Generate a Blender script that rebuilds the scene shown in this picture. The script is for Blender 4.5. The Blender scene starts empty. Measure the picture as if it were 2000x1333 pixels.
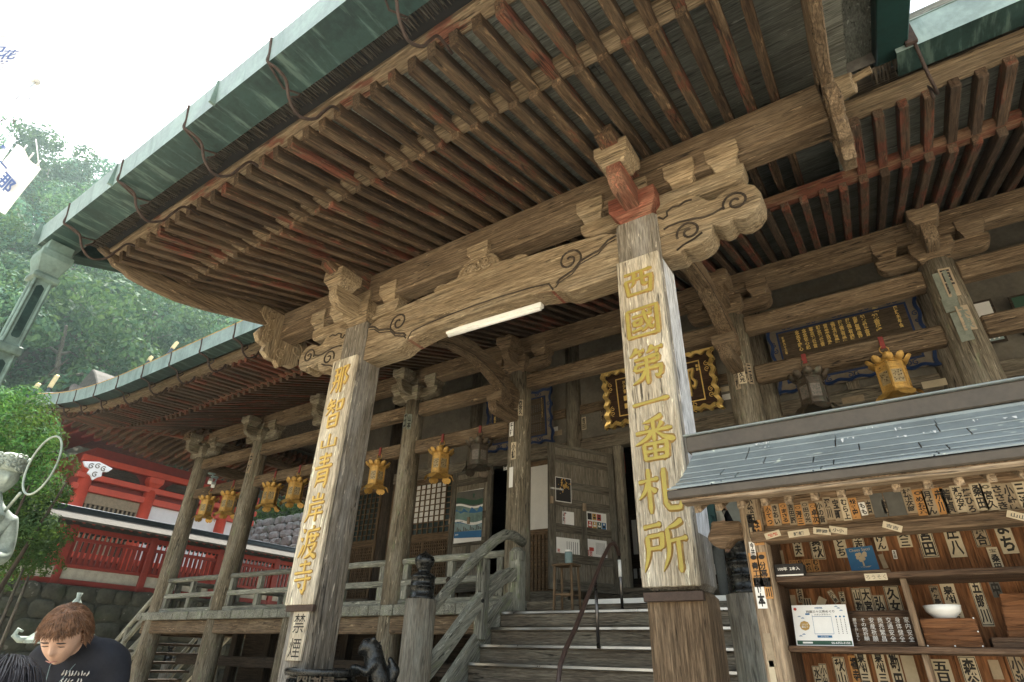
import bpy, bmesh, math, random
from mathutils import Vector, Matrix, noise as mnoise
R = math.radians
SC = bpy.context.scene
COL = SC.collection
random.seed(7)

# ------------------------------------------------------------------ camera
EYE = 1.5
FPX = 1107.92
RC = [[0.8338851827706724, 0.5513496592327398, 0.02547656215944602],
      [-0.25181451770925845, 0.4211181885405033, -0.8713489082745319],
      [-0.4911465673568085, 0.7201895754204629, 0.4900020661480084]]
cd = bpy.data.cameras.new('camera')
cam = bpy.data.objects.new('camera', cd)
COL.objects.link(cam)
cd.sensor_width = 36.0
cd.sensor_fit = 'HORIZONTAL'
cd.lens = FPX / 2000 * 36
cd.clip_start = 0.05
cd.clip_end = 3000
rx, ry, rz = [Vector(r) for r in RC]
cam.matrix_world = Matrix((
    (rx.x, -ry.x, -rz.x, 0), (rx.y, -ry.y, -rz.y, 0), (rx.z, -ry.z, -rz.z, EYE), (0, 0, 0, 1)))
SC.camera = cam

# ------------------------------------------------------------------ light
SUN_EL, SUN_AZ = R(66), R(62)            # azimuth: degrees left of +Y (behind the hall)
w = bpy.data.worlds.new('World')
SC.world = w
w.use_nodes = True
wn = w.node_tree
bg = wn.nodes['Background']
sky = wn.nodes.new('ShaderNodeTexSky')
sky.sky_type = 'NISHITA'
sky.sun_disc = False
sky.sun_elevation = SUN_EL
sky.sun_rotation = -SUN_AZ
sky.air_density = 1.3
sky.dust_density = 3.0
sky.ozone_density = 1.0
hsv = wn.nodes.new('ShaderNodeHueSaturation')          # a white, hazy summer sky
hsv.inputs['Saturation'].default_value = 0.42
wn.links.new(sky.outputs[0], hsv.inputs['Color'])
wn.links.new(hsv.outputs[0], bg.inputs[0])
bg.inputs[1].default_value = 0.15
sd = bpy.data.lights.new('sun', 'SUN')
sd.energy = 5.0
sd.angle = R(0.6)
sd.color = (1.0, 0.93, 0.82)
sun = bpy.data.objects.new('sun', sd)
COL.objects.link(sun)
sdir = Vector((-math.sin(SUN_AZ) * math.cos(SUN_EL), math.cos(SUN_AZ) * math.cos(SUN_EL), math.sin(SUN_EL)))
sun.rotation_euler = sdir.to_track_quat('Z', 'Y').to_euler()
sun.location = sdir * 60
SC.view_settings.view_transform = 'Standard'
SC.view_settings.look = 'None'
SC.view_settings.exposure = 1.68
SC.view_settings.gamma = 1.0
SC.cycles.use_denoising = True
SC.cycles.max_bounces = 8
SC.cycles.diffuse_bounces = 5
SC.cycles.sample_clamp_indirect = 8

# ------------------------------------------------------------------ where a line of sight meets a plane
def ray(px, py):
    a, b = (px - 1000) / FPX, (py - 666.5) / FPX
    return rx * a + ry * b + rz
def at(px, py, Y=None, X=None, Z=None, D=None):
    d = ray(px, py)
    if Y is not None: t = Y / d.y
    elif X is not None: t = X / d.x
    elif Z is not None: t = (Z - EYE) / d.z
    else: t = D
    return Vector((0, 0, EYE)) + d * t

# ------------------------------------------------------------------ mesh builder
def smooth_path(pts, n=5):
    pts = [Vector(p) for p in pts]
    q = [pts[0] * 2 - pts[1]] + pts + [pts[-1] * 2 - pts[-2]]; out = []
    for i in range(1, len(q) - 2):
        a, b, c, d = q[i - 1:i + 3]
        for j in range(n):
            t = j / n; out.append(.5 * ((2 * b) + (c - a) * t + (2 * a - 5 * b + 4 * c - d) * t * t + (3 * b - a - 3 * c + d) * t ** 3))
    return out + [pts[-1]]
class MB:
    """collects primitives; build() links them as ONE mesh object.  Every vertex carries
    'g', a coordinate that runs along the grain of its own piece of timber."""
    def __init__(s, bev=0.0, seg=1):
        s.v, s.f, s.g, s.mi, s.sm = [], [], [], [], []
        s.bev, s.seg = bev, seg
    def add(s, verts, faces, ax=(1, 0, 0), mi=0, smooth=False, bev=None, jit=True):
        bev = s.bev if bev is None else bev
        verts = [Vector(v) for v in verts]
        if bev > 0:
            bm = bmesh.new()
            vs = [bm.verts.new(v) for v in verts]
            for f in faces:
                try: bm.faces.new([vs[i] for i in f])
                except ValueError: pass
            bm.normal_update()
            es = [e for e in bm.edges if len(e.link_faces) == 2 and e.calc_face_angle(0) > R(28)]
            bmesh.ops.bevel(bm, geom=es, offset=bev, segments=s.seg, affect='EDGES', clamp_overlap=True, profile=0.6)
            bm.verts.index_update()
            verts = [v.co.copy() for v in bm.verts]
            faces = [[v.index for v in f.verts] for f in bm.faces]
            bm.free()
        n = len(s.v)
        a = Vector(ax).normalized()
        b = a.orthogonal().normalized() if abs(a.z) > .9 or abs(a.x) < .2 and abs(a.y) < .2 else a.cross(Vector((0, 0, 1))).normalized()
        c = a.cross(b)
        o = Vector((random.uniform(0, 40), random.uniform(0, 40), random.uniform(0, 40))) if jit else Vector()
        for v in verts:
            s.v.append(v); s.g.append((v.dot(a) + o.x, v.dot(b) + o.y, v.dot(c) + o.z))
        for f in faces:
            s.f.append([i + n for i in f]); s.mi.append(mi); s.sm.append(smooth)
    def box(s, x0, x1, y0, y1, z0, z1, ax='x', **k):
        v = [(x, y, z) for x in (x0, x1) for y in (y0, y1) for z in (z0, z1)]
        f = [(0, 1, 3, 2), (4, 6, 7, 5), (0, 4, 5, 1), (2, 3, 7, 6), (0, 2, 6, 4), (1, 5, 7, 3)]
        s.add(v, f, {'x': (1, 0, 0), 'y': (0, 1, 0), 'z': (0, 0, 1)}[ax], **k)
    def beam(s, p0, p1, w, h, up=(0, 0, 1), taper=1.0, **k):
        p0, p1 = Vector(p0), Vector(p1)
        d = (p1 - p0).normalized()
        sd_ = d.cross(Vector(up)).normalized(); u = sd_.cross(d)
        v = []
        for p, t in ((p0, 1.0), (p1, taper)):
            for a in (-1, 1):
                for b in (-1, 1): v.append(p + sd_ * a * w / 2 * t + u * b * h / 2 * t)
        f = [(0, 1, 3, 2), (4, 6, 7, 5), (0, 4, 5, 1), (2, 3, 7, 6), (0, 2, 6, 4), (1, 5, 7, 3)]
        s.add(v, f, d, **k)
    def prism(s, pts, to3, t0, t1, ax=(1, 0, 0), **k):
        n = len(pts)
        v = [to3(a, b, t0) for a, b in pts] + [to3(a, b, t1) for a, b in pts]
        f = [list(range(n))[::-1], list(range(n, 2 * n))]
        for i in range(n):
            j = (i + 1) % n
            f.append((i, j, j + n, i + n))
        s.add(v, f, ax, **k)
    def cyl(s, p0, p1, r0, r1=None, n=16, cap=True, smooth=True, wob=0, **k):
        r1 = r0 if r1 is None else r1
        p0, p1 = Vector(p0), Vector(p1)
        d = (p1 - p0).normalized(); a = d.orthogonal().normalized(); b = d.cross(a)
        v = []
        for p, r in ((p0, r0), (p1, r1)):
            for i in range(n):
                t = 2 * math.pi * i / n
                v.append(p + (a * math.cos(t) + b * math.sin(t)) * r)
        f = [(i, (i + 1) % n, (i + 1) % n + n, i + n) for i in range(n)]
        k.setdefault('ax', d); k['bev'] = 0
        s.add(v, f, smooth=smooth, **k)
        if cap:
            ca = [list(range(n))[::-1], list(range(n, 2 * n))]
            s.add(v, ca, smooth=False, **k)
    def lathe(s, prof, c, n=20, smooth=True, **k):
        c = Vector(c); v = []; f = []
        for r, z in prof:
            for i in range(n):
                t = 2 * math.pi * i / n
                v.append(c + Vector((math.cos(t) * r, math.sin(t) * r, z)))
        for j in range(len(prof) - 1):
            for i in range(n):
                i2 = (i + 1) % n
                f.append((j * n + i, j * n + i2, j * n + n + i2, j * n + n + i))
        if prof[0][0] > 1e-4: f.append(list(range(n))[::-1])
        if prof[-1][0] > 1e-4: f.append(list(range((len(prof) - 1) * n, len(prof) * n)))
        k['bev'] = 0; k.setdefault('ax', (0, 0, 1))
        s.add(v, f, smooth=smooth, **k)
    def tube(s, path, r, n=8, smooth=True, cap=True, **k):
        path = [Vector(p) for p in path]
        rs = r if isinstance(r, (list, tuple)) else [r] * len(path)
        v = []; f = []
        a = None
        for i, p in enumerate(path):
            d = (path[min(i + 1, len(path) - 1)] - path[max(i - 1, 0)])
            if d.length < 1e-9: d = Vector((0, 0, 1))
            d.normalize()
            a = d.orthogonal().normalized() if a is None else (a - d * a.dot(d)).normalized()
            b = d.cross(a)
            for j in range(n):
                t = 2 * math.pi * j / n
                v.append(p + (a * math.cos(t) + b * math.sin(t)) * rs[i])
        for i in range(len(path) - 1):
            for j in range(n):
                j2 = (j + 1) % n
                f.append((i * n + j, i * n + j2, i * n + n + j2, i * n + n + j))
        if cap:
            f.append(list(range(n))[::-1]); f.append(list(range((len(path) - 1) * n, len(path) * n)))
        k['bev'] = 0; k.setdefault('ax', path[-1] - path[0] if (path[-1] - path[0]).length > 1e-6 else (1, 0, 0))
        s.add(v, f, smooth=smooth, **k)
    def sweep(s, path, w, hs, up=(0, 0, 1), **k):
        """rectangular section of width w and heights hs along a path (curved timber)"""
        path = [Vector(p) for p in path]; v = []; f = []
        hs = hs if isinstance(hs, (list, tuple)) else [hs] * len(path)
        for i, p in enumerate(path):
            d = (path[min(i + 1, len(path) - 1)] - path[max(i - 1, 0)]).normalized()
            sd_ = d.cross(Vector(up)).normalized(); u = sd_.cross(d)
            for a, b in ((-1, -1), (1, -1), (1, 1), (-1, 1)): v.append(p + sd_ * a * w / 2 + u * b * hs[i] / 2)
        for i in range(len(path) - 1):
            for j in range(4):
                j2 = (j + 1) % 4
                f.append((i * 4 + j, i * 4 + j2, i * 4 + 4 + j2, i * 4 + 4 + j))
        f.append((3, 2, 1, 0)); n = len(path) * 4; f.append((n - 4, n - 3, n - 2, n - 1))
        k.setdefault('ax', path[-1] - path[0])
        s.add(v, f, **k)
    def mesh(s, name, mats, org=(0, 0, 0)):
        me = bpy.data.meshes.new(name)
        o = Vector(org)
        me.from_pydata([v - o for v in s.v], [], s.f)
        for m in (mats if isinstance(mats, (list, tuple)) else [mats]): me.materials.append(m)
        me.polygons.foreach_set('material_index', s.mi)
        me.polygons.foreach_set('use_smooth', s.sm)
        at_ = me.attributes.new('g', 'FLOAT_VECTOR', 'POINT')
        at_.data.foreach_set('vector', [c for g in s.g for c in g])
        me.update()
        return me
    def build(s, name, mats, parent=None, org=None):
        if org is None: org = wloc(parent) if parent else (0, 0, 0)
        ob = bpy.data.objects.new(name, s.mesh(name, mats, org))
        COL.objects.link(ob)
        if parent: ob.parent = parent; ob.location = Vector(org) - wloc(parent)
        else: ob.location = org
        return ob
def wloc(o):
    l = Vector()
    while o is not None:
        l = l + o.location; o = o.parent
    return l
def tag(o, label=None, cat=None, group=None, kind=None):
    if label: o['label'] = label
    if cat: o['category'] = cat
    if group: o['group'] = group
    if kind: o['kind'] = kind
    return o
def empty(name, loc=(0, 0, 0), label=None, cat=None, group=None):
    o = bpy.data.objects.new(name, None); COL.objects.link(o); o.location = loc
    o.empty_display_size = .1
    return tag(o, label, cat, group)
def copy_tree(o, parent=None):
    c = o.copy(); COL.objects.link(c)
    if parent: c.parent = parent
    for ch in list(o.children): copy_tree(ch, c)
    return c

# ------------------------------------------------------------------ writing
_dg_tmp = []
def glyphs(text, size, bold=0.0, depth=0.0, align='CENTER', space=1.0):
    """(verts, faces) of a piece of writing, centred, lying in its own x-y plane"""
    c = bpy.data.curves.new('writing', 'FONT')
    c.body = text; c.size = size; c.offset = bold * size; c.extrude = depth
    c.align_x = align; c.align_y = 'CENTER'; c.resolution_u = 2; c.space_line = space
    o = bpy.data.objects.new('writing', c); COL.objects.link(o)
    dg = bpy.context.evaluated_depsgraph_get()
    me = bpy.data.meshes.new_from_object(o.evaluated_get(dg))
    v = [x.co.copy() for x in me.vertices]; f = [list(p.vertices) for p in me.polygons]
    bpy.data.objects.remove(o); bpy.data.curves.remove(c); bpy.data.meshes.remove(me)
    if v and '\n' in text:
        ym = (max(p.y for p in v) + min(p.y for p in v)) / 2
        v = [Vector((p.x, p.y - ym, p.z)) for p in v]
    return v, f
def write(mb, text, size, o, u, vv, n=None, **k):
    """put writing on mb: origin o, reading direction u, up direction vv"""
    mi = k.pop('mi', 0); fit = k.pop('fit', None)
    v, f = glyphs(text, size, **k)
    if not v: return
    u, vv = Vector(u), Vector(vv)
    nn = u.cross(vv); o = Vector(o)
    if fit:
        w_ = max(p.x for p in v) - min(p.x for p in v); h_ = max(p.y for p in v) - min(p.y for p in v)
        sx = fit[0] / max(w_, 1e-6); sy = fit[1] / max(h_, 1e-6)
        cx = (max(p.x for p in v) + min(p.x for p in v)) / 2; cy = (max(p.y for p in v) + min(p.y for p in v)) / 2
        v = [Vector(((p.x - cx) * sx, (p.y - cy) * sy, p.z)) for p in v]
    mb.add([o + u * p.x + vv * p.y + nn * p.z for p in v], f, ax=u, mi=mi, bev=0)
# ------------------------------------------------------------------ materials
def mat(name):
    m = bpy.data.materials.new(name); m.use_nodes = True
    nt = m.node_tree
    return m, nt, nt.nodes['Principled BSDF']
def nd(nt, t, **k):
    n = nt.nodes.new(t)
    for a, b in k.items():
        if a[0] == 'i' and a[1:].isdigit():
            i = n.inputs[int(a[1:])]
            if hasattr(b, 'is_linked') or isinstance(b, bpy.types.NodeSocket): nt.links.new(b, i)
            else: i.default_value = b
        else: setattr(n, a, b)
    return n
def ramp(nt, fac, stops, interp='LINEAR'):
    n = nt.nodes.new('ShaderNodeValToRGB'); n.color_ramp.interpolation = interp
    e = n.color_ramp.elements
    while len(e) < len(stops): e.new(0.5)
    for x, (p, c) in zip(e, stops):
        x.position = p; x.color = (*c, 1) if len(c) == 3 else c
    nt.links.new(fac, n.inputs[0])
    return n.outputs[0]
def mix(nt, fac, a, b, mode='MIX'):
    n = nt.nodes.new('ShaderNodeMix'); n.data_type = 'RGBA'; n.blend_type = mode
    for s, v in ((n.inputs[0], fac), (n.inputs[6], a), (n.inputs[7], b)):
        if isinstance(v, bpy.types.NodeSocket): nt.links.new(v, s)
        elif isinstance(v, (int, float)): s.default_value = v
        else: s.default_value = (*v, 1)
    return n.outputs[2]
def mth(nt, op, a, b=None, c=None, clamp=False):
    n = nt.nodes.new('ShaderNodeMath'); n.operation = op; n.use_clamp = clamp
    for i, v in enumerate((a, b, c)):
        if v is None: continue
        if isinstance(v, bpy.types.NodeSocket): nt.links.new(v, n.inputs[i])
        else: n.inputs[i].default_value = v
    return n.outputs[0]
def noise(nt, vec, scale, detail=4, rough=.55, dist=0.0):
    n = nt.nodes.new('ShaderNodeTexNoise')
    n.inputs['Scale'].default_value = scale; n.inputs['Detail'].default_value = detail
    n.inputs['Roughness'].default_value = rough; n.inputs['Distortion'].default_value = dist
    nt.links.new(vec, n.inputs['Vector'])
    return n.outputs[0]
def stretch(nt, vec, s):
    n = nt.nodes.new('ShaderNodeMapping'); n.inputs['Scale'].default_value = s
    nt.links.new(vec, n.inputs[0]); return n.outputs[0]
def bump(nt, bs, h, strength, dist):
    n = nt.nodes.new('ShaderNodeBump'); n.inputs['Strength'].default_value = strength
    n.inputs['Distance'].default_value = dist
    nt.links.new(h, n.inputs['Height']); nt.links.new(n.outputs[0], bs.inputs['Normal'])
def sstep(nt, v, lo, hi):
    n = nt.nodes.new('ShaderNodeMapRange'); n.interpolation_type = 'SMOOTHSTEP'
    nt.links.new(v, n.inputs[0]); n.inputs[1].default_value = lo; n.inputs[2].default_value = hi
    return n.outputs[0]

def wood(name, dark, mid, light, grey=None, greyamt=.4, red=0.0, moss=0.0, rough=.8, crack=1.0, flake=0.0, vary=.25):
    m, nt, bs = mat(name)
    at_ = nd(nt, 'ShaderNodeAttribute', attribute_name='g')
    oi = nd(nt, 'ShaderNodeObjectInfo')
    sh = nd(nt, 'ShaderNodeVectorMath', operation='SCALE', i0=(13.0, 31.0, 17.0))
    nt.links.new(oi.outputs['Random'], sh.inputs['Scale'])
    ad = nd(nt, 'ShaderNodeVectorMath', operation='ADD')
    nt.links.new(at_.outputs['Vector'], ad.inputs[0]); nt.links.new(sh.outputs[0], ad.inputs[1])
    g = ad.outputs[0]
    fib = noise(nt, stretch(nt, g, (2.2, 50, 50)), 1, 6, .66, .3)
    fine = noise(nt, stretch(nt, g, (9, 170, 170)), 1, 3, .6)
    gouge = sstep(nt, noise(nt, stretch(nt, g, (7.5, 85, 85)), 1, 4, .6), .40, .56)
    pat = noise(nt, stretch(nt, g, (.9, 3.2, 3.2)), 1, 5, .6, .4)
    pat2 = noise(nt, stretch(nt, g, (2.2, 6.5, 6.5)), 1, 4, .6)
    crk = noise(nt, stretch(nt, g, (.55, 11, 11)), 1, 3, .5, .15)
    cline = sstep(nt, mth(nt, 'ABSOLUTE', mth(nt, 'SUBTRACT', crk, .47)), 0.0, .016)   # 0 in a crack
    cgate = sstep(nt, pat2, .5, .56)
    cline = mth(nt, 'MAXIMUM', cline, mth(nt, 'SUBTRACT', 1.0, mth(nt, 'MULTIPLY', cgate, crack)))
    col = ramp(nt, fib, [(.32, dark), (.5, mid), (.69, light)])
    if grey: col = mix(nt, mth(nt, 'MULTIPLY', sstep(nt, pat, .42, .66), greyamt), col, mix(nt, fib, [c * .72 for c in grey], [min(1, c * 1.25) for c in grey]))
    if red:
        rm = sstep(nt, mth(nt, 'ADD', pat2, mth(nt, 'MULTIPLY', fine, .3)), .72 - red * .3, .80 - red * .3)
        rm = mth(nt, 'MULTIPLY', rm, sstep(nt, oi.outputs['Random'], .52 - red * .5, .6 - red * .5)) if red < .9 else rm
        col = mix(nt, mth(nt, 'MULTIPLY', rm, .85), col, (.155, .050, .030))
    if moss:
        mm = sstep(nt, noise(nt, stretch(nt, g, (3, 8, 8)), 1, 6, .7), .62 - moss * .2, .70 - moss * .1)
        col = mix(nt, mth(nt, 'MULTIPLY', mm, .6), col, (.20, .24, .13))
    if flake:
        fm = sstep(nt, noise(nt, stretch(nt, g, (4, 26, 26)), 1, 5, .65), .66 - flake * .1, .70 - flake * .1)
        col = mix(nt, mth(nt, 'MULTIPLY', fm, .7), col, [min(1, c * 1.9) for c in light])
    v1 = mth(nt, 'MULTIPLY', mth(nt, 'MULTIPLY_ADD', fine, .9, .55), mth(nt, 'MULTIPLY_ADD', gouge, .34, .72))
    v2 = mth(nt, 'MULTIPLY_ADD', pat, 1.0, .5)
    v3 = mth(nt, 'MULTIPLY_ADD', oi.outputs['Random'], vary, 1 - vary / 2)
    vv = mth(nt, 'MULTIPLY', mth(nt, 'MULTIPLY', v1, v2), mth(nt, 'MULTIPLY', v3, mth(nt, 'MULTIPLY_ADD', cline, .82, .18)))
    col = mix(nt, 1.0, col, nd(nt, 'ShaderNodeCombineColor', i0=vv, i1=vv, i2=vv).outputs[0], 'MULTIPLY')
    nt.links.new(col, bs.inputs['Base Color'])
    bs.inputs['Roughness'].default_value = rough
    bs.inputs['Specular IOR Level'].default_value = .3
    h = mth(nt, 'ADD', mth(nt, 'ADD', mth(nt, 'MULTIPLY_ADD', fine, .35, fib), mth(nt, 'MULTIPLY', gouge, .4)), mth(nt, 'MULTIPLY', cline, .9))
    bump(nt, bs, h, .9, .010)
    return m

def plain(name, col, rough=.6, metal=0.0, var=.2, scale=6, bmp=0.0, spec=.4, coord='Object', spots=None, stain=None):
    m, nt, bs = mat(name)
    tc = nd(nt, 'ShaderNodeTexCoord')
    p = tc.outputs[coord]
    n1 = noise(nt, p, scale, 5, .6)
    n2 = noise(nt, p, scale * 7, 3, .6)
    f = mth(nt, 'ADD', mth(nt, 'MULTIPLY', n1, 1.4), mth(nt, 'MULTIPLY', n2, .6))
    c = mix(nt, sstep(nt, f, .6, 1.4), [x * (1 - var) for x in col], [min(1, x * (1 + var)) for x in col])
    if stain: c = mix(nt, mth(nt, 'MULTIPLY', sstep(nt, noise(nt, stretch(nt, p, stain[1]), 1, 5, .65), .5, .68), stain[2]), c, stain[0])
    if spots: c = mix(nt, sstep(nt, noise(nt, p, spots[1], 2, .5), spots[2], spots[2] + .03), c, spots[0])
    nt.links.new(c, bs.inputs['Base Color'])
    bs.inputs['Roughness'].default_value = rough; bs.inputs['Metallic'].default_value = metal
    bs.inputs['Specular IOR Level'].default_value = spec
    nt.links.new(mth(nt, 'MULTIPLY_ADD', n1, .35, rough - .17), bs.inputs['Roughness'])
    if bmp: bump(nt, bs, f, .6, bmp)
    return m
def leafmat(name, a, b, c, trans=.35):
    m, nt, bs = mat(name)
    oi = nd(nt, 'ShaderNodeObjectInfo'); ge = nd(nt, 'ShaderNodeNewGeometry')
    tc = nd(nt, 'ShaderNodeTexCoord')
    n1 = noise(nt, tc.outputs['Object'], 1.3, 3, .6)
    f = mth(nt, 'ADD', mth(nt, 'MULTIPLY', ge.outputs['Random Per Island'], .6), mth(nt, 'MULTIPLY', n1, .5))
    col = ramp(nt, f, [(.2, a), (.5, b), (.85, c)])
    hs = nd(nt, 'ShaderNodeHueSaturation', i4=col)
    nt.links.new(mth(nt, 'MULTIPLY_ADD', oi.outputs['Random'], .07, .465), hs.inputs[0])
    nt.links.new(mth(nt, 'MULTIPLY_ADD', oi.outputs['Random'], 1.05, .5), hs.inputs[2])
    col = hs.outputs[0]
    nt.links.new(col, bs.inputs['Base Color'])
    bs.inputs['Roughness'].default_value = .75; bs.inputs['Specular IOR Level'].default_value = .15
    tr = nd(nt, 'ShaderNodeBsdfTranslucent'); nt.links.new(mix(nt, .5, col, (.16, .24, .03)), tr.inputs[0])
    ms = nd(nt, 'ShaderNodeMixShader', i0=trans)
    nt.links.new(bs.outputs[0], ms.inputs[1]); nt.links.new(tr.outputs[0], ms.inputs[2])
    out = nt.nodes['Material Output']; nt.links.new(ms.outputs[0], out.inputs[0])
    return m

M = {}
M['column'] = wood('weathered_column_wood', (.062, .050, .032), (.175, .146, .098), (.30, .268, .195), grey=(.25, .235, .185), greyamt=.6, moss=.25, flake=.3)
M['pillar'] = wood('silvered_pillar_wood', (.09, .076, .058), (.215, .19, .148), (.34, .31, .255), grey=(.28, .275, .255), greyamt=.75, flake=.5)
M['beam'] = wood('weathered_beam_wood', (.054, .036, .020), (.152, .106, .062), (.255, .19, .118), grey=(.20, .158, .108), greyamt=.45, flake=.3)
M['carved'] = wood('carved_cypress_wood', (.12, .086, .050), (.29, .216, .128), (.42, .335, .212), grey=(.325, .28, .195), greyamt=.5, crack=.7, flake=.2)
M['rafter'] = wood('smoke_brown_rafter_wood', (.028, .017, .009), (.084, .053, .029), (.168, .112, .064), grey=(.125, .095, .062), greyamt=.5, red=.10, flake=.5, vary=.5)
M['redrafter'] = wood('rafter_wood_with_red_paint', (.028, .018, .011), (.080, .050, .031), (.135, .092, .060), grey=(.10, .083, .062), greyamt=.4, red=.27, flake=.3, vary=.5)
M['board'] = wood('grey_soffit_board_wood', (.09, .095, .08), (.175, .185, .16), (.25, .27, .24), grey=(.21, .23, .205), greyamt=.8, flake=.3)
M['batten'] = wood('pale_batten_wood', (.08, .058, .036), (.20, .15, .092), (.30, .235, .15), greyamt=.2, grey=(.26, .21, .15), red=.06)
M['redbatten'] = wood('batten_wood_with_red_paint', (.10, .062, .038), (.22, .125, .075), (.30, .20, .125), red=.5)
M['vermilion'] = wood('worn_vermilion_wood', (.12, .042, .028), (.21, .064, .040), (.27, .10, .065), grey=(.27, .20, .13), greyamt=.55, flake=.7, crack=.6)
M['deck'] = wood('grey_green_deck_wood', (.10, .10, .085), (.23, .235, .195), (.36, .36, .30), grey=(.28, .29, .24), greyamt=.8, moss=.4, flake=.4)
M['step'] = wood('worn_step_wood', (.075, .062, .045), (.18, .153, .113), (.28, .24, .18), grey=(.21, .20, .155), greyamt=.6)
M['door'] = wood('dull_door_wood', (.055, .045, .034), (.13, .115, .085), (.20, .18, .14), grey=(.15, .15, .125), greyamt=.6, crack=.4)
M['doorpanel'] = wood('pale_door_panel_wood', (.10, .085, .06), (.21, .185, .14), (.29, .26, .20), grey=(.2, .19, .16), greyamt=.5, crack=.3)
M['lattice'] = wood('brown_lattice_wood', (.06, .04, .022), (.15, .10, .055), (.23, .165, .10), crack=.2)
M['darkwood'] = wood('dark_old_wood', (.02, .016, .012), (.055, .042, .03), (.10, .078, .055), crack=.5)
M['booth'] = wood('red_brown_cedar_board', (.12, .052, .021), (.20, .088, .036), (.26, .122, .052), crack=.5, vary=.15)
M['boothpost'] = wood('pale_booth_post_wood', (.17, .12, .075), (.33, .25, .165), (.46, .37, .26), crack=.6)
M['boothframe'] = wood('brown_booth_frame_wood', (.10, .065, .038), (.22, .15, .09), (.32, .23, .15), crack=.5)
M['shelf'] = wood('dark_shelf_wood', (.05, .03, .018), (.115, .07, .042), (.17, .115, .075), crack=.3)
M['plank'] = wood('plaque_wood', (.36, .31, .22), (.50, .44, .33), (.60, .54, .42), grey=(.54, .51, .42), greyamt=.75, crack=.9, flake=.6)
M['newel'] = wood('newel_post_wood', (.17, .145, .105), (.29, .26, .20), (.37, .34, .275), grey=(.27, .29, .25), greyamt=.5, crack=.5)
M['bark'] = wood('cypress_bark', (.03, .024, .018), (.105, .088, .066), (.22, .19, .15), crack=.3, vary=.4)
M['oldplaster'] = plain('grey_plaster', (.145, .135, .11), .85, var=.3, scale=2.5, stain=((.12, .10, .07), (1.5, 1.5, 1.5), .6))
M['white'] = plain('white_plaster', (.80, .80, .80), .8, var=.04)
M['shoji'] = plain('shoji_paper', (.62, .62, .58), .9, var=.05)
M['paper'] = plain('aged_paper', (.50, .43, .30), .85, var=.12, scale=9)
M['paperold'] = plain('darkened_paper', (.30, .24, .16), .85, var=.2, scale=9)
M['paperorange'] = plain('orange_paper', (.44, .23, .08), .85, var=.15, scale=9)
M['paperwhite'] = plain('white_paper', (.74, .74, .70), .6, var=.05)
M['ink'] = plain('black_ink', (.022, .02, .018), .8, var=.1)
M['slipgreen'] = plain('grey_green_stain', (.165, .185, .15), .9, var=.25, scale=9)
M['pillarbrown'] = wood('brown_split_pillar_wood', (.07, .048, .028), (.19, .132, .08), (.31, .225, .14), grey=(.22, .18, .125), greyamt=.3, crack=1.0)
M['skylit_paint'] = wood('painted_skylit_wood', (.42, .44, .46), (.76, .80, .84), (.88, .90, .92), grey=(.80, .85, .89), greyamt=.8, crack=1.0)
M['inkgrey'] = plain('faded_ink', (.10, .10, .09), .85, var=.2)
M['inkwhite'] = plain('white_ink', (.72, .70, .64), .8, var=.05)
M['inkred'] = plain('red_ink', (.42, .06, .04), .8, var=.1)
M['inkblue'] = plain('blue_ink', (.03, .13, .28), .7, var=.1)
M['inkgreen'] = plain('dark_green_ink', (.03, .08, .05), .7, var=.1)
M['gold'] = plain('gold_leaf', (.74, .58, .22), .36, metal=.65, var=.12, scale=14, bmp=.002)
M['goldolive'] = plain('olive_gold_leaf', (.40, .325, .075), .5, metal=.3, var=.12, scale=14)
M['goldframe'] = plain('gilt_frame', (.80, .58, .20), .3, metal=.5, var=.15, scale=14)
M['goldedge'] = plain('worn_gilt_edge', (.34, .22, .07), .55, metal=.15, var=.3, scale=30)
M['goldyellow'] = plain('yellow_gold_leaf', (.68, .48, .13), .48, metal=.3, var=.14, scale=18)
M['goldpale'] = plain('pale_gilt', (.72, .60, .32), .5, metal=.3, var=.1)
M['fenceroof'] = plain('mossy_bark_fence_roof', (.070, .066, .056), .9, var=.5, scale=5, bmp=.01)
M['goldtext'] = plain('gold_paint', (.86, .62, .20), .5, metal=.1, var=.12, scale=14)
M['goldmatt'] = plain('gilded_bronze', (.50, .31, .085), .5, metal=.45, var=.3, scale=9, bmp=.002, stain=((.22, .12, .04), (9, 9, 3), .55))
M['goldbright'] = plain('polished_gold', (.86, .68, .30), .26, metal=.9, var=.1)
M['bronze'] = plain('black_bronze', (.048, .050, .048), .28, metal=.75, var=.4, scale=20, bmp=.004)
M['bronzelantern'] = plain('dull_bronze', (.085, .068, .05), .5, metal=.5, var=.4, scale=12, stain=((.10, .12, .09), (8, 8, 3), .6))
M['patina'] = plain('green_copper_patina', (.155, .235, .21), .5, metal=.2, var=.25, scale=3.5, bmp=.003, stain=((.06, .085, .07), (2.5, 2.5, 2.5), .7))
M['patinalight'] = plain('pale_copper_patina', (.22, .305, .305), .5, metal=.15, var=.25, scale=3, stain=((.13, .20, .19), (7, 7, .8), .75))
M['patinadark'] = plain('dark_copper_patina', (.020, .046, .042), .45, metal=.3, var=.4, scale=3, stain=((.20, .30, .26), (14, 2.0, 2.0), .35))
M['patinadeep'] = plain('deep_teal_copper', (.012, .048, .046), .45, metal=.3, var=.3, scale=3)
M['statue'] = plain('verdigris_bronze', (.30, .36, .32), .6, metal=.1, var=.3, scale=8, stain=((.14, .19, .16), (5, 5, 2), .6))
M['rust'] = plain('rusty_iron', (.05, .034, .028), .75, metal=.2, var=.4, scale=30, bmp=.003)
M['iron'] = plain('brown_iron', (.075, .052, .04), .55, metal=.4, var=.3, scale=15)
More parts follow.
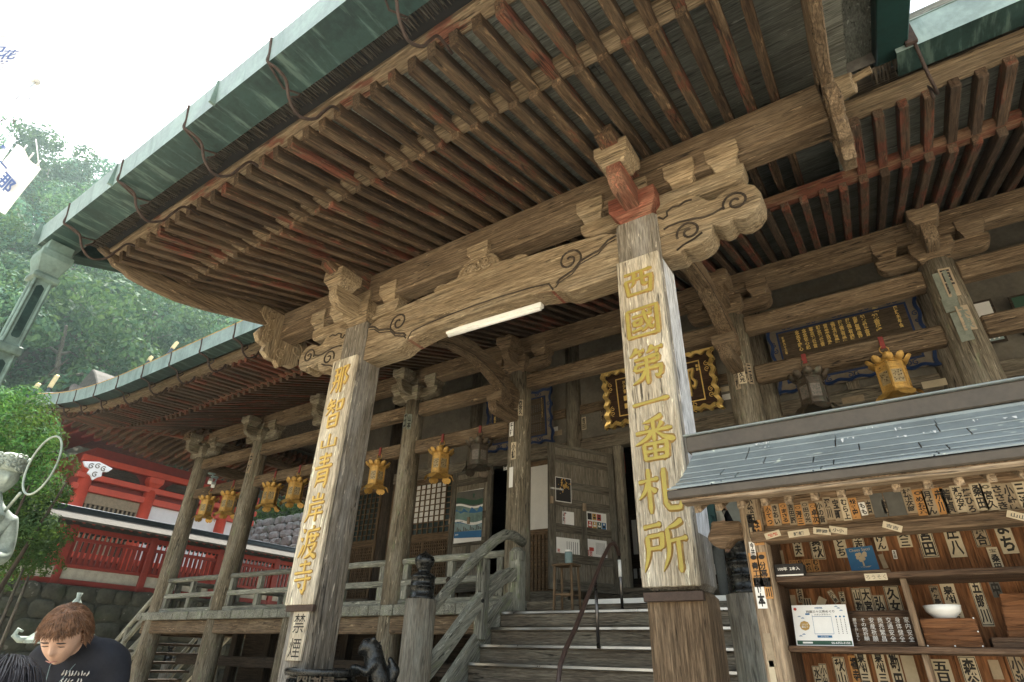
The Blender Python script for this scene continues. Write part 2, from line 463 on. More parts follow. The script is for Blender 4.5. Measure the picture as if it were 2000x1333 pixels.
M['steel'] = plain('stainless_steel', (.42, .42, .40), .33, metal=1.0, var=.08)
M['darksteel'] = plain('dark_steel_pipe', (.16, .15, .14), .3, metal=.9, var=.1)
M['pipewood'] = plain('brown_wrapped_pipe', (.075, .048, .038), .4, var=.2, scale=20)
M['slate'] = plain('blue_grey_metal_shingle', (.235, .272, .272), .42, metal=.15, var=.18, scale=4, spots=((.55, .60, .52), 9, .69), stain=((.30, .36, .36), (6, 2, 2), .3))
M['ridge'] = plain('brown_copper_ridge', (.085, .072, .056), .5, metal=.35, var=.2, scale=5)
M['blacktile'] = plain('grey_bark_roof', (.135, .13, .12), .85, var=.45, scale=5, bmp=.01)
M['darkridge'] = plain('dark_copper_ridge', (.05, .07, .085), .4, metal=.4, var=.2)
M['vermbright'] = plain('vermilion_lacquer', (.55, .075, .04), .5, var=.12, scale=3)
M['vermdark'] = plain('red_fence_paint', (.20, .028, .020), .55, var=.18, scale=4)
M['stone'] = plain('mossy_wall_stone', (.055, .058, .045), .95, var=.5, scale=2.2, bmp=.03, stain=((.03, .042, .024), (1.5, 1.5, 1.5), .8), spots=((.16, .165, .145), 4.5, .70))
M['paleboulder'] = plain('pale_boulder_stone', (.40, .41, .40), .95, var=.35, scale=3, bmp=.03, stain=((.16, .19, .13), (1.2, 1.2, 1.2), .7))
M['ground'] = plain('pale_gravel_ground', (.50, .43, .33), .95, var=.25, scale=2.0, bmp=.01)
M['earth'] = plain('forest_earth', (.06, .055, .035), .95, var=.4, scale=.6)
M['tube'] = plain('white_fitting_plastic', (.80, .82, .78), .35, var=.04)
M['gap_shade'] = plain('painted_gap_shade', (.012, .011, .010), .9, var=.1)
M['trunk'] = wood('tree_bark', (.05, .045, .035), (.13, .115, .09), (.22, .20, .165), moss=.4)
M['leafhill'] = leafmat('hill_leaves', (.020, .075, .046), (.050, .142, .084), (.125, .25, .135), .25)
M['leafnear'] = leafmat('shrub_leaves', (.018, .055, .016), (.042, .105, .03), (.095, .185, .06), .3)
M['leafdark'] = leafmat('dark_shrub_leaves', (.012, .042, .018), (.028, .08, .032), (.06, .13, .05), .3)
M['skin'] = plain('skin', (.56, .36, .26), .5, var=.06, scale=14)
M['hairbrown'] = plain('brown_hair', (.155, .080, .042), .45, var=.5, scale=40)
M['hairdark'] = plain('dark_hair', (.028, .025, .028), .38, var=.35, scale=60)
M['blackcloth'] = plain('black_cotton', (.014, .016, .022), .9, var=.3, scale=10, bmp=.003)
M['tealcloth'] = plain('teal_nylon', (.015, .06, .065), .6, var=.25, scale=10)
M['creamcloth'] = plain('cream_cotton', (.55, .55, .48), .9, var=.1)
M['greycloth'] = plain('grey_cotton', (.12, .13, .125), .9, var=.2)
M['whitecloth'] = plain('white_banner_cloth', (.80, .81, .82), .9, var=.03)
M['palepole'] = plain('pale_pole_paint', (.70, .72, .70), .4, var=.08)
M['bluecloth'] = plain('blue_banner_print', (.08, .13, .30), .9, var=.1)
M['teal'] = plain('turquoise_cloth', (.03, .30, .33), .7, var=.1)
M['plaquebrown'] = wood('dark_lacquer_plaque', (.035, .018, .01), (.07, .036, .02), (.10, .055, .032), crack=.1, rough=.45)
M['sutra'] = wood('brown_sutra_board', (.06, .045, .028), (.10, .075, .048), (.14, .105, .07), crack=.1)
M['sutraframe'] = plain('grey_brown_frame', (.17, .145, .11), .8, var=.2)
M['blue'] = plain('deep_blue_lacquer', (.012, .032, .10), .5, var=.2)
M['redband'] = plain('red_strap_iron', (.20, .035, .03), .7, var=.2, scale=20)
# ------------------------------------------------------------------ ground
gr = MB()
gr.add([(-700, -700, 0), (700, -700, 0), (700, 700, 0), (-700, 700, 0)], [(0, 1, 2, 3)], jit=False)
tag(gr.build('ground', M['ground']), kind='structure')

# ------------------------------------------------------------------ the temple hall
XZ = lambda a, b, t: (a, t, b)
YZ = lambda a, b, t: (t, a, b)
CX = [-15.6, -13.0, -10.4, -7.8, -5.2, -1.385, 1.22, 3.82, 6.42]      # column lines
CY = 7.95
PX_ = (-5.2, -1.39)                                                    # porch pillars
PY0, PY1 = 4.05, 4.41
hall = empty('temple_hall', (-4.6, 11, 0), 'old dark timber temple hall with a deep raftered porch and open veranda', 'temple')
def P(mb, name, m, parent=None, label=None):
    o = mb.build(name, m if not isinstance(m, str) else M[m], parent or hall)
    if label: o['label'] = label
    return o

# porch pillars
for k, x in enumerate(PX_):
    mb = MB(bev=.035)
    mb.box(x - .205, x + .205, PY0, PY1, 1.94 if k else 0.25, 5.22, 'z')
    o = P(mb, 'porch_pillar', 'pillar')
    if k:
        mb = MB(bev=.035); mb.box(x - .205, x + .205, PY0, PY1, 0.25, 1.936, 'z'); P(mb, 'pillar_foot', 'pillarbrown', o)
        mb = MB(); mb.box(x + .206, x + .2085, PY0 + .036, PY1 - .036, 2.3, 4.66, 'z'); P(mb, 'painted_skylight_slab', 'skylit_paint', o)  # pale blue-white slab paints the skylight onto the pillar's right side
    mb = MB(bev=.02); mb.box(x - .34, x + .34, PY0 - .14, PY1 + .14, 0.0, .26); P(mb, 'pillar_base', 'paleboulder')
    mb = MB(bev=.004); mb.box(x - .2, x + .21, PY0 - .045, PY0 - .002, 1.865, 1.925); P(mb, 'plaque_bracket', 'iron')

def block(mb, c, w, h, d=None, **k):
    d = d or w
    v = []; f = []
    rings = [(.66, 0), (.70, .12), (.80, .27), (.93, .38), (1, .46), (1, 1)]
    for s_, z in rings:
        for a, b in ((-1, -1), (1, -1), (1, 1), (-1, 1)): v.append((c[0] + a * w * s_, c[1] + b * d * s_, c[2] + z * h))
    for j in range(len(rings) - 1):
        for i in range(4): f.append((j * 4 + i, j * 4 + (i + 1) % 4, j * 4 + 4 + (i + 1) % 4, j * 4 + 4 + i))
    f.append((3, 2, 1, 0)); n = len(v); f.append((n - 4, n - 3, n - 2, n - 1))
    mb.add(v, f, k.pop('ax', (1, 0, 0)), **k)
def arm_pts(a0, a1, z0, h, r=.14):
    q = []
    for i in range(6):
        t = i / 5 * math.pi / 2
        q.append((a1 - r + r * math.sin(math.pi / 2 - t) if i else a1, z0 + r - r * math.sin(t)))
    q = [(a0, z0 + h), (a1, z0 + h)][::-1] if 0 else [(a1, z0 + h)] + q
    p = [(a0 + a1 - a, b) for a, b in q][::-1]
    return q + p

def bracket(cx, cy, z, s, name, mb_mat, mirror=1, long_=0.0, fwd=.5, fwd_mat=None, daito=None):
    mb = MB(bev=.006); block(mb, (cx, cy, z), .235 * s, .29 * s)
    root = P(mb, name, daito or mb_mat)
    a = MB(bev=.008); e0, e1 = .62 * s, .62 * s + long_
    lo, hi = (cx - e0, cx + e1) if mirror > 0 else (cx - e1, cx + e0)
    a.prism(arm_pts(lo, hi, z + .07 * s, .19 * s, .13 * s), XZ, cy - .085 * s, cy + .085 * s, ax=(1, 0, 0))
    P(a, 'bracket_arm', mb_mat, root)
    xs = [-.47 * s, 0, .47 * s] + ([.47 * s + long_] if long_ else [])
    for q in xs:
        b = MB(bev=.006); block(b, (cx + q * mirror, cy, z + .25 * s), .148 * s, .25 * s, .165 * s)
        P(b, 'bearing_block', mb_mat, root)
    f_ = MB(bev=.008)
    f_.prism(arm_pts(cy - fwd, cy + .45, z + .10 * s, .24 * s, .16 * s), YZ, cx - .075 * s, cx + .075 * s, ax=(0, 1, 0))
    P(f_, 'bracket_arm', fwd_mat or mb_mat, root)
    b = MB(bev=.006); block(b, (cx, cy - fwd + .12, z + .33 * s), .165 * s, .24 * s, .17 * s); P(b, 'bearing_block', mb_mat, root)
    return root
for k, x in enumerate(PX_):
    br = bracket(x, 4.23, 5.2, 1.0, 'bracket_set', 'carved', mirror=1 if k else -1, long_=.40, fwd=.62,
                 fwd_mat=M['vermilion'] if k else None, daito=M['vermilion'] if k else M['carved'])
    mb = MB(bev=.006); mb.prism([(3.42, 5.74), (3.42, 5.84), (4.1, 6.02), (4.1, 5.75), (3.6, 5.70)], YZ, x - .085, x + .085, ax=(0, 1, 0))
    P(mb, 'rafter_bracket', 'rafter')

# porch rainbow beam with its carving
def spiral(c, r0, turns, a0, sgn=1, n=26, plane='xz', y=0.0, flat=1.0):
    q = []
    for i in range(n + 1):
        t = i / n
        r = r0 * (1 - .82 * t); a = a0 + sgn * turns * 2 * math.pi * t
        q.append((c[0] + r * math.cos(a), y, c[1] + r * math.sin(a) * flat))
    return q
mb = MB(bev=.012)
mid = -3.295; hw = 1.72
pts = [(-hw, 4.66), (-1.16, 4.655), (-1.10, 4.675), (-1.04, 4.715), (-.98, 4.73), (-.7, 4.78), (-.35, 4.805), (0, 4.815)]
pts = pts + [(-a, b) for a, b in pts[:-1]][::-1]
top = [(hw, 5.14), (1.55, 5.21), (1.2, 5.255), (.8, 5.285), (.4, 5.30), (0, 5.305)]
top = top + [(-a, b) for a, b in top[:-1]][::-1]
mb.prism([(mid + a, b) for a, b in pts + top], XZ, 4.10, 4.37, ax=(1, 0, 0))
yy = 4.101
for s_ in (-1, 1):
    c = (mid + s_ * 1.17, 5.03)
    mb.tube(spiral(c, .145, 1.55, R(-60) if s_ > 0 else R(240), s_, y=yy), .013, 6, mi=1)
    e = [(mid + s_ * 1.69, yy, 5.12), (mid + s_ * 1.60, yy, 5.10), (mid + s_ * 1.50, yy, 5.02), (mid + s_ * 1.36, yy, 4.99), (mid + s_ * 1.29, yy, 4.97), (mid + s_ * 1.21, yy, 4.89), (mid + s_ * 1.06, yy, 4.84), (mid + s_ * 1.02, yy, 4.80)]
    mb.tube(e, .014, 6, mi=1); mb.tube([(p[0] - s_ * .012, yy, p[2] - .04) for p in e], .009, 6, mi=1)
q = [(mid + a, yy, 4.80 + .085 * (1 - (a / .98) ** 2) ** .5 + (-.06 if abs(a) > .97 else 0)) for a in [i / 20 * .98 for i in range(-20, 21)]]
mb.tube(q, .010, 6, mi=1); koryo = P(mb, 'rainbow_beam', [M['carved'], M['darkwood']])
for s_ in (-1, 1):
    mb = MB(); mb.box(min(mid + s_ * .72, mid + s_ * .985), max(mid + s_ * .72, mid + s_ * .985), 4.11, 4.36, 4.722, 4.730); 
    v = [(mid + s_ * a, y, b - .004) for a, b in ((.985, 4.732), (.86, 4.758), (.80, 4.768)) for y in (4.105, 4.365)]
    mb.v, mb.f, mb.g, mb.mi, mb.sm = [], [], [], [], []
    mb.add(v, [(0, 1, 3, 2), (2, 3, 5, 4)]); P(mb, 'red_painted_underside', 'vermilion', koryo)

# beam-end noses
nose = [(0, 4.68), (0, 5.22), (.10, 5.275), (.24, 5.295), (.35, 5.27), (.42, 5.20), (.47, 5.13), (.53, 5.115), (.60, 5.15), (.68, 5.185), (.78, 5.175), (.87, 5.11), (.905, 5.01), (.885, 4.90), (.82, 4.825),
        (.74, 4.80), (.68, 4.815), (.65, 4.845), (.60, 4.80), (.545, 4.795), (.50, 4.83), (.475, 4.85), (.46, 4.78), (.42, 4.725), (.345, 4.69), (.26, 4.685), (.20, 4.70), (.165, 4.66), (.10, 4.665)]
for k, x in enumerate(PX_):
    s_ = 1 if k else -1; x0 = x + s_ * .2
    pp = [(x0 + s_ * a, b) for a, b in nose]
    mb = MB(bev=.014, seg=2); mb.prism(pp if s_ > 0 else pp[::-1], XZ, 4.09, 4.34, ax=(1, 0, 0))
    y = 4.09
    mb.tube(spiral((x0 + s_ * .70, 5.0), .115, 1.5, R(200) if s_ > 0 else R(-20), -s_, y=y), .012, 6, mi=1)
    mb.tube(spiral((x0 + s_ * .27, 4.86), .115, 1.4, R(200) if s_ > 0 else R(-20), -s_, y=y), .012, 6, mi=1)
    e = [(.05, 4.98), (.10, 4.995), (.2, 5.0), (.32, 4.98), (.42, 4.955), (.5, 4.96), (.58, 4.985)]
    mb.tube([(x0 + s_ * a, y, b) for a, b in e], .012, 6, mi=1)
    e = [(.02, 5.14), (.06, 5.10), (.10, 5.12), (.10, 5.17), (.16, 5.2), (.22, 5.185), (.28, 5.21), (.34, 5.20)]
    mb.tube([(x0 + s_ * a, y, b) for a, b in e], .011, 6, mi=1)
    e = [(.14, 4.70), (.2, 4.735), (.3, 4.76), (.38, 4.80)]
    mb.tube([(x0 + s_ * a, y, b) for a, b in e], .011, 6, mi=1)
    P(mb, 'beam_nose', [M['carved'], M['darkwood']])

# frog-leg strut in the middle of the rainbow beam
mb = MB(bev=.012, seg=2)
fr = [(-.66, 5.285), (-.60, 5.325), (-.52, 5.335), (-.46, 5.315), (-.40, 5.33), (-.30, 5.335), (-.265, 5.43), (-.20, 5.50), (-.10, 5.535), (.10, 5.535), (.20, 5.50), (.265, 5.43), (.30, 5.335), (.40, 5.33), (.46, 5.315), (.52, 5.335), (.60, 5.325), (.66, 5.285)]
mb.prism([(mid + .02 + a, b) for a, b in fr], XZ, 4.07, 4.30, ax=(1, 0, 0))
kae = P(mb, 'frog_leg_strut', 'carved')
mb = MB(bev=.006); block(mb, (mid + .02, 4.2, 5.49), .15, .2, .17); P(mb, 'bearing_block', 'carved', kae)
mb = MB()
random.seed(3)
for i in range(16):
    a = random.uniform(-.17, .17); b = random.uniform(5.335, 5.46 - abs(a) * .4)
    mb.tube(spiral((mid + .02 + a, b), random.uniform(.03, .05), 1.1, random.uniform(0, 6), random.choice((-1, 1)), 12, y=4.062), [.017 - .011 * j / 12 for j in range(13)], 6)
mb.tube([(mid + .02 - .25, 4.066, 5.34), (mid + .02 - .21, 4.066, 5.43), (mid - .08, 4.066, 5.49), (mid + .02 + .1, 4.066, 5.49), (mid + .02 + .21, 4.066, 5.43), (mid + .27, 4.066, 5.34)], .012, 6)
P(mb, 'carved_relief', 'carved', kae)

# porch purlin
mb = MB(bev=.02); mb.box(-6.98, .36, 4.10, 4.36, 5.52, 5.985); P(mb, 'porch_purlin', 'beam')

# porch rafters
NP = 34; SP = .2065; XL = -6.80
ji = lambda y: 5.55 + .292 * (y - 2.60)          # underside of the lower rafters
hi = lambda y: 5.415 + .255 * (y - 1.82)         # underside of the flying rafters
RW, RH = .082, .135
random.seed(11)
def rafters(name, m, xs, f, y0, y1, w=RW, h=RH, org=None):
    for i, x in enumerate(xs):
        mb = MB(bev=.004)
        jx, jz = random.uniform(-.008, .008), random.uniform(-.006, .006)
        mb.beam((x + jx, y0 + random.uniform(-.012, .012), f(y0) + h / 2 + jz), (x + random.uniform(-.008, .008), y1, f(y1) + h / 2 + jz), w * random.uniform(.93, 1.05), h * random.uniform(.95, 1.04))
        mm = m
        P(mb, name, M[mm])
xs = [XL + i * SP for i in range(NP)]
rafters('porch_flying_rafter', 'rafter', xs, hi, 1.82, 2.62)
rafters('porch_rafter', 'rafter', xs, ji, 2.60, 7.3)
mb = MB(bev=.01); mb.box(-6.93, .36, 2.50, 2.68, 5.645, 5.72); P(mb, 'eave_batten', 'batten')
mb = MB(bev=.012); mb.box(-6.93, .36, 1.735, 1.89, 5.545, 5.603); P(mb, 'eave_board', 'batten')
# soffit boards over the rafters
def soffit(mb, x0, x1, y0, y1, f, off, wd=.24):
    y = y0
    while y < y1 - 1e-6:
        y2 = min(y + wd * random.uniform(.85, 1.15), y1)
        x = x0
        while x < x1 - 1e-6:
            x2 = min(x + random.uniform(1.4, 2.6), x1)
            dz = random.uniform(0, .006)
            z0, z1 = f(y) + off + dz, f(y2) + off + dz
            mb.add([(x + .002, y + .003, z0), (x2 - .002, y + .003, z0), (x2 - .002, y2 - .003, z1), (x + .002, y2 - .003, z1),
                    (x + .002, y + .003, z0 + .02), (x2 - .002, y + .003, z0 + .02), (x2 - .002, y2 - .003, z1 + .02), (x + .002, y2 - .003, z1 + .02)],
                   [(3, 2, 1, 0), (4, 5, 6, 7), (0, 1, 5, 4), (1, 2, 6, 5), (2, 3, 7, 6), (3, 0, 4, 7)], ax=(1, 0, 0))
            x = x2
        y = y2
mb = MB(); soffit(mb, -6.99, .62, 1.84, 2.64, hi, RH + .006); P(mb, 'soffit_boards', 'board')
mb = MB(); soffit(mb, -6.99, .62, 2.62, 7.4, ji, RH + .012); P(mb, 'soffit_boards', 'board')

# barge boards at both ends of the porch roof, each with its hanging carved pendant
bb = [(1.60, 5.62), (1.66, 5.55), (1.72, 5.53), (1.80, 5.49), (1.85, 5.44), (1.95, 5.43), (2.05, 5.385), (2.3, 5.37), (2.65, 5.385), (3.0, 5.45), (3.32, 5.53), (4.14, 5.73), (4.9, 5.98)]
tp = [(4.9, 6.45), (4.14, 6.16), (3.32, 5.90), (2.65, 5.74), (2.2, 5.66), (1.8, 5.64)]
pend = [(3.75, 5.92), (3.72, 5.80), (3.80, 5.72), (3.88, 5.66), (3.80, 5.58), (3.74, 5.46), (3.80, 5.36), (3.92, 5.33), (3.90, 5.24), (4.0, 5.17), (4.12, 5.18), (4.20, 5.10), (4.30, 5.18), (4.42, 5.18), (4.50, 5.26), (4.48, 5.36), (4.60, 5.42), (4.64, 5.55), (4.56, 5.66), (4.50, 5.70), (4.58, 5.80), (4.60, 5.92)]
for k, x in enumerate((-7.0, .40)):
    mb = MB(bev=.012); mb.prism(bb + tp, YZ, x - .045, x + .045, ax=(0, 1, 0)); o = P(mb, 'barge_board', 'beam')
    x2 = x + (.02 if k == 0 else .0)
    mb = MB(bev=.012, seg=2); mb.prism(pend, YZ, x2 - .045, x2 + .05, ax=(0, 0, 1))
    for xf in (x2 + .052, x2 - .047):
        for c, r_, s_ in (((3.93, 5.47), .12, 1), ((4.42, 5.48), .12, -1), ((4.18, 5.30), .09, 1), ((4.17, 5.66), .10, -1), ((3.9, 5.8), .08, 1), ((4.42, 5.8), .08, -1)):
            mb.tube([(xf, p[0], p[2]) for p in spiral(c, r_, 1.3, 1.2 if s_ > 0 else 2.0, s_, 18)], [.014 - .007 * j / 18 for j in range(19)], 6)
    P(mb, 'carved_pendant', 'carved' if k == 0 else 'beam')
# round peg and pale cloth on the right-hand purlin end
mb = MB(); mb.cyl((.36, 4.16, 5.86), (.74, 4.08, 5.84), .035, n=10); mb.cyl((.44, 4.14, 5.83), (.60, 4.1, 5.80), .11, .09, n=12); P(mb, 'purlin_peg', 'carved')

# bark thatch over the porch and its ragged underside
mb = MB(bev=0)
prof = [(1.30, 5.56), (1.50, 5.60), (1.62, 5.66), (1.9, 5.76), (3.2, 6.10), (4.9, 6.60), (6.2, 7.05), (6.2, 7.45), (4.9, 6.98), (3.2, 6.52), (2.0, 6.22), (1.35, 5.98)]
mb.prism(prof, YZ, -7.12, .70, ax=(0, 1, 0)); P(mb, 'porch_roof', 'bark')
mb = MB(); random.seed(5)
x = -7.0
while x < .6:
    for l in range(2):
        wd = random.uniform(.014, .045); y1 = 1.632 + random.uniform(.0, .03) + l * .012 + .045 * mnoise.noise(Vector((x * 7, l * 3, 0)))
        z = 5.545 - l * .012 + random.uniform(-.004, .004)
        mb.add([(x, 1.36, z - .01), (x + wd, 1.36, z - .01), (x + wd * .6, y1, z + .022), (x + wd * .45, y1 + random.uniform(-.03, .03), z + .022), (x, 1.36, z), (x + wd, 1.36, z), (x + wd * .6, y1, z + .03), (x + wd * .45, y1, z + .03)],
               [(3, 2, 1, 0), (4, 5, 6, 7), (0, 1, 5, 4), (1, 2, 6, 5), (2, 3, 7, 6), (3, 0, 4, 7)], ax=(0, 1, 0))
    x += wd * random.uniform(.7, 1.1)
o = P(mb, 'bark_fringe', 'bark'); tag(o, kind='stuff')
mb = MB(); mb.box(-7.0, .6, 1.50, 1.80, 5.605, 5.63); P(mb, 'painted_shade_slab', 'gap_shade')  # black slab added to paint the shade of the gap behind the fringe

# porch gutter on bent iron hooks
def gutter_box(mb, path, mi=(0, 1), t=.012):
    """path: list of (x, y_front, z_bottom, y_back, lip) along X; front face leans out"""
    v = []; f = []; m_ = []
    for x, yf, zb, yb, h in path:
        v += [(x, yf - .035, zb + h), (x, yf, zb), (x, yb, zb), (x, yb + .02, zb + h * .6), (x, yb + .02 - t, zb + h * .6), (x, yb - t, zb + t), (x, yf + t, zb + t), (x, yf - .035 + t, zb + h)]
    n = 8
    for i in range(len(path) - 1):
        for j in range(n):
            j2 = (j + 1) % n
            f.append((i * n + j, i * n + j2, i * n + n + j2, i * n + n + j)); m_.append(mi[0] if j == 0 else mi[1])
    f.append(tuple(range(n))); m_.append(mi[1]); f.append(tuple(range((len(path) - 1) * n, len(path) * n))[::-1]); m_.append(mi[1])
    k = len(mb.f)
    mb.add(v, f, ax=(1, 0, 0), jit=False)
    mb.mi[k:] = m_
mb = MB(); gutter_box(mb, [(-7.12 + i * .84, 1.165 , 5.33 , 1.47, .24) for i in range(10)])
gut = P(mb, 'porch_gutter', [M['patinalight'], M['patinadark']])  # sky glare painted as a paler front face, shade as darker other faces
mb = MB(); mb.box(-7.125, -7.115, 1.10, 1.5, 5.31, 5.585); P(mb, 'gutter_end', 'patina', gut)
for i in range(1, 5):
    x = -7.12 + i * 1.68; mb = MB(); mb.box(x - .012, x + .012, 1.12, 1.17, 5.326, 5.58); P(mb, 'gutter_seam', 'patina', gut)
def hook(x, yf, zb, yb, h, yr, zr, name, r=.014):
    mb = MB()
    s_ = 0
    mb.tube(smooth_path([(x, yf - .037, zb + h), (x, yf - .012, zb + h * .4), (x, yf - .006, zb), (x + .03, yf + .06, zb - .03), (x + .03, yf + .15, zb - .06), (x + .01, yf + .22, zb - .17), (x - .01, yf + .34, zb - .23), (x, yf + .46, zb - .15), (x, yf + .52, zb - .0), (x, yr - .06, zr + .02), (x, yr + .1, zr + .02)]), r, 6)
    mb.tube([(x, yf - .004, zb - .006), (x - .09, yf + .2, zb - .008), (x - .02, yb, zb - .01)], r * .7, 6)
    mb.tube([(x + .0, yf + .24, zb - .13), (x - .02, yf + .3, zb - .05), (x - .02, yb, zb - .01)], r * .7, 6)
    return mb
for i in range(7):
    x = -6.45 + i * 1.13
    P(hook(x, 1.165, 5.33, 1.47, .24, 1.82, 5.45, 'gutter_hook', .013), 'gutter_hook', 'rust')
# gutter returns along both edges of the porch roof, back to the main eave
mb = MB(bev=.01); mb.prism([(1.15, 5.34), (1.15, 5.56), (4.6, 6.62), (4.6, 6.32)], YZ, .86, 1.10, ax=(0, 1, 0)); P(mb, 'valley_gutter', 'patinadeep')
mb = MB(bev=.01); mb.prism([(1.35, 5.36), (1.35, 5.56), (4.6, 6.62), (4.6, 6.42)], YZ, -7.36, -7.13, ax=(0, 1, 0)); P(mb, 'valley_gutter', 'patinadark')
mb = MB(bev=0); mb.prism([(1.6, 5.62), (1.6, 5.66), (4.9, 6.62), (4.9, 6.56)], YZ, .44, .875, ax=(0, 1, 0)); P(mb, 'verge_boards', 'board')
mb = MB(); mb.tube([(.40, 3.1, 5.93), (.86, 3.05, 5.87), (1.1, 3.0, 5.87), (1.12, 3.0, 6.1)], .012, 6); P(mb, 'gutter_strap', 'rust')
# curved connecting beams from the porch pillars back to the hall
for k, x in enumerate((-5.2, -1.39)):
    path = [(x, 4.38, 5.02), (x, 4.8, 5.36), (x, 5.3, 5.68), (x, 5.85, 5.87), (x, 6.4, 5.93), (x, 6.9, 5.85), (x, 7.35, 5.70), (x, 7.80, 5.52)]
    mb = MB(bev=.02); mb.sweep(path, .19, [.29, .29, .28, .27, .27, .28, .31, .35])
    for sx in (-.097, .097):
        mb.tube([(x + sx, p[1], p[2] - .11) for p in path[1:7]], .007, 6, mi=1)
        mb.tube([(x + sx, p[0], p[2]) for p in spiral((7.55, 5.60), .07, 1.3, 2.5, 1, 16)], .007, 6, mi=1)
    P(mb, 'curved_tie_beam', [M['beam'], M['darkwood']])
    mb = MB(bev=.008); mb.prism(arm_pts(7.08, 7.8, 5.10, .2, .14), YZ, x - .085, x + .085, ax=(0, 1, 0)); o = P(mb, 'bracket_arm', 'beam')
    mb = MB(bev=.006); block(mb, (x, 7.28, 5.24), .155, .22); P(mb, 'bearing_block', 'beam', o)

# ---- main hall: columns, brackets, beams
for i, x in enumerate(CX):
    mb = MB(); n = 26; k = 9
    prof = [(.215 - .02 * (j / k) + random.uniform(-.003, .003), .2 + 5.92 * j / k) for j in range(k + 1)]
    mb.lathe(prof, (x, CY, 0), n=n); P(mb, 'column', 'column')
    bracket(x, CY, 6.1, 1.0, 'bracket_set', 'beam' if i > 3 else 'column', fwd=.55)
    mb = MB(bev=.02); mb.box(x - .34, x + .34, CY - .34, CY + .34, 0, .2); P(mb, 'column_base', 'paleboulder')
for a, b in zip(CX[:-1], CX[1:]):
    mb = MB(bev=.018); mb.box(a + .18, b - .18, CY - .1, CY + .1, 5.79, 6.05); P(mb, 'tie_beam', 'beam')
    if a != -5.2:
        mb = MB(bev=.03); mb.box(a + .18, b - .18, CY - .09, CY + .09, 4.985, 5.25); P(mb, 'lantern_beam', 'beam')
    mb = MB(bev=.02); mb.box(a if a > -15 else -16.6, b - .003, CY - .13, CY + .13, 6.49, 6.83); P(mb, 'eave_purlin', 'beam')
mb = MB(bev=.02); mb.box(-15.73, -15.47, 7.3, 14, 6.49, 6.828, 'y'); P(mb, 'eave_purlin', 'beam')
mb = MB(bev=.02); mb.box(-15.7, -15.5, 8.15, 14, 5.79, 6.05, 'y'); P(mb, 'tie_beam', 'beam')
for y in (9.62, 13.2):
    mb = MB(); mb.lathe([(.21, .2), (.2, 6.1)], (-15.6, y, 0), n=22); P(mb, 'column', 'column')

# ---- main eave rafters
def rise(x): return .0 if x > -12.4 else .034 * (x + 12.4) ** 2 * .72
jm = lambda y: 6.10 + .352 * (y - 5.8)
hm = lambda y: 6.085 + .10 * (y - 4.9)
random.seed(21)
SM = .2
xs = [-17.0 + i * SM for i in range(104)]
left = [x for x in xs if x < -7.15]; right = [x for x in xs if x > .47] + [3.8 + i * .2 for i in range(14)]
midx = [x for x in xs if -7.15 <= x <= .47]
def mrafters(name, m, xs, f, y0, y1):
    for x in xs:
        mb = MB(bev=.006 if x > -12 else 0)
        zz = rise(x)
        mb.beam((x, y0 + random.uniform(-.012, .012), f(y0) + RH / 2 + zz), (x, y1, f(y1) + RH / 2 + zz * max(0, 1 - (y1 - y0) / 3)), RW * random.uniform(.95, 1.05), RH)
        P(mb, name, M[m])
mrafters('flying_rafter', 'redrafter', left + right, hm, 4.9, 5.74)
mrafters('rafter', 'redrafter', [x for x in xs if x < 2.8], jm, 5.8, 8.6)
mb = MB(bev=.006)
for i in range(19): mb.beam((2.8 + i * .2, 5.8, jm(5.8) + RH / 2), (2.8 + i * .2, 8.6, jm(8.6) + RH / 2), RW, RH)
tag(P(mb, 'rafter', 'redrafter'), kind='stuff')
def wavy(mb, xs, y0, y1, z0, z1, zf=rise):
    p = []; f = []
    for x in xs:
        q = zf(x)
        p += [(x, y0, z0 + q), (x, y1, z0 + q), (x, y1, z1 + q), (x, y0, z1 + q)]
    for i in range(len(xs) - 1):
        for j in range(4):
            j2 = (j + 1) % 4; f.append((i * 4 + j, i * 4 + j2, i * 4 + 4 + j2, i * 4 + 4 + j))
    n = len(p); f += [(3, 2, 1, 0), (n - 4, n - 3, n - 2, n - 1)]
    mb.add(p, f, ax=(1, 0, 0))
xl = [-17.9 + i * .55 for i in range(21)]; xl[-1] = -7.05; xr = [.42, 2, 4, 6.6, 9]
for q in (xl, xr):
    mb = MB(bev=0); wavy(mb, q, 5.70, 5.88, 6.195, 6.27); P(mb, 'eave_batten', 'redbatten')
    mb = MB(bev=0); wavy(mb, q, 4.74, 4.95, 6.185, 6.28); P(mb, 'eave_board', 'batten')
mb = MB(bev=0); wavy(mb, [-7.05, -3, .42], 5.70, 5.88, 6.195, 6.27); P(mb, 'eave_batten', 'redbatten')
for q, nm in ((xl, 0), (xr, 1)):
    mb = MB(); v = []; f = []
    for x in q:
        z = rise(x)
        v += [(x, 4.80, hm(4.80) + RH + .012 + z), (x, 5.85, hm(5.85) + RH + .012 + z), (x, 5.86, jm(5.86) + RH + .01 + z), (x, 10.2, jm(10.2) + RH + .01)]
    for i in range(len(q) - 1):
        for j in range(3): f.append((i * 4 + j, i * 4 + 4 + j, i * 4 + 5 + j, i * 4 + 1 + j))
    mb.add(v, f, ax=(1, 0, 0)); P(mb, 'soffit_boards', 'board')
mb = MB(); mb.add([(-7.05, 5.86, jm(5.86) + RH + .01), (.42, 5.86, jm(5.86) + RH + .01), (.42, 10.2, jm(10.2) + RH + .01), (-7.05, 10.2, jm(10.2) + RH + .01)], [(0, 1, 2, 3)], ax=(1, 0, 0)); P(mb, 'soffit_boards', 'board')
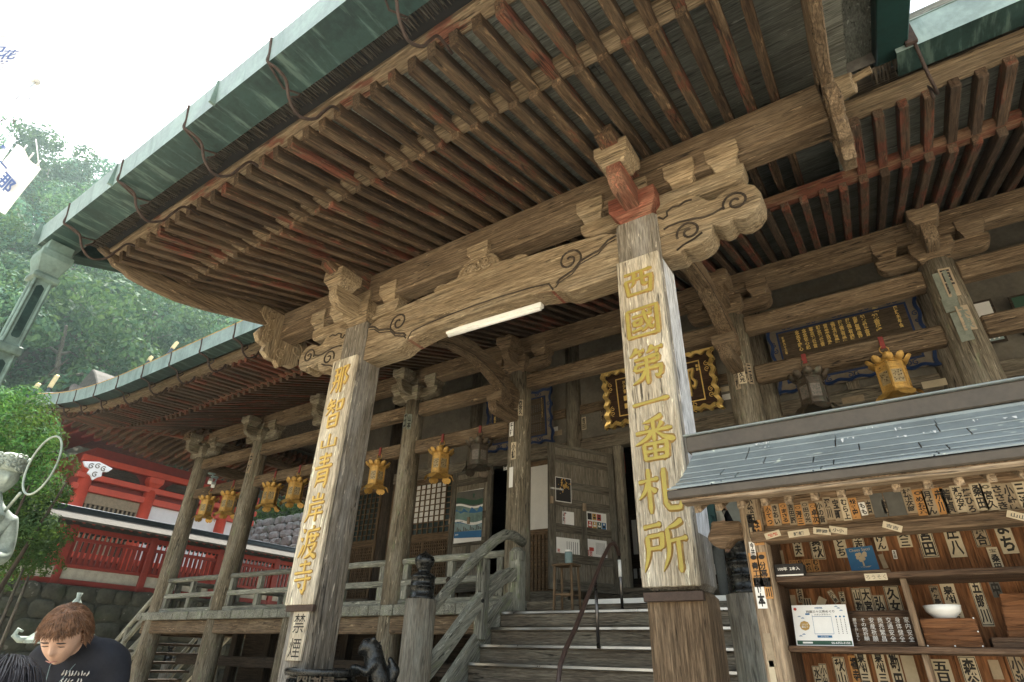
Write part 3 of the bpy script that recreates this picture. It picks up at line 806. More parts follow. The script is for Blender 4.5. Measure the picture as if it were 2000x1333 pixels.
# rafters of the left-hand eave, running out to the side
for i in range(46):
    y = 5.3 + i * .2
    zz = .45 * max(0, 1 - (y - 4.9) / 4) ** 2
    mb = MB(); mb.beam((-18.1, y, 6.12 + .30 + zz), (-15.2, y, 6.95), RW, RH); P(mb, 'side_rafter', M['redrafter'])
    mb = MB(); mb.beam((-17.1, y, 6.10 + .32 + zz * .7), (-15.2, y, 6.80), RW, RH); P(mb, 'side_rafter', M['redrafter'])
mb = MB(); mb.add([(-18.2, 4.7, 6.98), (-18.2, 9, 6.55), (-18.2, 14.5, 6.5), (-15.2, 14.5, 7.1), (-15.2, 9, 7.1), (-15.2, 6.5, 7.05)], [(0, 1, 4, 5), (1, 2, 3, 4)], ax=(0, 1, 0)); P(mb, 'soffit_boards', 'board')
mb = MB(bev=.01); mb.beam((-17.9, 4.75, 6.85), (-15.3, 8.1, 6.62), .17, .2); P(mb, 'hip_rafter', 'redrafter')
# main roof: bark, hip ended
mb = MB()
def ring(e, z): return [(-18.5 + e, 4.55 + e * .9, z), (9.3 - e * .2, 4.55 + e * .9, z), (9.3 - e * .2, 22 - e * .9, z), (-18.5 + e, 22 - e * .9, z)]
v = []
edge = [(-18.45, 4.6), (-17.2, 4.5), (-15.8, 4.45), (-14.4, 4.45), (-13, 4.45), (-7, 4.45), (9.3, 4.45)]
n = len(edge)
for x, y in edge: v.append((x, y, 6.30 + rise(x)))
for x, y in edge: v.append((x, y - .02, 6.56 + rise(x)))
for x, y in edge: v.append((max(x, -16.0), 7.5, 8.0 + rise(x) * .2))
for x, y in edge: v.append((max(x, -13.0), 11.0, 10.6))
for x, y in edge: v.append((max(x, -10.5), 14.0, 13.4))
f = []
for r_ in range(4):
    for i in range(n - 1): f.append((r_ * n + i, r_ * n + i + 1, (r_ + 1) * n + i + 1, (r_ + 1) * n + i))
b = len(v)
v += [(-18.45, 18, 6.5), (-18.45, 18, 6.75), (-16, 18, 8), (-13, 18, 10.6), (-10.5, 15, 13.4), (9.3, 15, 13.4)]
f += [(b, 0, n, b + 1), (b + 1, n, 2 * n, b + 2), (b + 2, 2 * n, 3 * n, b + 3), (b + 3, 3 * n, 4 * n, b + 4), (4 * n, 5 * n - 1, b + 5, b + 4)]
mb.add(v, f, ax=(0, 1, 0)); P(mb, 'main_roof', 'blacktile')
mb = MB(); mb.add([(-18.4, 4.6, 6.40 + rise(-18)), (-18.4, 18, 6.62), (-15, 18, 7.2), (-13, 10, 7.9), (9.3, 10, 7.9), (9.3, 4.62, 6.33), (-13, 4.62, 6.33), (-15.8, 4.62, 6.33 + rise(-15.8))], [(0, 1, 2, 3, 7), (7, 3, 4, 5, 6)]); P(mb, 'roof_underside', 'bark')
# ragged bark edge and gutters of the main eave
mb = MB(); random.seed(6)
x = -17.6
while x < 6:
    if -7.1 < x < .8: x = .8
    wd = random.uniform(.02, .05); z = 6.28 + rise(x)
    mb.add([(x, 4.5, z), (x + wd, 4.5, z), (x + wd * .7, 4.74 + random.uniform(-.05, .03), z + .02), (x, 4.5, z + .02), (x + wd, 4.5, z + .02), (x + wd * .7, 4.74, z + .03)], [(2, 1, 0), (3, 4, 5), (0, 1, 4, 3), (1, 2, 5, 4), (2, 0, 3, 5)], ax=(0, 1, 0))
    x += wd * random.uniform(.8, 1.3)
tag(P(mb, 'bark_fringe', 'bark'), kind='stuff')
for q in ([-17.55 + i * .55 for i in range(20)], [1.0, 2.6, 4.2, 6.5]):
    mb = MB(); gutter_box(mb, [(x, 4.36, 6.20 + rise(x), 4.63, .27) for x in q]); g_ = P(mb, 'main_gutter', [M['patinalight'], M['patinadark']])  # same painted glare on the front and shade beneath as the porch gutter
    mb = MB(); mb.tube([(x, 4.33, 6.475 + rise(x)) for x in q], .012, 6); P(mb, 'gutter_lip', 'goldmatt' if q[0] < 0 else 'patina', g_)
for i in range(10):
    x = -17.0 + i * 1.03
    P(hook(x, 4.36, 6.20 + rise(x), 4.63, .27, 4.95, 6.10 + rise(x), 'gutter_hook', .017), 'gutter_hook', 'rust')
mb = MB(); mb.tube([(1.12, 4.32, 6.47), (1.14, 4.36, 6.2), (1.16, 4.5, 5.96), (1.2, 4.66, 5.86), (1.17, 4.68, 6.0), (1.17, 4.7, 5.86)], .014, 6); mb.box(1.07, 1.16, 4.305, 4.345, 6.2, 6.47, bev=.004); P(mb, 'gutter_hook', 'rust')
mb = MB(); mb.add([(.75, 4.46, 6.34), (9, 4.46, 6.34), (9, 4.46, 6.72), (.75, 4.46, 6.72)], [(0, 1, 2, 3)], ax=(1, 0, 0)); P(mb, 'bark_edge', 'board')
# ------------------------------------------------------------------ veranda, walls, doors, stairs
WY = 10.05
FZ = 2.27
mb = MB(bev=.012)
x = -16.05
random.seed(31)
while x < 6.6:
    wd = random.uniform(.22, .34)
    if not (-4.9 < x + wd / 2 < -1.3): mb.box(x + .003, x + wd - .003, 7.72 + random.uniform(-.01, .01), WY, FZ - .165 + random.uniform(-.004, .004), FZ, 'y')
    else: mb.box(x + .003, x + wd - .003, 7.86, WY, FZ - .165, FZ, 'y')
    x += wd
P(mb, 'veranda_floor', 'deck')
mb = MB(bev=.012); mb.box(-16.05, -13.0, 10.06, 14.5, FZ - .165, FZ, 'y'); P(mb, 'veranda_floor', 'deck')
mb = MB(bev=.02); mb.box(-15.9, -4.98, 7.80, 8.0, 1.83, 2.10); P(mb, 'floor_beam', 'beam')
mb = MB(bev=.02); mb.box(-1.2, 6.6, 7.80, 8.0, 1.83, 2.10); P(mb, 'floor_beam', 'beam')
mb = MB(bev=.02); mb.box(-15.85, -15.6, 8.01, 14.4, 1.83, 2.10, 'y'); P(mb, 'floor_beam', 'beam')
for z, y in ((1.32, 8.6), (.75, 8.6), (.35, 8.65)):
    mb = MB(bev=.01); mb.box(-15.4, -5.0, y, y + .09, z - .1, z + .1); P(mb, 'underfloor_rail', 'darkwood')
    mb = MB(bev=.01); mb.box(-1.2, 6, y, y + .09, z - .1, z + .1); P(mb, 'underfloor_rail', 'darkwood')
for i in range(9):
    x = -15.6 + i * 1.3
    mb = MB(bev=.01); mb.box(x - .1, x + .1, 9.3, 9.5, 0, 2.1, 'z'); P(mb, 'underfloor_post', 'darkwood')
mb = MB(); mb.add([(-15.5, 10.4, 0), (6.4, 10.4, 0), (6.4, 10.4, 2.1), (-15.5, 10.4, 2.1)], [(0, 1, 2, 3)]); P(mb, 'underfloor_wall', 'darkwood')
# shell of the inner hall
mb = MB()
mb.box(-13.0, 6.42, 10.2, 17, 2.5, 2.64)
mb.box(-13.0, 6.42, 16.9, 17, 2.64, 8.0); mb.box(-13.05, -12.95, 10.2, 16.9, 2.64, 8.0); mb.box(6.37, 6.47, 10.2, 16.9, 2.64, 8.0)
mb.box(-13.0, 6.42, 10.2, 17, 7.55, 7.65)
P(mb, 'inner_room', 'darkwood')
for x in CX[1:]:
    mb = MB(); mb.lathe([(.2, FZ), (.19, 7.9)], (x, WY + .05, 0), n=20); P(mb, 'inner_column', 'darkwood' if x < -9 else 'step')
for a, b in zip(CX[1:-1], CX[2:]):
    def bm_(z0, z1, y=.07, m='step', nm='wall_beam'):
        q = MB(bev=.012); q.box(a + .17, b - .17, WY - y, WY + y, z0, z1); P(q, nm, m)
    bm_(5.20, 5.46, .10); bm_(6.02, 6.22, .08, 'beam'); bm_(7.05, 7.3, .09)
    bm_(2.28, 2.64, .10, 'step', 'door_sill')
    q = MB(); q.box(a + .17, b - .17, WY - .02, WY + .05, 5.46, 6.02); q.box(a + .17, b - .17, WY - .02, WY + .05, 6.22, 7.05); q.box(a + .17, b - .17, WY - .02, WY + .05, 7.3, 8.0); P(q, 'plaster_wall', 'oldplaster')
    q = MB(bev=.01); q.box((a + b) / 2 - .09, (a + b) / 2 + .09, WY - .06, WY + .055, 5.462, 6.018, 'z'); P(q, 'wall_strut', 'step')
def lattice(mb, x0, x1, z0, z1, px, pz, t=.022, y=WY, d=.03):
    n = max(1, round((x1 - x0) / px)); m_ = max(1, round((z1 - z0) / pz))
    for i in range(n + 1):
        x = x0 + (x1 - x0) * i / n; mb.box(x - t / 2, x + t / 2, y - d, y, z0, z1, 'z')
    for j in range(m_ + 1):
        z = z0 + (z1 - z0) * j / m_; mb.box(x0, x1, y - d * .7, y - .002, z - t / 2, z + t / 2)
glass, nt_, bs_ = mat('dusty_window_glass'); M['glass'] = glass
bs_.inputs['Base Color'].default_value = (.03, .045, .045, 1); bs_.inputs['Roughness'].default_value = .12
for a, b in zip(CX[1:-1], CX[2:]):
    if a in (-7.8, -5.2): continue
    x0, x1 = a + .24, b - .24
    win = MB(bev=.006)
    win.box(x0 - .05, x0 + .03, WY - .07, WY + .03, 2.64, 5.2, 'z'); win.box(x1 - .03, x1 + .05, WY - .07, WY + .03, 2.64, 5.2, 'z')
    win.box(x0 + .03, x1 - .03, WY - .06, WY + .03, 3.78, 3.92); win.box(x0 + .03, x1 - .03, WY - .06, WY + .03, 5.10, 5.2)
    win.box((x0 + x1) / 2 - .03, (x0 + x1) / 2 + .03, WY - .06, WY + .03, 2.64, 3.78, 'z')
    wf = P(win, 'lattice_window', 'lattice')
    q = MB(); lattice(q, x0 + .03, x1 - .03, 3.94, 5.10, .155, .135); P(q, 'upper_lattice', 'lattice', wf)
    q = MB(); lattice(q, x0 + .03, x1 - .03, 2.66, 3.77, .062, .07, .024, d=.045); P(q, 'lower_lattice', 'lattice', wf)
    q = MB(); q.box(x0, x1, WY + .01, WY + .02, 3.92, 5.1); P(q, 'pane', M['glass'], wf)
    q = MB(); q.box(x0, x1, WY + .006, WY + .022, 2.64, 3.78); P(q, 'backing_board', 'darkwood', wf)
    if a == -10.4:
        q = MB(); q.box(x0 + .35, x1 - .55, WY + .002, WY + .009, 4.22, 5.08); P(q, 'paper_blind', 'shoji', wf)
# door jambs
for x in (-7.5, -5.48, -4.25, -2.3):
    mb = MB(bev=.01); mb.box(x - .08, x + .08, WY - .09, WY + .06, 2.64, 5.2, 'z'); P(mb, 'door_jamb', 'step')
# white paper screen beside the open door
mb = MB(bev=.006)
for a in ((-6.55, -6.48), (-5.62, -5.56)): mb.box(a[0], a[1], WY + .02, WY + .06, 2.64, 5.2, 'z')
mb.box(-6.48, -5.62, WY + .02, WY + .06, 3.7, 3.8); mb.box(-6.48, -5.62, WY + .02, WY + .06, 5.1, 5.2)
sc = P(mb, 'paper_screen', 'lattice')
q = MB(); q.box(-6.48, -5.62, WY + .035, WY + .045, 3.8, 5.1); P(q, 'paper_pane', 'shoji', sc)
q = MB(); lattice(q, -6.48, -5.62, 2.66, 3.7, .09, .1, .022, y=WY + .05); P(q, 'lower_lattice', 'lattice', sc)
q = MB(); q.box(-6.48, -5.62, WY + .052, WY + .06, 2.64, 3.7); P(q, 'backing_board', 'lattice', sc)

def door_leaf(p0, p1, z0, z1, rails, label, mid_lower=True):
    p0, p1 = Vector(p0), Vector(p1)
    u = (p1 - p0).normalized(); nn = Vector((u.y, -u.x, 0)); W = (p1 - p0).length
    T = lambda a, t, z: Vector((p0.x, p0.y, 0)) + u * a + nn * t + Vector((0, 0, z))
    def bx(mb, a0, a1, t0, t1, b0, b1, ax):
        v = [T(a, t, z) for a in (a0, a1) for t in (t0, t1) for z in (b0, b1)]
        mb.add(v, [(0, 2, 3, 1), (4, 5, 7, 6), (0, 1, 5, 4), (2, 6, 7, 3), (0, 4, 6, 2), (1, 3, 7, 5)], u if ax == 'x' else (0, 0, 1))
    mb = MB(bev=.006)
    bx(mb, 0, .13, -.035, .035, z0, z1, 'z'); bx(mb, W - .13, W, -.035, .035, z0, z1, 'z')
    zs = [z0] + rails + [z1]
    for z in zs:
        a = max(z - .07, z0); b = min(z + .07, z1)
        if z == z0: b = z0 + .16
        bx(mb, .13, W - .13, -.033, .033, a, b, 'x')
    if mid_lower: bx(mb, W / 2 - .06, W / 2 + .06, -.033, .033, z0 + .55, rails[-3] if len(rails) > 3 else rails[1], 'z')
    d = P(mb, 'door_leaf', 'door'); 
    if label: d['label'] = label
    pn = MB(); bx(pn, .1, W - .1, -.012, .012, z0 + .05, z1 - .05, 'z'); P(pn, 'door_panel', 'doorpanel', d)
    h = MB(bev=.004); bx(h, .01, .06, .036, .075, z0 + (z1 - z0) * .55, z0 + (z1 - z0) * .60, 'z'); P(h, 'door_latch', 'boothpost', d); h = MB(bev=.004); bx(h, W / 2 - .03, W / 2 + .03, .036, .075, z0 + (z1 - z0) * .53, z0 + (z1 - z0) * .585, 'z'); P(h, 'door_latch', 'boothpost', d)
    return T, nn, u, W, d
for x0, x1 in ((-5.0, -4.33), (-2.22, -1.58)):
    mb = MB(bev=.006); mb.box(x0, x1, WY - .03, WY + .03, 2.64, 5.2, 'z'); P(mb, 'wall_boards', 'step')
DR = door_leaf((-5.03, 8.65, 0), (-4.32, 9.85, 0), 2.52, 5.0, [3.02, 3.50, 3.94, 4.26, 4.72], 'wide open door leaf covered with posters')
DL = door_leaf((-8.2, 9.84, 0), (-7.06, 9.78, 0), 2.66, 5.16, [3.2, 3.62, 4.15, 4.9], 'narrow door leaf with a tall landscape poster')

# senjafuda-style name slips pasted about the timber
random.seed(77)
def slip(name, o, u, v, w_, h_, text, paper='paper', ink='ink', parent=None, frame=False, top=None, dep=.0025, pad=.88):
    o, u, v = Vector(o), Vector(u).normalized(), Vector(v).normalized(); n = u.cross(v)
    mb = MB()
    k = [o + u * a * w_ / 2 + v * b * h_ / 2 + n * t for t in (0, dep) for a, b in ((-1, -1), (1, -1), (1, 1), (-1, 1))]
    mb.add(k, [(3, 2, 1, 0), (4, 5, 6, 7), (0, 1, 5, 4), (1, 2, 6, 5), (2, 3, 7, 6), (3, 0, 4, 7)])
    z = dep + .0006
    if frame:
        for a, b, c, d in ((-1, -1, 1, -.955), (-1, .955, 1, 1), (-1, -1, -.9, 1), (.9, -1, 1, 1)):
            q = [o + u * p * w_ / 2 * .94 + v * r * h_ / 2 * .96 + n * (dep + .0003) for p, r in ((a, b), (c, b), (c, d), (a, d))]
            mb.add(q, [(0, 1, 2, 3)], mi=1)
    if text:
        hh = h_ * pad; off = 0
        if top:
            write(mb, top, w_ * .4, o + v * (h_ * .36) + n * z, u, v, bold=.01, mi=1, fit=(w_ * .66, h_ * .14))
            hh = h_ * .66; off = -h_ * .11
        write(mb, '\n'.join(text), w_ * .8, o + v * off + n * z, u, v, bold=.035, mi=1, fit=(w_ * pad * .86, hh))
    ob = mb.build(name, [M[paper], M[ink]], parent or hall)
    return ob
def col_slip(i, ang, z, w_, h_, text, paper='paperold', ink='ink'):
    x, r = CX[i], .209
    a = R(ang)
    n = Vector((math.cos(a), math.sin(a), 0)); u = Vector((-math.sin(a), math.cos(a), 0))
    slip('name_slip', Vector((x, CY, z)) + n * r, u, (0, 0, 1), w_, h_, text, paper, ink)
for a in ((4, -75, 5.52, .09, .34, '松岡久', 'paperold'), (4, -55, 5.38, .09, .3, '西宮久', 'paper'), (4, -100, 5.0, .09, .26, '千社', 'paperwhite'), (4, -85, 4.6, .10, .30, '小鶴', 'paper'), (4, -95, 4.15, .08, .34, '', 'paperwhite'),
          (3, -70, 5.62, .1, .32, '山本', 'slipgreen'), (3, -100, 5.66, .1, .30, '玉', 'slipgreen'), (1, -80, 5.55, .12, .5, '中村', 'paperold'),
          (5, -80, 5.12, .10, .34, '三田久光', 'paper'), (5, -62, 5.1, .07, .25, '光', 'paperold'), (5, -48, 5.1, .07, .32, '三吉', 'paperold'), (5, -100, 5.05, .07, .34, '納札', 'paperold'),
          (6, -82, 5.72, .13, .42, '西町', 'paperold'), (6, -98, 5.68, .15, .42, '', 'slipgreen'), (6, -78, 5.2, .13, .34, '大泉', 'paperold', 'slipgreen'), (6, -96, 5.1, .13, .40, '', 'slipgreen'), (6, -101, 5.42, .15, .2, '', 'slipgreen')):
    col_slip(*a)
for i in range(34):
    x = random.uniform(-7.2, 2.4); 
    z = random.choice((5.3, 5.36, 5.75, 5.8, 5.95, 6.4, 6.5)) + random.uniform(-.03, .03)
    if random.random() < .5: w_, h_ = random.uniform(.08, .13), random.uniform(.22, .36)
    else: w_, h_ = random.uniform(.22, .4), random.uniform(.08, .12)
    yy = WY - .105 if 5.2 < z - h_ / 2 and z + h_ / 2 < 5.46 else WY - .025
    if yy < WY - .1 and h_ > .2: h_ = .16
    tx = random.choice(('納札', '参拝', '小林', '大阪', '田中', '吉田', '東京', '松本', '三河'))
    slip('name_slip', (x, yy, z), (1, 0, 0), (0, 0, 1), w_, h_, tx if h_ > w_ else '', random.choice(('paper', 'paperold', 'paperold', 'paperwhite')), 'ink')

# ---- stairs
SXL, SXR = -4.99, -1.18
zt, yt = 2.08, 7.23
r_, t_ = .2075, .23
mb = MB(bev=.008); mb.box(SXL, SXR, 7.232, 7.86, 1.9, 2.08); P(mb, 'stair_landing', 'step')
mb = MB(bev=.006); mb.box(SXL, SXR, 7.80, 7.86, 2.084, 2.26); P(mb, 'riser_board', 'step')
mb = MB(bev=.003); mb.box(-3.95, SXR, 7.785, 7.80, 2.20, 2.262); P(mb, 'white_edge_strip', 'tube')
for i in range(10):
    z = zt - r_ * i; y = yt - t_ * i
    mb = MB(bev=.006); mb.box(SXL, SXR, y, y + t_ + .03, z - .045, z); s_ = P(mb, 'step', 'step')
    mb = MB(bev=.004); mb.box(SXL, SXR, y + .02, y + .05, max(z - r_, 0.0), z - .046); P(mb, 'riser_board', 'step', s_)
    mb = MB(bev=.006); mb.box(SXL + .02, SXR - .02, y - .022, y + .002, z - .032, z + .006); mb.box(SXL + .02, SXR - .02, y + .0, y + .035, z + .001, z + .005); P(mb, 'nosing_strip', 'steel', s_)
# stair strings
for x in (SXL - .10, SXR + .02):
    mb = MB(bev=.012); mb.prism([(4.95, 0), (5.4, 0), (7.86, 2.02), (7.86, 2.40), (7.5, 2.36), (7.1, 2.12), (4.95, .2)], YZ, x, x + .09, ax=(0, .74, .67)); P(mb, 'stair_string', 'deck')
    mb = MB(bev=.0); mb.prism([(5.4, 0), (7.86, 0), (7.86, 2.01)], YZ, x + .01, x + .08, ax=(0, 0, 1)); P(mb, 'stair_cheek', 'darkwood')
def giboshi(mb, c, s):
    pr = [(.205, 0), (.215, .01), (.215, .05), (.20, .06), (.20, .19), (.208, .195), (.208, .215), (.20, .22), (.20, .33), (.21, .335), (.21, .36), (.19, .375), (.14, .41), (.105, .43), (.10, .47), (.125, .485), (.125, .50), (.14, .53), (.165, .57), (.17, .62), (.155, .67), (.11, .71), (.05, .735), (.018, .76), (.001, .78)]
    mb.lathe([(r * s, z * s) for r, z in pr], c, n=28)
def newel(x, y, ztop, r, name, s):
    mb = MB(); mb.lathe([(r, .0), (r * .985, ztop)], (x, y, 0), n=28); o = P(mb, 'newel_post', 'newel')
    q = MB(); giboshi(q, (x, y, ztop - .005), s); P(q, 'onion_finial', 'bronze', o)
newel(-5.0, 5.57, 2.10, .185, 'newel_post', .72 * 1.0)
newel(-1.20, 5.35, 2.02, .185, 'newel_post', .72)
# curved stair rails on the left
for x in (-5.0,):
    up = [(x, 5.72, 1.95), (x, 6.1, 2.30), (x, 6.6, 2.72), (x, 7.05, 3.02), (x, 7.3, 3.14), (x, 7.55, 3.16), (x, 7.80, 3.10)]
    mb = MB(); mb.tube(up, [.062, .065, .07, .075, .075, .075, .07], 12); P(mb, 'stair_rail', 'deck')
    lo = [(x, 5.72, 1.32), (x, 6.1, 1.63), (x, 6.6, 2.08), (x, 7.0, 2.40), (x, 7.25, 2.54), (x, 7.5, 2.60), (x, 7.80, 2.58)]
    mb = MB(bev=.012); mb.sweep(lo, .12, [.18, .17, .17, .18, .19, .19, .18]); P(mb, 'stair_rail', 'deck')
    mb = MB(); mb.cyl((x + .06, 6.72, 2.18), (x + .075, 6.72, 2.18), .025, n=12); P(mb, 'rail_stud', 'bronze')
    mb = MB(bev=.01); mb.box(x - .07, x + .07, 6.72, 6.86, 1.72, 2.72, 'z'); P(mb, 'rail_post', 'deck')
    mb = MB(bev=.02); mb.box(x - .1, x + .1, 7.55, 7.75, 2.1, 2.95, 'z'); P(mb, 'rail_post', 'deck')
    mb = MB(); mb.lathe([(.085, 0), (.12, .04), (.12, .16), (.07, .22)], (x, 7.65, 2.78), n=16); P(mb, 'rail_post_collar', 'deck')
# veranda railing between the columns
def rail_run(a, b, y=CY - .02, ax='x'):
    T = (lambda s, t, z: (s, y + t, z)) if ax == 'x' else (lambda s, t, z: (y + t, s, z))
    mb = MB(); mb.tube([T(a + (b - a) * i / 6, 0, 2.985 + random.uniform(-.006, .006)) for i in range(7)], .058, 10); P(mb, 'rail', 'deck')
    def bx(nm, s0, s1, t, z0, z1, al):
        q = MB(bev=.01); p = [T(s0, -t, z0), T(s1, t, z1)]
        lo = [min(p[0][i], p[1][i]) for i in range(3)]; hi_ = [max(p[0][i], p[1][i]) for i in range(3)]
        q.box(lo[0], hi_[0], lo[1], hi_[1], lo[2], hi_[2], al); P(q, nm, 'deck')
    bx('rail', a, b, .05, 2.58, 2.68, ax); bx('rail', a, b, .07, 2.272, 2.36, ax)
    for s in (a + .09, (a + b) / 2, b - .09):
        bx('rail_post', s - .07, s + .07, .055, 2.362, 2.577, 'z'); bx('rail_post', s - .06, s + .06, .05, 2.683, 2.93, 'z')
for a, b in zip(CX[:-1], CX[1:]):
    if a != -5.2: rail_run(a + .2, b - .2)
for a, b in ((8.2, 9.4), (9.85, 12.8)): rail_run(a, b, -15.6, 'y')
mb = MB(); mb.cyl((-6.5, CY - .09, 2.63), (-6.5, CY - .074, 2.63), .05, n=14); P(mb, 'rail_end', 'darkwood')
# side stair at the left end
for i in range(10):
    z = 2.07 - i * .21; x = -16.1 - i * .26
    mb = MB(bev=.006); mb.box(x - .29, x, 8.35, 10.2, z - .06, z, 'y'); P(mb, 'side_step', 'darkwood')
for y in (8.25, 10.28):
    mb = MB(bev=.01); mb.beam((-16.05, y, 2.0), (-18.9, y, -.1), .1, .3); P(mb, 'stair_string', 'deck')
    mb = MB(); mb.tube([(-15.75, y, 3.0), (-16.1, y, 2.98), (-16.5, y, 2.75), (-17.6, y, 1.85), (-18.6, y, 1.05)], .055, 8); P(mb, 'stair_rail', 'deck')
    mb = MB(bev=.01); mb.sweep([(-15.75, y, 2.62), (-16.1, y, 2.6), (-16.5, y, 2.38), (-17.6, y, 1.5), (-18.6, y, .72)], .09, .12); P(mb, 'stair_rail', 'deck')
    for x, z0, z1 in ((-16.4, 2.0, 2.8), (-17.4, 1.2, 2.0)):
        mb = MB(bev=.01); mb.box(x - .05, x + .05, y - .05, y + .05, z0, z1, 'z'); P(mb, 'rail_post', 'deck')
    newel(-18.75, y, 1.15, .16, 'newel_post', .72)

# red lantern and dim furnishings inside the hall
# ------------------------------------------------------------------ brush lettering for the carved plaques
BR = {
'西': 'h 12,14 88,12|p 40,15 37,45 27,60|k 60,15 60,50 66,57 78,56|v 15,36 22,88|f 15,37 84,34 78,88|h 21,82 79,81',
'國': 'v 12,12 13,97|f 12,13 88,10 87,96|h 24,33 76,31|v 28,46 30,62|f 28,47 47,45 45,62|h 30,60 46,59|h 22,76 50,71|k 54,19 60,50 72,74 81,66|p 74,46 63,66 46,82|d 65,18 75,26|h 13,92 87,91',
'第': 'p 28,1 22,12 8,23|h 24,13 47,10|d 32,15 38,24|p 66,1 61,12 51,20|h 62,12 93,9|d 72,14 80,22|f 20,33 79,30 76,46|h 24,46 76,44|v 24,47 19,61|f 20,61 85,58 80,82|p 80,80 74,82 68,76|v 50,30 50,99|p 48,63 34,82 12,94',
'一': 'H 6,58 50,52 94,46',
'番': 'p 72,2 52,10 25,15|d 30,20 38,29|p 70,16 65,25 58,31|h 8,36 92,33|v 50,10 50,58|p 47,35 32,50 5,62|n 53,35 72,50 97,60|v 25,62 28,98|f 25,63 77,61 74,97|v 50,63 50,95|h 27,79 75,78|h 28,94 74,93',
'札': 'h 5,31 50,26|v 28,3 28,99|p 27,32 18,52 3,68|d 30,42 43,56|K 62,5 61,80 68,91 90,92 95,74',
'所': 'h 7,13 46,8|f 14,31 46,28 43,54|p 14,30 14,62 3,96|h 15,54 43,52|p 89,3 74,12 55,18|p 57,18 57,62 42,96|h 58,42 97,37|v 78,40 78,99',
'那': 'f 10,14 47,11 43,90|p 43,88 38,90 32,82|h 14,36 43,34|h 8,59 43,56|p 26,14 23,60 5,96|f 60,11 86,9 72,36|f 72,36 89,54 82,68|p 84,66 77,69 70,62|v 60,10 60,99',
'智': 'p 22,2 17,14 6,25|h 18,15 46,12|h 5,31 50,27|p 30,15 27,33 4,56|d 32,35 47,50|v 60,17 62,46|f 60,17 91,14 87,45|h 62,43 88,42|v 25,60 28,99|f 25,61 75,58 73,98|h 28,78 73,77|h 28,95 73,94',
'山': 'v 50,5 50,86|v 13,42 14,92|h 13,89 88,87|v 87,38 87,95',
'青': 'h 18,13 82,10|h 24,27 76,25|h 5,43 95,40|v 50,1 50,42|p 27,55 27,80 20,99|f 27,56 76,53 75,97|p 76,96 70,97 64,90|h 28,69 75,68|h 28,82 75,81',
'岸': 'v 50,1 50,24|v 25,10 26,26|h 25,25 77,23|v 76,7 76,27|h 13,40 90,36|p 18,40 18,72 3,99|h 33,56 80,53|h 25,74 92,70|v 56,56 56,99',
'渡': 'd 8,9 21,20|d 3,36 17,45|p 25,58 15,78 5,96|d 56,1 63,11|h 33,18 95,14|p 36,18 36,62 23,97|h 43,35 95,32|v 56,25 57,49|v 79,24 77,48|h 57,48 78,47|f 46,61 85,58 70,80|p 72,78 60,90 38,99|n 50,66 70,86 97,98',
'寺': 'h 24,15 79,12|v 50,1 50,38|h 6,40 94,36|h 12,60 93,56|v 67,46 67,95|p 67,94 60,96 50,88|d 32,69 44,82',
}
PROF = {'h': [(0, 3.2), (.06, 4.4), (.2, 3.2), (.75, 3.4), (.9, 5.0), (1, 2.4)], 'H': [(0, 4.5), (.06, 6.5), (.3, 5.2), (.75, 6), (.92, 8.5), (1, 3.5)],
        'v': [(0, 3.4), (.06, 5.6), (.2, 4.4), (.8, 4.6), (.94, 5.2), (1, 2.4)], 'p': [(0, 3.4), (.1, 5.4), (.5, 4.4), (.85, 2.6), (1, .5)],
        'n': [(0, 1.5), (.3, 3.6), (.8, 6.6), (.9, 6), (1, .8)], 'd': [(0, .8), (.5, 4.6), (.85, 5.4), (1, 2.0)],
        'f': [(0, 3.2), (.1, 3.6), (.4, 3.5), (.55, 5.4), (.95, 5.0), (1, 2.4)], 'k': [(0, 3.2), (.1, 4.8), (.6, 4.2), (.8, 4.6), (1, .6)], 'K': [(0, 3.4), (.05, 5.6), (.5, 4.6), (.8, 5), (.95, 3), (1, .5)]}
def crom(pts, n):
    if len(pts) == 2: return [pts[0].lerp(pts[1], i / n) for i in range(n + 1)]
    q = [pts[0] * 2 - pts[1]] + pts + [pts[-1] * 2 - pts[-2]]; out = []
    for i in range(1, len(q) - 2):
        for j in range(n):
            t = j / n; a, b, c, d = q[i - 1:i + 3]
            out.append(.5 * ((2 * b) + (c - a) * t + (2 * a - 5 * b + 4 * c - d) * t * t + (3 * b - a - 3 * c + d) * t ** 3))
    return out + [pts[-1]]
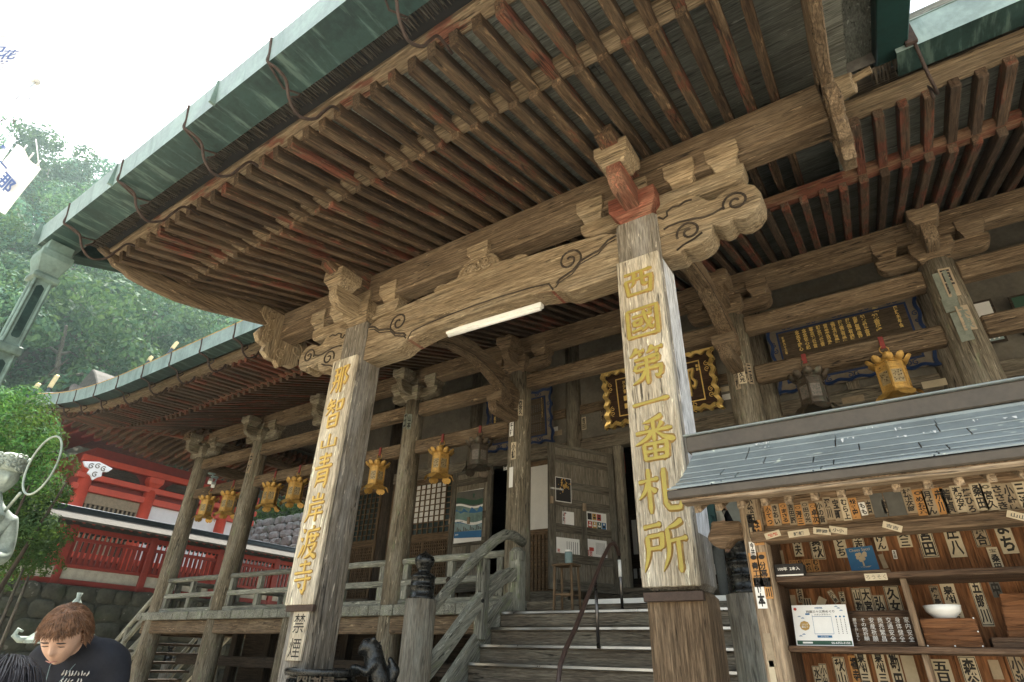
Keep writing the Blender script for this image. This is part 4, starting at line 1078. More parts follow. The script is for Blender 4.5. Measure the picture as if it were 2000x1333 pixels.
def brush(mb, ch, o, u, v, w_, h_, lift=.010, fat=1.0, mi=0, mi2=1):
    """one brushed character, raised with bevelled sides"""
    o, u, v = Vector(o), Vector(u), Vector(v); nn = u.cross(v)
    for si, s_ in enumerate(BR[ch].split('|')):
        k, *pp = s_.split()
        pts = [Vector([float(c) for c in p.split(',')]) for p in pp]
        if k in 'fK' :                       # a corner stays a corner
            path = []
            for a, b in zip(pts[:-1], pts[1:]): path += [a.lerp(b, i / 7) for i in range(7)]
            path.append(pts[-1])
        else: path = crom(pts, 8)
        L = [0]
        for a, b in zip(path[:-1], path[1:]): L.append(L[-1] + (b - a).length)
        pr = PROF[k]; rows = []
        hh = lift + si * .00045
        for i, p in enumerate(path):
            t = L[i] / L[-1]
            for (t0, w0), (t1, w1) in zip(pr[:-1], pr[1:]):
                if t <= t1 + 1e-6: wd = w0 + (w1 - w0) * (t - t0) / max(t1 - t0, 1e-6); break
            wd *= fat
            d = (path[min(i + 1, len(path) - 1)] - path[max(i - 1, 0)]).normalized()
            s = Vector((-d.y, d.x))
            row = []
            for q, z in ((-1.35, 0), (-.72, hh), (.72, hh), (1.35, 0)):
                c = p + s * wd * q
                row.append(o + u * ((c.x - 50) / 100 * w_) + v * ((50 - c.y) / 100 * h_) + nn * z)
            rows.append(row)
        vv = [p for r_ in rows for p in r_]; ff = []; fm = []
        for i in range(len(rows) - 1):
            for j in range(3):
                ff.append((i * 4 + j, i * 4 + 4 + j, i * 4 + 5 + j, i * 4 + 1 + j)); fm.append(mi if j == 1 else mi2)
        n = len(vv); ff += [(0, 1, 2, 3), (n - 1, n - 2, n - 3, n - 4)]; fm += [mi2, mi2]
        k0 = len(mb.f); mb.add(vv, ff, ax=u); mb.mi[k0:] = fm

def vplaque(x0, x1, z0, z1, y, text, label, zs, wch):
    root = empty('sign_plaque', ((x0 + x1) / 2, y, z0), label, 'sign plaque')
    mb = MB(bev=.006); mb.box(x0, x1, y, y + .045, z0, z1, 'z'); mb.build('plaque_board', M['plank'], root)
    n = len(text)
    for ch, (za, zb) in zip(text, zs):
        m_ = MB(); brush(m_, ch, ((x0 + x1) / 2, y - .0006, (za + zb) / 2), (1, 0, 0), (0, 0, 1), wch, (za - zb) * (.45 if ch == '一' else 1) if 0 else max(za - zb, .2 if ch == '一' else 0), fat=1.22)
        m_.build('carved_character', [M['goldolive'] if wch > .32 else M['goldyellow'], M['goldedge']], root)
    return root
def zrow(px, pys, y): return [at(px(p), p, Y=y).z for p in pys]
# right plaque: tops and bottoms of the characters read off the photograph's board
rx_ = lambda p: 1206 + (p - 517) * .0766 + 45
ys = [(522, 582), (594, 660), (676, 752), (768, 800), (812, 902), (912, 1004), (1016, 1122)]
zs = [(at(rx_(a), a, Y=4.0).z, at(rx_(b), b, Y=4.0).z) for a, b in ys]
vplaque(-1.592, -1.195, 1.955, 4.71, 4.0, '西國第一番札所', 'wide weathered sign plaque with seven carved gold characters on the right porch pillar', zs, .345)
lx_ = lambda p: 672 - (p - 715) * .19
ys = [(712, 768), (776, 836), (846, 876), (884, 952), (962, 1020), (1026, 1092), (1094, 1160)]
zs = [(at(lx_(a), a, Y=4.0).z, at(lx_(b), b, Y=4.0).z) for a, b in ys]
vplaque(-5.43, -5.005, 1.925, 4.70, 4.0, '那智山青岸渡寺', 'narrow pale sign plaque with seven carved gold characters on the left porch pillar', zs, .31)
# no-smoking board
a = at(565, 1202, Y=4.04); b = at(556, 1280, Y=4.04)
root = empty('notice_board', (-5.2, 4.03, b.z), 'small grey wooden board with two black characters below the left plaque', 'notice board')
mb = MB(bev=.004); mb.box(-5.16 - .125, -5.16 + .105, 4.022, 4.046, 1.44, 1.87, 'z'); mb.build('board', M['plank'], root)
mb = MB(); write(mb, '禁\n煙', .2, (-5.17, 4.0215, 1.655), (1, 0, 0), (0, 0, 1), bold=.0, fit=(.165, .38), space=1.15); mb.build('lettering', M['ink'], root)

# ------------------------------------------------------------------ fluorescent tube on wires
p0, p1 = Vector((-3.84, 4.3, 4.79)), Vector((-2.56, 4.3, 4.75))
root = empty('tube_light', (p0 + p1) / 2, 'long white tube light hanging on wires under the carved porch beam', 'light')
mb = MB(bev=.012, seg=2); mb.beam(p0, p1, .075, .05); mb.build('lamp_housing', M['tube'], root)
mb = MB(bev=0); mb.tube([p0 + Vector((.02, 0, -.032)), p1 + Vector((-.02, 0, -.032))], .026, 10); mb.build('lamp_diffuser', M['tube'], root)
mb = MB()
for t in (.22, .72):
    p = p0.lerp(p1, t); mb.tube([p + Vector((0, 0, .02)), p + Vector((0, -.02, .09)), (p.x - .03, 4.37, 5.1)], .0035, 5); mb.tube([p + Vector((.2, 0, .02)), p + Vector((.05, .03, .16)), (p.x - .12, 4.37, 5.0)], .003, 5)
mb.tube([p1 + Vector((-.12, 0, .02)), p1 + Vector((-.2, 0, .10)), p1 + Vector((-.42, 0, .16))], .004, 5)
mb.build('hanging_wire', M['iron'], root)

# ------------------------------------------------------------------ hanging lanterns
def lantern(name, c, label, m, gold, s=1.0, rot=0.0, group=None, mesh_from=None):
    """c = middle of the six-sided body"""
    root = empty(name, (c[0], c[1], c[2] - .3 * s), label, 'lantern', group)
    root.rotation_euler = (0, 0, rot)
    o = Vector((0, 0, .3 * s))
    def hexp(r, z, t=0): return [Vector((r * math.cos(R(60) * i + t), r * math.sin(R(60) * i + t), z)) + o for i in range(6)]
    def put(mb, nm, mm, par=root):
        ob = bpy.data.objects.new(nm, mb.mesh(nm, mm)); COL.objects.link(ob); ob.parent = par; return ob
    mb = MB(bev=.004 * s)
    r1, h1 = .168 * s, .19 * s
    mb.add(hexp(r1, -h1) + hexp(r1, h1), [(5, 4, 3, 2, 1, 0), (6, 7, 8, 9, 10, 11)] + [(i, (i + 1) % 6, (i + 1) % 6 + 6, i + 6) for i in range(6)], (0, 0, 1))
    mb.add(hexp(.20 * s, h1) + hexp(.185 * s, h1 + .03 * s), [(5, 4, 3, 2, 1, 0), (6, 7, 8, 9, 10, 11)] + [(i, (i + 1) % 6, (i + 1) % 6 + 6, i + 6) for i in range(6)], (0, 0, 1))
    mb.add(hexp(.195 * s, -h1 - .03 * s) + hexp(.18 * s, -h1), [(5, 4, 3, 2, 1, 0), (6, 7, 8, 9, 10, 11)] + [(i, (i + 1) % 6, (i + 1) % 6 + 6, i + 6) for i in range(6)], (0, 0, 1))
    put(mb, 'lantern_body', m)
    # raised frames and pierced panels on the six faces
    fr_ = MB(bev=.0015); pn = MB(); pg = MB()
    for i in range(6):
        a = R(60) * i + R(30); n_ = Vector((math.cos(a), math.sin(a), 0)); u = Vector((-n_.y, n_.x, 0))
        d = r1 * math.cos(R(30)); W = r1 * .5
        for z in (-h1 + .012 * s, h1 - .012 * s, h1 - .075 * s, -h1 + .075 * s):
            fr_.beam(o + n_ * (d + .004) - u * W * .95 + Vector((0, 0, z)), o + n_ * (d + .004) + u * W * .95 + Vector((0, 0, z)), .012 * s, .016 * s)
        for q in (-.9, .9):
            fr_.beam(o + n_ * (d + .004) + u * W * q + Vector((0, 0, -h1)), o + n_ * (d + .004) + u * W * q + Vector((0, 0, h1)), .014 * s, .012 * s, up=n_)
        c_ = o + n_ * (d + .0006); pg.add([c_ + u * a * W * .72 + Vector((0, 0, b * h1)) for a, b in ((-1, -.5), (1, -.5), (1, .42), (-1, .42))], [(0, 1, 2, 3)])
        rr = random.Random(i)
        for k in range(26):
            x, z = rr.uniform(-.6, .6) * W, rr.uniform(-.4, .4) * h1
            if abs(z) > .36 * h1: z = h1 * .75
            c_ = o + n_ * (d + .0012) + u * x + Vector((0, 0, z)); w2 = rr.uniform(.006, .012) * s
            pg.add([c_ + u * w2, c_ + Vector((0, 0, w2)), c_ - u * w2, c_ - Vector((0, 0, w2))], [(0, 1, 2, 3)], mi=1)
    put(fr_, 'body_frame', m); put(pg, 'pierced_panels', [M['panelgold'], M['pierce']] if gold else [M['panelgrey'], M['inkgrey']])
    # upturned petals round the roof, drooping petals round the foot
    def petals(r0, z0, r2, z2, wd, n, t0, lip):
        q = MB()
        for i in range(n):
            a = 2 * math.pi * i / n + t0; e = Vector((math.cos(a), math.sin(a), 0)); u = Vector((-e.y, e.x, 0)); rows = []
            for j in range(7):
                t = j / 6; r = r0 + (r2 - r0) * (t ** .8); z = z0 + (z2 - z0) * (t ** (1.7 if lip > 0 else 1.5))
                w2 = wd * max(.04, 1 - (abs(t - .52) / .49) ** 2.4) ** .5 * (1 if t > .3 else .9) if t > .2 else wd * .74
                for k in (-1, -.5, 0, .5, 1): rows.append(o + e * (r - abs(k) ** 2 * .02 * s * lip) + u * w2 * k + Vector((0, 0, z - (1 - abs(k)) * .022 * s * lip)))
            f = [(j * 5 + k, j * 5 + k + 1, j * 5 + k + 6, j * 5 + k + 5) for j in range(6) for k in range(4)]
            q.add(rows, f, e, smooth=True, bev=0)
        return q
    q = petals(.165 * s, h1 + .02 * s, .262 * s, h1 + .105 * s, .058 * s, 9, .2, 1.2); put(q, 'roof_petals', m)
    q = petals(.175 * s, -h1 - .02 * s, .255 * s, -h1 - .125 * s, .095 * s, 6, R(30), -1.1); put(q, 'foot_petals', m)
    q = MB(); q.lathe([(.17 * s, h1 + .03 * s), (.15 * s, h1 + .07 * s), (.08 * s, h1 + .12 * s), (.03 * s, h1 + .15 * s), (.03 * s, h1 + .19 * s), (.001, h1 + .2 * s)], o, n=14); put(q, 'lantern_roof', m)
    q = MB(); zc = h1 + .23 * s
    q.tube([o + Vector((.055 * s * math.cos(t), 0, zc + .055 * s * math.sin(t))) for t in [2 * math.pi * i / 18 for i in range(19)]], .008 * s, 6); put(q, 'ring', m)
    zt_ = 5.24 - c[2]
    q = MB(bev=.003); q.box(-.028, .028, -.118 - (c[1] - 7.95), -.10 - (c[1] - 7.95), zc + .3 * s + .02 * s, zt_ + .3 * s, 'z')
    ob = put(q, 'red_strap', M['redband']); ob.rotation_euler = (0, 0, -rot)
    return root
LY = 7.845
M['panelgold'] = plain('tarnished_gilt_panel', (.33, .26, .14), .55, metal=.3, var=.3, scale=30)
M['panelgrey'] = plain('grey_bronze_panel', (.17, .15, .125), .55, metal=.3, var=.3, scale=30)
M['pierce'] = plain('dark_pierced_holes', (.09, .06, .025), .8)
GL = [((735, 934), 'gold hanging lantern nearest right of the left porch pillar, in front of the dark lattice', .3), ((860, 908), 'gold hanging lantern left of the door leaf with the tall poster', .1),
      ((402, 997), 'gold hanging lantern beside the leftmost veranda column', .5), ((446, 985), 'gold hanging lantern just left of the second veranda column, before the white shrine wall', .2),
      ((528, 970), 'gold hanging lantern just right of the second veranda column', .0), ((576, 962), 'gold hanging lantern just left of the left porch pillar', .15), ((1745, 738), 'big gold hanging lantern over the stall roof on the right', .35)]
for (q, lb, rt) in GL:
    c = at(*q, Y=LY); lantern('hanging_lantern', (c.x, LY, 4.64), lb, M['goldmatt'], True, .98, rt, 'lanterns hanging from the veranda beam')
for (q, lb, rt) in (((935, 890), 'dull bronze hanging lantern above the tall landscape poster', .2), ((1587, 765), 'dark bronze hanging lantern left of the gold one over the stall roof', .4)):
    c = at(*q, Y=LY); lantern('hanging_lantern', (c.x, LY, 4.66), lb, M['bronzelantern'], False, 1.0, rt, 'lanterns hanging from the veranda beam')

# ------------------------------------------------------------------ big framed boards on the inner wall
def wavyframe(mb, x0, x1, z0, z1, y, T, amp, wl, wd, dep=.07):
    """a ribbon frame with a scalloped outline"""
    def side(a, b, n_):
        L = (b - a).length; k = max(2, round(L / wl)); q = []
        for i in range(k * 6):
            t = i / (k * 6)
            q.append((a.lerp(b, t), n_, amp * (math.sin(2 * math.pi * t * k) * .5 + .9 * math.sin(math.pi * t) ** .5 * (1 if True else 0)) * -1))
        return q
    c = [Vector((x0, z0)), Vector((x1, z0)), Vector((x1, z1)), Vector((x0, z1))]
    ns = [Vector((0, -1)), Vector((1, 0)), Vector((0, 1)), Vector((-1, 0))]
    out = []
    for i in range(4): out += side(c[i], c[(i + 1) % 4], ns[i])
    v = []; f = []; n = len(out)
    for p, nn_, a in out:
        o1 = p + nn_ * a; o2 = p + nn_ * (a - wd)
        v += [T(o1.x, o1.y, 0), T(o1.x, o1.y, dep), T(o2.x, o2.y, dep * .8), T(o2.x, o2.y, 0)]
    for i in range(n):
        j = (i + 1) % n
        for k in range(4): f.append((i * 4 + k, i * 4 + (k + 1) % 4, j * 4 + (k + 1) % 4, j * 4 + k))
    mb.add(v, f)
def tilted(x0, z0, y, tilt):
    ca, sa = math.cos(tilt), math.sin(tilt)
    return lambda a, b, t: Vector((x0 + a, y - b * sa - t * ca, z0 + b * ca - t * sa))
def panel(mb, T, x0, x1, z0, z1, t0, t1, mi=0):
    v = [T(a, b, t) for t in (t0, t1) for a, b in ((x0, z0), (x1, z0), (x1, z1), (x0, z1))]
    mb.add(v, [(3, 2, 1, 0), (4, 5, 6, 7), (0, 1, 5, 4), (1, 2, 6, 5), (2, 3, 7, 6), (3, 0, 4, 7)], mi=mi)
def board_text(mb, T, s, x, z, size, t, bold=.02, mi=0, fit=None):
    o = T(x, z, t); u = T(x + 1, z, t) - o; v = T(x, z + 1, t) - o
    write(mb, s, size, o, u, v, bold=bold, mi=mi, fit=fit)
# gold-framed name plaque
T = tilted(-4.40, 5.52, 9.92, R(6)); W_, H_ = 2.30, 1.22
root = empty('name_plaque', (-3.25, 9.9, 5.52), 'big dark plaque with a scalloped gold frame over the central doorway', 'plaque')
mb = MB(); panel(mb, T, .02, W_ - .02, .02, H_ - .02, 0, .04); mb.build('plaque_board', M['plaquebrown'], root)
mb = MB(); wavyframe(mb, 0, W_, 0, H_, 0, T, .05, .19, .085, .13); mb.build('scalloped_frame', M['goldframe'], root)
mb = MB()
for a in ((.30, .32, .22, 1.0), (W_ - .32, W_ - .30, .22, 1.0), (.30, W_ - .30, .22, .24), (.30, W_ - .30, .98, 1.0)): panel(mb, T, *a, .041, .052)
for x, z in ((.18, .85), (.18, .35), (W_ - .18, .85), (W_ - .18, .35), (.6, .12), (1.15, .12), (1.8, .12), (.7, 1.1), (1.7, 1.1)):
    for s_ in (-1, 1):
        mb.tube([T(p[0], p[2], .05) for p in spiral((x, z + s_ * .05), .05, 1.2, 1.5 * s_, s_, 14)], .008, 5)
mb.build('gold_moulding', M['goldtext'], root)
mb = MB()
for ch, x in (('那', 1.72), ('智', 1.15), ('山', .70)):
    o = T(x, .61, .042); u = T(x + 1, .61, .042) - o; v = T(x, 1.61, .042) - o
    brush(mb, ch, o, u, v, .40, .58, lift=.03, fat=1.15)
mb.build('gold_character', [M['goldtext'], M['gold']], root)
mb = MB()
board_text(mb, T, '晃\n海\n書', .47, .80, .1, .043, .02, fit=(.07, .26))
for z in (.52, .36): panel(mb, T, .43, .51, z, z + .1, .041, .045)
for z in (.87, .80): panel(mb, T, 1.92, 1.955, z, z + .05, .041, .045); panel(mb, T, 1.965, 2.0, z, z + .05, .041, .045)
mb.build('gold_signature', M['goldtext'], root)
# sutra boards with blue scalloped frames
def sutra(x0, x1, z0, z1, label, cols, lower):
    T = tilted(x0, z0, 9.93, R(5)); W_, H_ = x1 - x0, z1 - z0
    root = empty('sutra_board', ((x0 + x1) / 2, 9.9, z0), label, 'inscribed board')
    mb = MB(); panel(mb, T, .02, W_ - .02, .02, H_ - .02, 0, .03); mb.build('frame_board', M['sutraframe'], root)
    mb = MB(); panel(mb, T, .2, W_ - .2, .2, H_ - .2, .03, .045); mb.build('text_board', M['sutra'], root)
    mb = MB(); wavyframe(mb, 0, W_, 0, H_, 0, T, .035, .30, .05, .06)
    for a in ((.17, .2, .17, H_ - .17), (W_ - .2, W_ - .17, .17, H_ - .17), (.17, W_ - .17, .17, .2), (.17, W_ - .17, H_ - .2, H_ - .17)): panel(mb, T, *a, .03, .05)
    for i in range(5):
        x = .35 + (W_ - .7) * i / 4
        for z in (.11, H_ - .11):
            for s_ in (-1, 1): mb.tube([T(p[0], p[2], .035) for p in spiral((x + s_ * .05, z), .05, 1.1, 1.2 if s_ > 0 else 1.9, s_, 12)], .008, 5)
    for z in (H_ * .35, H_ * .65):
        for x in (.1, W_ - .1):
            for s_ in (-1, 1): mb.tube([T(p[0], p[2], .035) for p in spiral((x, z + s_ * .06), .045, 1.1, 1.2, s_, 12)], .008, 5)
    mb.build('blue_ornament', M['blue'], root)
    mb = MB()
    for s, x, z, hh, ww in cols:
        board_text(mb, T, '\n'.join(s), x * W_, z * H_, .1, .0465, .03, fit=(ww, hh * H_))
    mb.build('gold_writing', M['goldtext'], root)
    mb = MB()
    rr = random.Random(4)
    for i in range(int(W_ / .055) - 9):
        x = .27 + i * .055
        for z in lower:
            for j in range(4): panel(mb, T, x, x + .026, z - j * .045 + rr.uniform(-.004, .004), z - j * .045 + .028, .045, .047)
    mb.build('small_writing', M['inkgrey'], root)
ct = ['観世音', '南無佛', '與佛有因', '與佛有縁', '佛法僧縁', '常樂我浄', '朝念観世音', '暮念観世音', '念念従心起', '念念不離心']
cols = [('國鉄水年会', .86, .70, .30, .055), ('延命十句', .745, .86, .07, .09), ('観音経', .73, .69, .24, .09)]
for i, s in enumerate(ct): cols.append((s, .655 - i * .0485, .685, .30, .068))
cols += [('昭和六十三年', .115, .66, .26, .04)]
sutra(-1.18, 1.12, 5.56, 6.86, 'wide brown board with gold sutra writing in a blue scalloped frame over the stall', cols, (.42,))
cols = [('西国三十三所霊場御詠歌納', .84, .58, .56, .06), ('那智山青岸', .58, .66, .30, .045), ('渡寺参拝', .50, .66, .26, .045), ('平成元年', .14, .60, .3, .05)]
sutra(-7.35, -5.60, 5.50, 6.72, 'brown inscribed board in a blue scalloped frame behind the column left of the doorway', cols, (.85, .62, .42))
# two framed pictures high on the right
for x0, x1, lb, cc in ((1.52, 1.96, 'narrow framed picture of misty green hills high on the right wall', 0), (2.15, 3.2, 'wide framed picture of a red shrine building at the right edge', 1)):
    T = tilted(x0, 5.72 if cc == 0 else 5.74, 9.9, R(8)); W_, H_ = x1 - x0, .68 if cc == 0 else .62
    root = empty('framed_picture', (x0, 9.9, 5.7), lb, 'picture')
    mb = MB(); panel(mb, T, 0, W_, 0, H_, 0, .03)
    mb.build('picture_frame', M['darkwood'], root)
    mb = MB(); e = .03
    if cc == 0:
        for i, (a, b, m_) in enumerate(((.5, .95, 0), (.38, .55, 1), (.26, .42, 2), (.05, .28, 3))): panel(mb, T, e, W_ - e, a * H_, b * H_, .031 + i * .001, .034 + i * .001, m_)
        for i in range(6): panel(mb, T, e + .04 + i * .055, e + .06 + i * .055, .08 * H_, (.14 + .06 * (i % 3)) * H_, .036, .039, 0)
    else:
        panel(mb, T, e, W_ - e, e, H_ - e, .031, .034, 2)
        panel(mb, T, W_ * .72, W_ - e, H_ * .55, H_ - e, .0345, .036, 1)
        for i in range(6): panel(mb, T, .08 + i * .15, .11 + i * .15, e + .05, H_ * .55, .0345, .038, 4)
        panel(mb, T, .06, W_ - .16, H_ * .5, H_ * .58, .0345, .04, 4); panel(mb, T, .1, W_ * .55, H_ * .62, H_ * .68, .0345, .04, 4)
    mb.build('picture', [M['paperwhite'], M['patina'], M['inkgreen'], M['patinalight'], M['inkred']], root)
# ------------------------------------------------------------------ the roofed stall on the right
z4 = lambda x, y: (x / 3.636 + 1450, y / 3.636 + 900)
z5 = lambda x, y: (x / 3.636 + 1450, y / 3.636 + 1080)
BY, BB = 3.0, 3.36                        # front and back planes
px0, px1 = at(1492, 1290, Y=BY).x, at(1538, 1290, Y=BY).x
pw = px1 - px0
XE = 2.2
stall = empty('roofed_stall', (.6, 3.2, 0), 'small wooden stall with a blue grey shingle roof, its boards covered in paper name slips', 'stall')
S = lambda mb, nm, m, par=None: mb.build(nm, M[m] if isinstance(m, str) else m, par or stall)
mb = MB(bev=.006); mb.box(px0, px1, BY, BY + .1, 0, 2.34, 'z'); S(mb, 'stall_post', 'boothpost')
mb = MB(bev=.006); mb.box(XE - .1, XE, BY, BY + .1, 0, 2.34, 'z'); S(mb, 'stall_post', 'boothpost')
mb = MB(bev=.006); mb.box(px0, px1, 3.62, 3.72, 0, 2.5, 'z'); S(mb, 'stall_post', 'boothpost')
mb = MB(bev=.004); mb.box(px1 - .035, px1 - .005, BY + .102, 3.62, .3, 2.2, 'z'); S(mb, 'side_board', 'shelf')
fz0, fz1 = at(1491, 1040, Y=BY).z, at(1491, 972, Y=BY).z
mb = MB(bev=.004); mb.box(px1 + .001, XE - .1, BY + .03, BY + .06, fz0, fz1 + .05); S(mb, 'frieze_board', 'boothframe')
mb = MB(bev=.006); mb.box(px1 - .03, XE - .1, BY - .012, BY + .07, fz1 + .012, fz1 + .075); S(mb, 'cross_beam', 'boothframe')
cz0, cz1 = at(1491, 1060, Y=BY).z, at(1491, 1039, Y=BY).z
mb = MB(bev=.006); mb.box(px1 - .06, XE - .1, BY - .025, BY + .08, cz0, cz1); S(mb, 'cross_beam', 'boothframe')
mb = MB(bev=.002); x = px1
random.seed(51)
while x < XE:
    wd = random.uniform(.13, .17)
    mb.box(x + .001, x + wd - .001, BB, BB + .02, .2, 2.3, 'z'); x += wd
S(mb, 'back_board', 'booth')
mb = MB(); mb.box(px1, XE, BY + .07, BB + .02, 2.27, 2.30); S(mb, 'ceiling_board', 'booth')
s1, s1b = at(1520, 1127, Y=BY + .06).z, at(1520, 1138, Y=BY + .06).z
s2, s2b = at(1550, 1261, Y=BY + .06).z, at(1550, 1273, Y=BY + .06).z
mb = MB(bev=.004); mb.box(px1 + .001, XE - .1, BY + .06, BB - .002, s1b, s1); S(mb, 'shelf', 'shelf')
mb = MB(bev=.004); mb.box(px1 + .001, XE - .1, BY + .06, BB - .002, s2b, s2); S(mb, 'shelf', 'shelf')
mb = MB(bev=.004); mb.box(px1 + .001, XE - .1, BY + .06, BB - .002, s2 - .42, s2 - .39); S(mb, 'shelf', 'shelf')
mb = MB(bev=.003); mb.box(px1 + .06, at(1740, 1118, Y=BY + .1).x, BY + .10, BY + .12, s1 + .001, s1 + .016); S(mb, 'shelf_lip', 'boothframe')
dx = at(1783, 1200, Y=BY + .08).x
for a, b in ((s2, s1b), (s2 - .42, s2b)):
    mb = MB(bev=.003); mb.box(dx - .012, dx + .012, BY + .075, BB - .003, a + .001, b - .001, 'z'); S(mb, 'divider', 'boothframe')
mb = MB(bev=.006); mb.box(px1, XE - .1, BY + .0, BY + .05, .2, s2 - .5); S(mb, 'front_panel', 'boothframe')
mb = MB(bev=.01); mb.box(px0 - .1, XE + .05, BY - .05, 3.8, 0, .2); S(mb, 'stall_base', 'paleboulder')
# shingled roof, concave, with a boxed ridge
ex0 = at(1302, 958, Y=2.62).x; ez = at(1302, 958, Y=2.62).z
gx0 = at(1352, 880, Y=3.22).x; gz = at(1352, 884, Y=3.22).z
prof = [(0, 0), (.16, .085), (.33, .205), (.5, .355), (.67, .525), (.84, .72), (1, .93)]
prof = [(t, v / .93) for t, v in prof]
Yr = lambda t: 2.62 + .62 * t
def Zr(t):
    for (a, b), (c, d) in zip(prof[:-1], prof[1:]):
        if t <= c: return ez + (gz - ez) * (b + (d - b) * (t - a) / (c - a))
mb = MB(); n = 7; random.seed(8)
for i in range(n):
    t0, t1 = i / n, (i + 1.12) / n
    t1 = min(t1, 1.0)
    xl0 = ex0 + (gx0 - ex0) * min(1, t0 * 1.6) ** .8
    x = xl0; first = True
    while x < XE + .3:
        x2 = x + (.42 if not first else random.uniform(.15, .42)); first = False
        z0, z1 = Zr(t0) + .0065, Zr(t1) - .001
        y0, y1 = Yr(t0) - .002, Yr(t1)
        xs_ = (gx0 - ex0) / n if x == xl0 else 0
        v = [(x + .003, y0, z0), (x2 - .003, y0, z0), (x2 - .003, y1, z1), (x + .003 + xs_, y1, z1)]
        v += [(p[0], p[1], p[2] - .0055) for p in v]
        mb.add(v, [(0, 1, 2, 3), (7, 6, 5, 4), (0, 4, 5, 1), (1, 5, 6, 2), (2, 6, 7, 3), (3, 7, 4, 0)], (1, 0, 0))
        x = x2
shingles = mb
mb = MB()
v = []; f = []
for i in range(11):
    t = i / 10; xl0 = ex0 + .008 + (gx0 - ex0) * min(1, t * 1.6) ** .8
    v += [(xl0, Yr(t) + .012, Zr(t) - .014), (XE + .3, Yr(t) + .012, Zr(t) - .014), (XE + .3, Yr(t) + .012, Zr(t) - .05), (xl0, Yr(t) + .012, Zr(t) - .05)]
for i in range(10):
    for j in range(4): f.append((i * 4 + j, i * 4 + (j + 1) % 4, i * 4 + 4 + (j + 1) % 4, i * 4 + 4 + j))
f += [(3, 2, 1, 0), (40, 41, 42, 43)]
mb.add(v, f, (0, 1, 0)); S(mb, 'roof_deck', 'boothframe')
mb = MB(bev=.006); mb.box(ex0, XE + .3, 2.615, 2.66, ez - .045, ez - .003); S(mb, 'eave_fascia', 'ridge')
mb = MB(bev=.004); mb.box(ex0 + .06, XE + .3, 2.63, 2.70, ez - .068, ez - .047); S(mb, 'eave_batten', 'boothpost')
rz0, rz1 = at(1345, 884, Y=3.2).z, at(1335, 851, Y=3.2).z
rx0 = at(1340, 866, Y=3.2).x
mb = MB(bev=.006); mb.box(rx0, XE + .3, 3.20, 3.42, rz0, rz1 - .012); S(mb, 'ridge_box', 'ridge')
mb = MB(bev=.004); mb.box(rx0 - .012, XE + .3, 3.185, 3.435, rz1 - .011, rz1); mb.box(rx0 + .02, XE + .3, 3.21, 3.41, rz0 - .06, rz0 - .002); S(mb, 'ridge_cap', 'slate')
mb = MB(); mb.add([(gx0, 3.3, gz + .02), (XE + .3, 3.3, gz + .02), (XE + .3, 4.0, ez + .02), (ex0, 4.0, ez + .02)], [(3, 2, 1, 0)]); S(mb, 'roof_back_slope', 'slate')
for i, (x, y) in enumerate([(165, 315), (280, 310), (400, 300), (530, 290), (660, 275), (805, 262), (950, 245), (1095, 230), (1255, 215), (1425, 190), (1595, 170), (1770, 150), (1950, 125), (2150, 100)]):
    p = at(1300 + x / 2.8357 + 4, 863 + y / 2.8357, Y=2.72)
    mb = MB(bev=.003); mb.prism([(2.70, ez - .10), (2.70, ez - .062), (3.1, ez + .12), (3.1, ez + .075)], YZ, p.x - .015, p.x + .015, ax=(0, 1, 0)); S(mb, 'stall_rafter', 'boothpost')
mb = MB(bev=.01); mb.prism([(-.80, ez - .11), (-.83, ez - .16), (-.80, ez - .20), (-.74, ez - .21), (-.70, ez - .17), (px0, ez - .17), (px0, ez - .09), (-.8, ez - .08)], XZ, 2.99, 3.08, ax=(1, 0, 0)); S(mb, 'purlin_end', 'boothframe')
# streaks of bird lime on the shingles
mb = shingles; rr = random.Random(12)
for i in range(13):
    x = rr.uniform(gx0 + .05, 1.2); t = rr.uniform(.62, .98); L = rr.uniform(.02, .09); wd = rr.uniform(.003, .011)
    for k in range(3):
        x_ = x + rr.uniform(-.03, .03)
        v = [(x_ - wd, Yr(t) - .012, Zr(t) + .012), (x_ + wd, Yr(t) - .012, Zr(t) + .012), (x_ + wd * .4, Yr(max(0, t - L)) - .012, Zr(max(0, t - L)) + .012), (x_ - wd * .2, Yr(max(0, t - L)) - .012, Zr(max(0, t - L)) + .012)]
        mb.add(v, [(3, 2, 1, 0)], mi=1); L *= .5; wd *= .7
mb.build('shingle_roof', [M['slate'], M['paperwhite']], stall)

# name slips -------------------------------------------------------
def bslip(c, w_, h_, text, paper='paper', ink='ink', Y=BY + .03, rot=0.0, frame=False, top=None):
    k_ = .70 if Y > BY + .2 else (.80 if Y > BY + .01 else 1.0)
    w_, h_ = w_ * k_, h_ * k_
    p = at(*c, Y=Y); a = R(rot)
    u = Vector((math.cos(a), 0, math.sin(a))); v = Vector((-math.sin(a), 0, math.cos(a)))
    slip('name_slip', p + Vector((0, -.0006, 0)), u, v, w_, h_, text, paper, ink, stall, frame, top)
fr_ = [(190, 392, '小てつ', 'paperorange'), (240, 385, 'きおい', 'paperold'), (298, 375, 'まさる', 'paperorange'), (352, 378, '吉田豚', 'paperold'), (405, 388, '源三', 'paperorange'), (455, 370, '田の光', 'paperold'),
       (512, 378, '卓次', 'paperorange'), (558, 370, '小の音', 'paperold'), (612, 340, '深川', 'paperold'), (672, 345, '宝町', 'paperold'), (732, 345, 'むら上', 'paper'), (795, 340, '裕史', 'paperorange')]
for x, y, t, p in fr_: bslip(z4(x, y), .042, .118 if p == 'paperorange' else .128, t, p, top='○' if t in ('まさる', '源三', '田の光', '卓次') else None)
bslip(z4(858, 343), .032, .072, 'もも', 'paperwhite', rot=3)
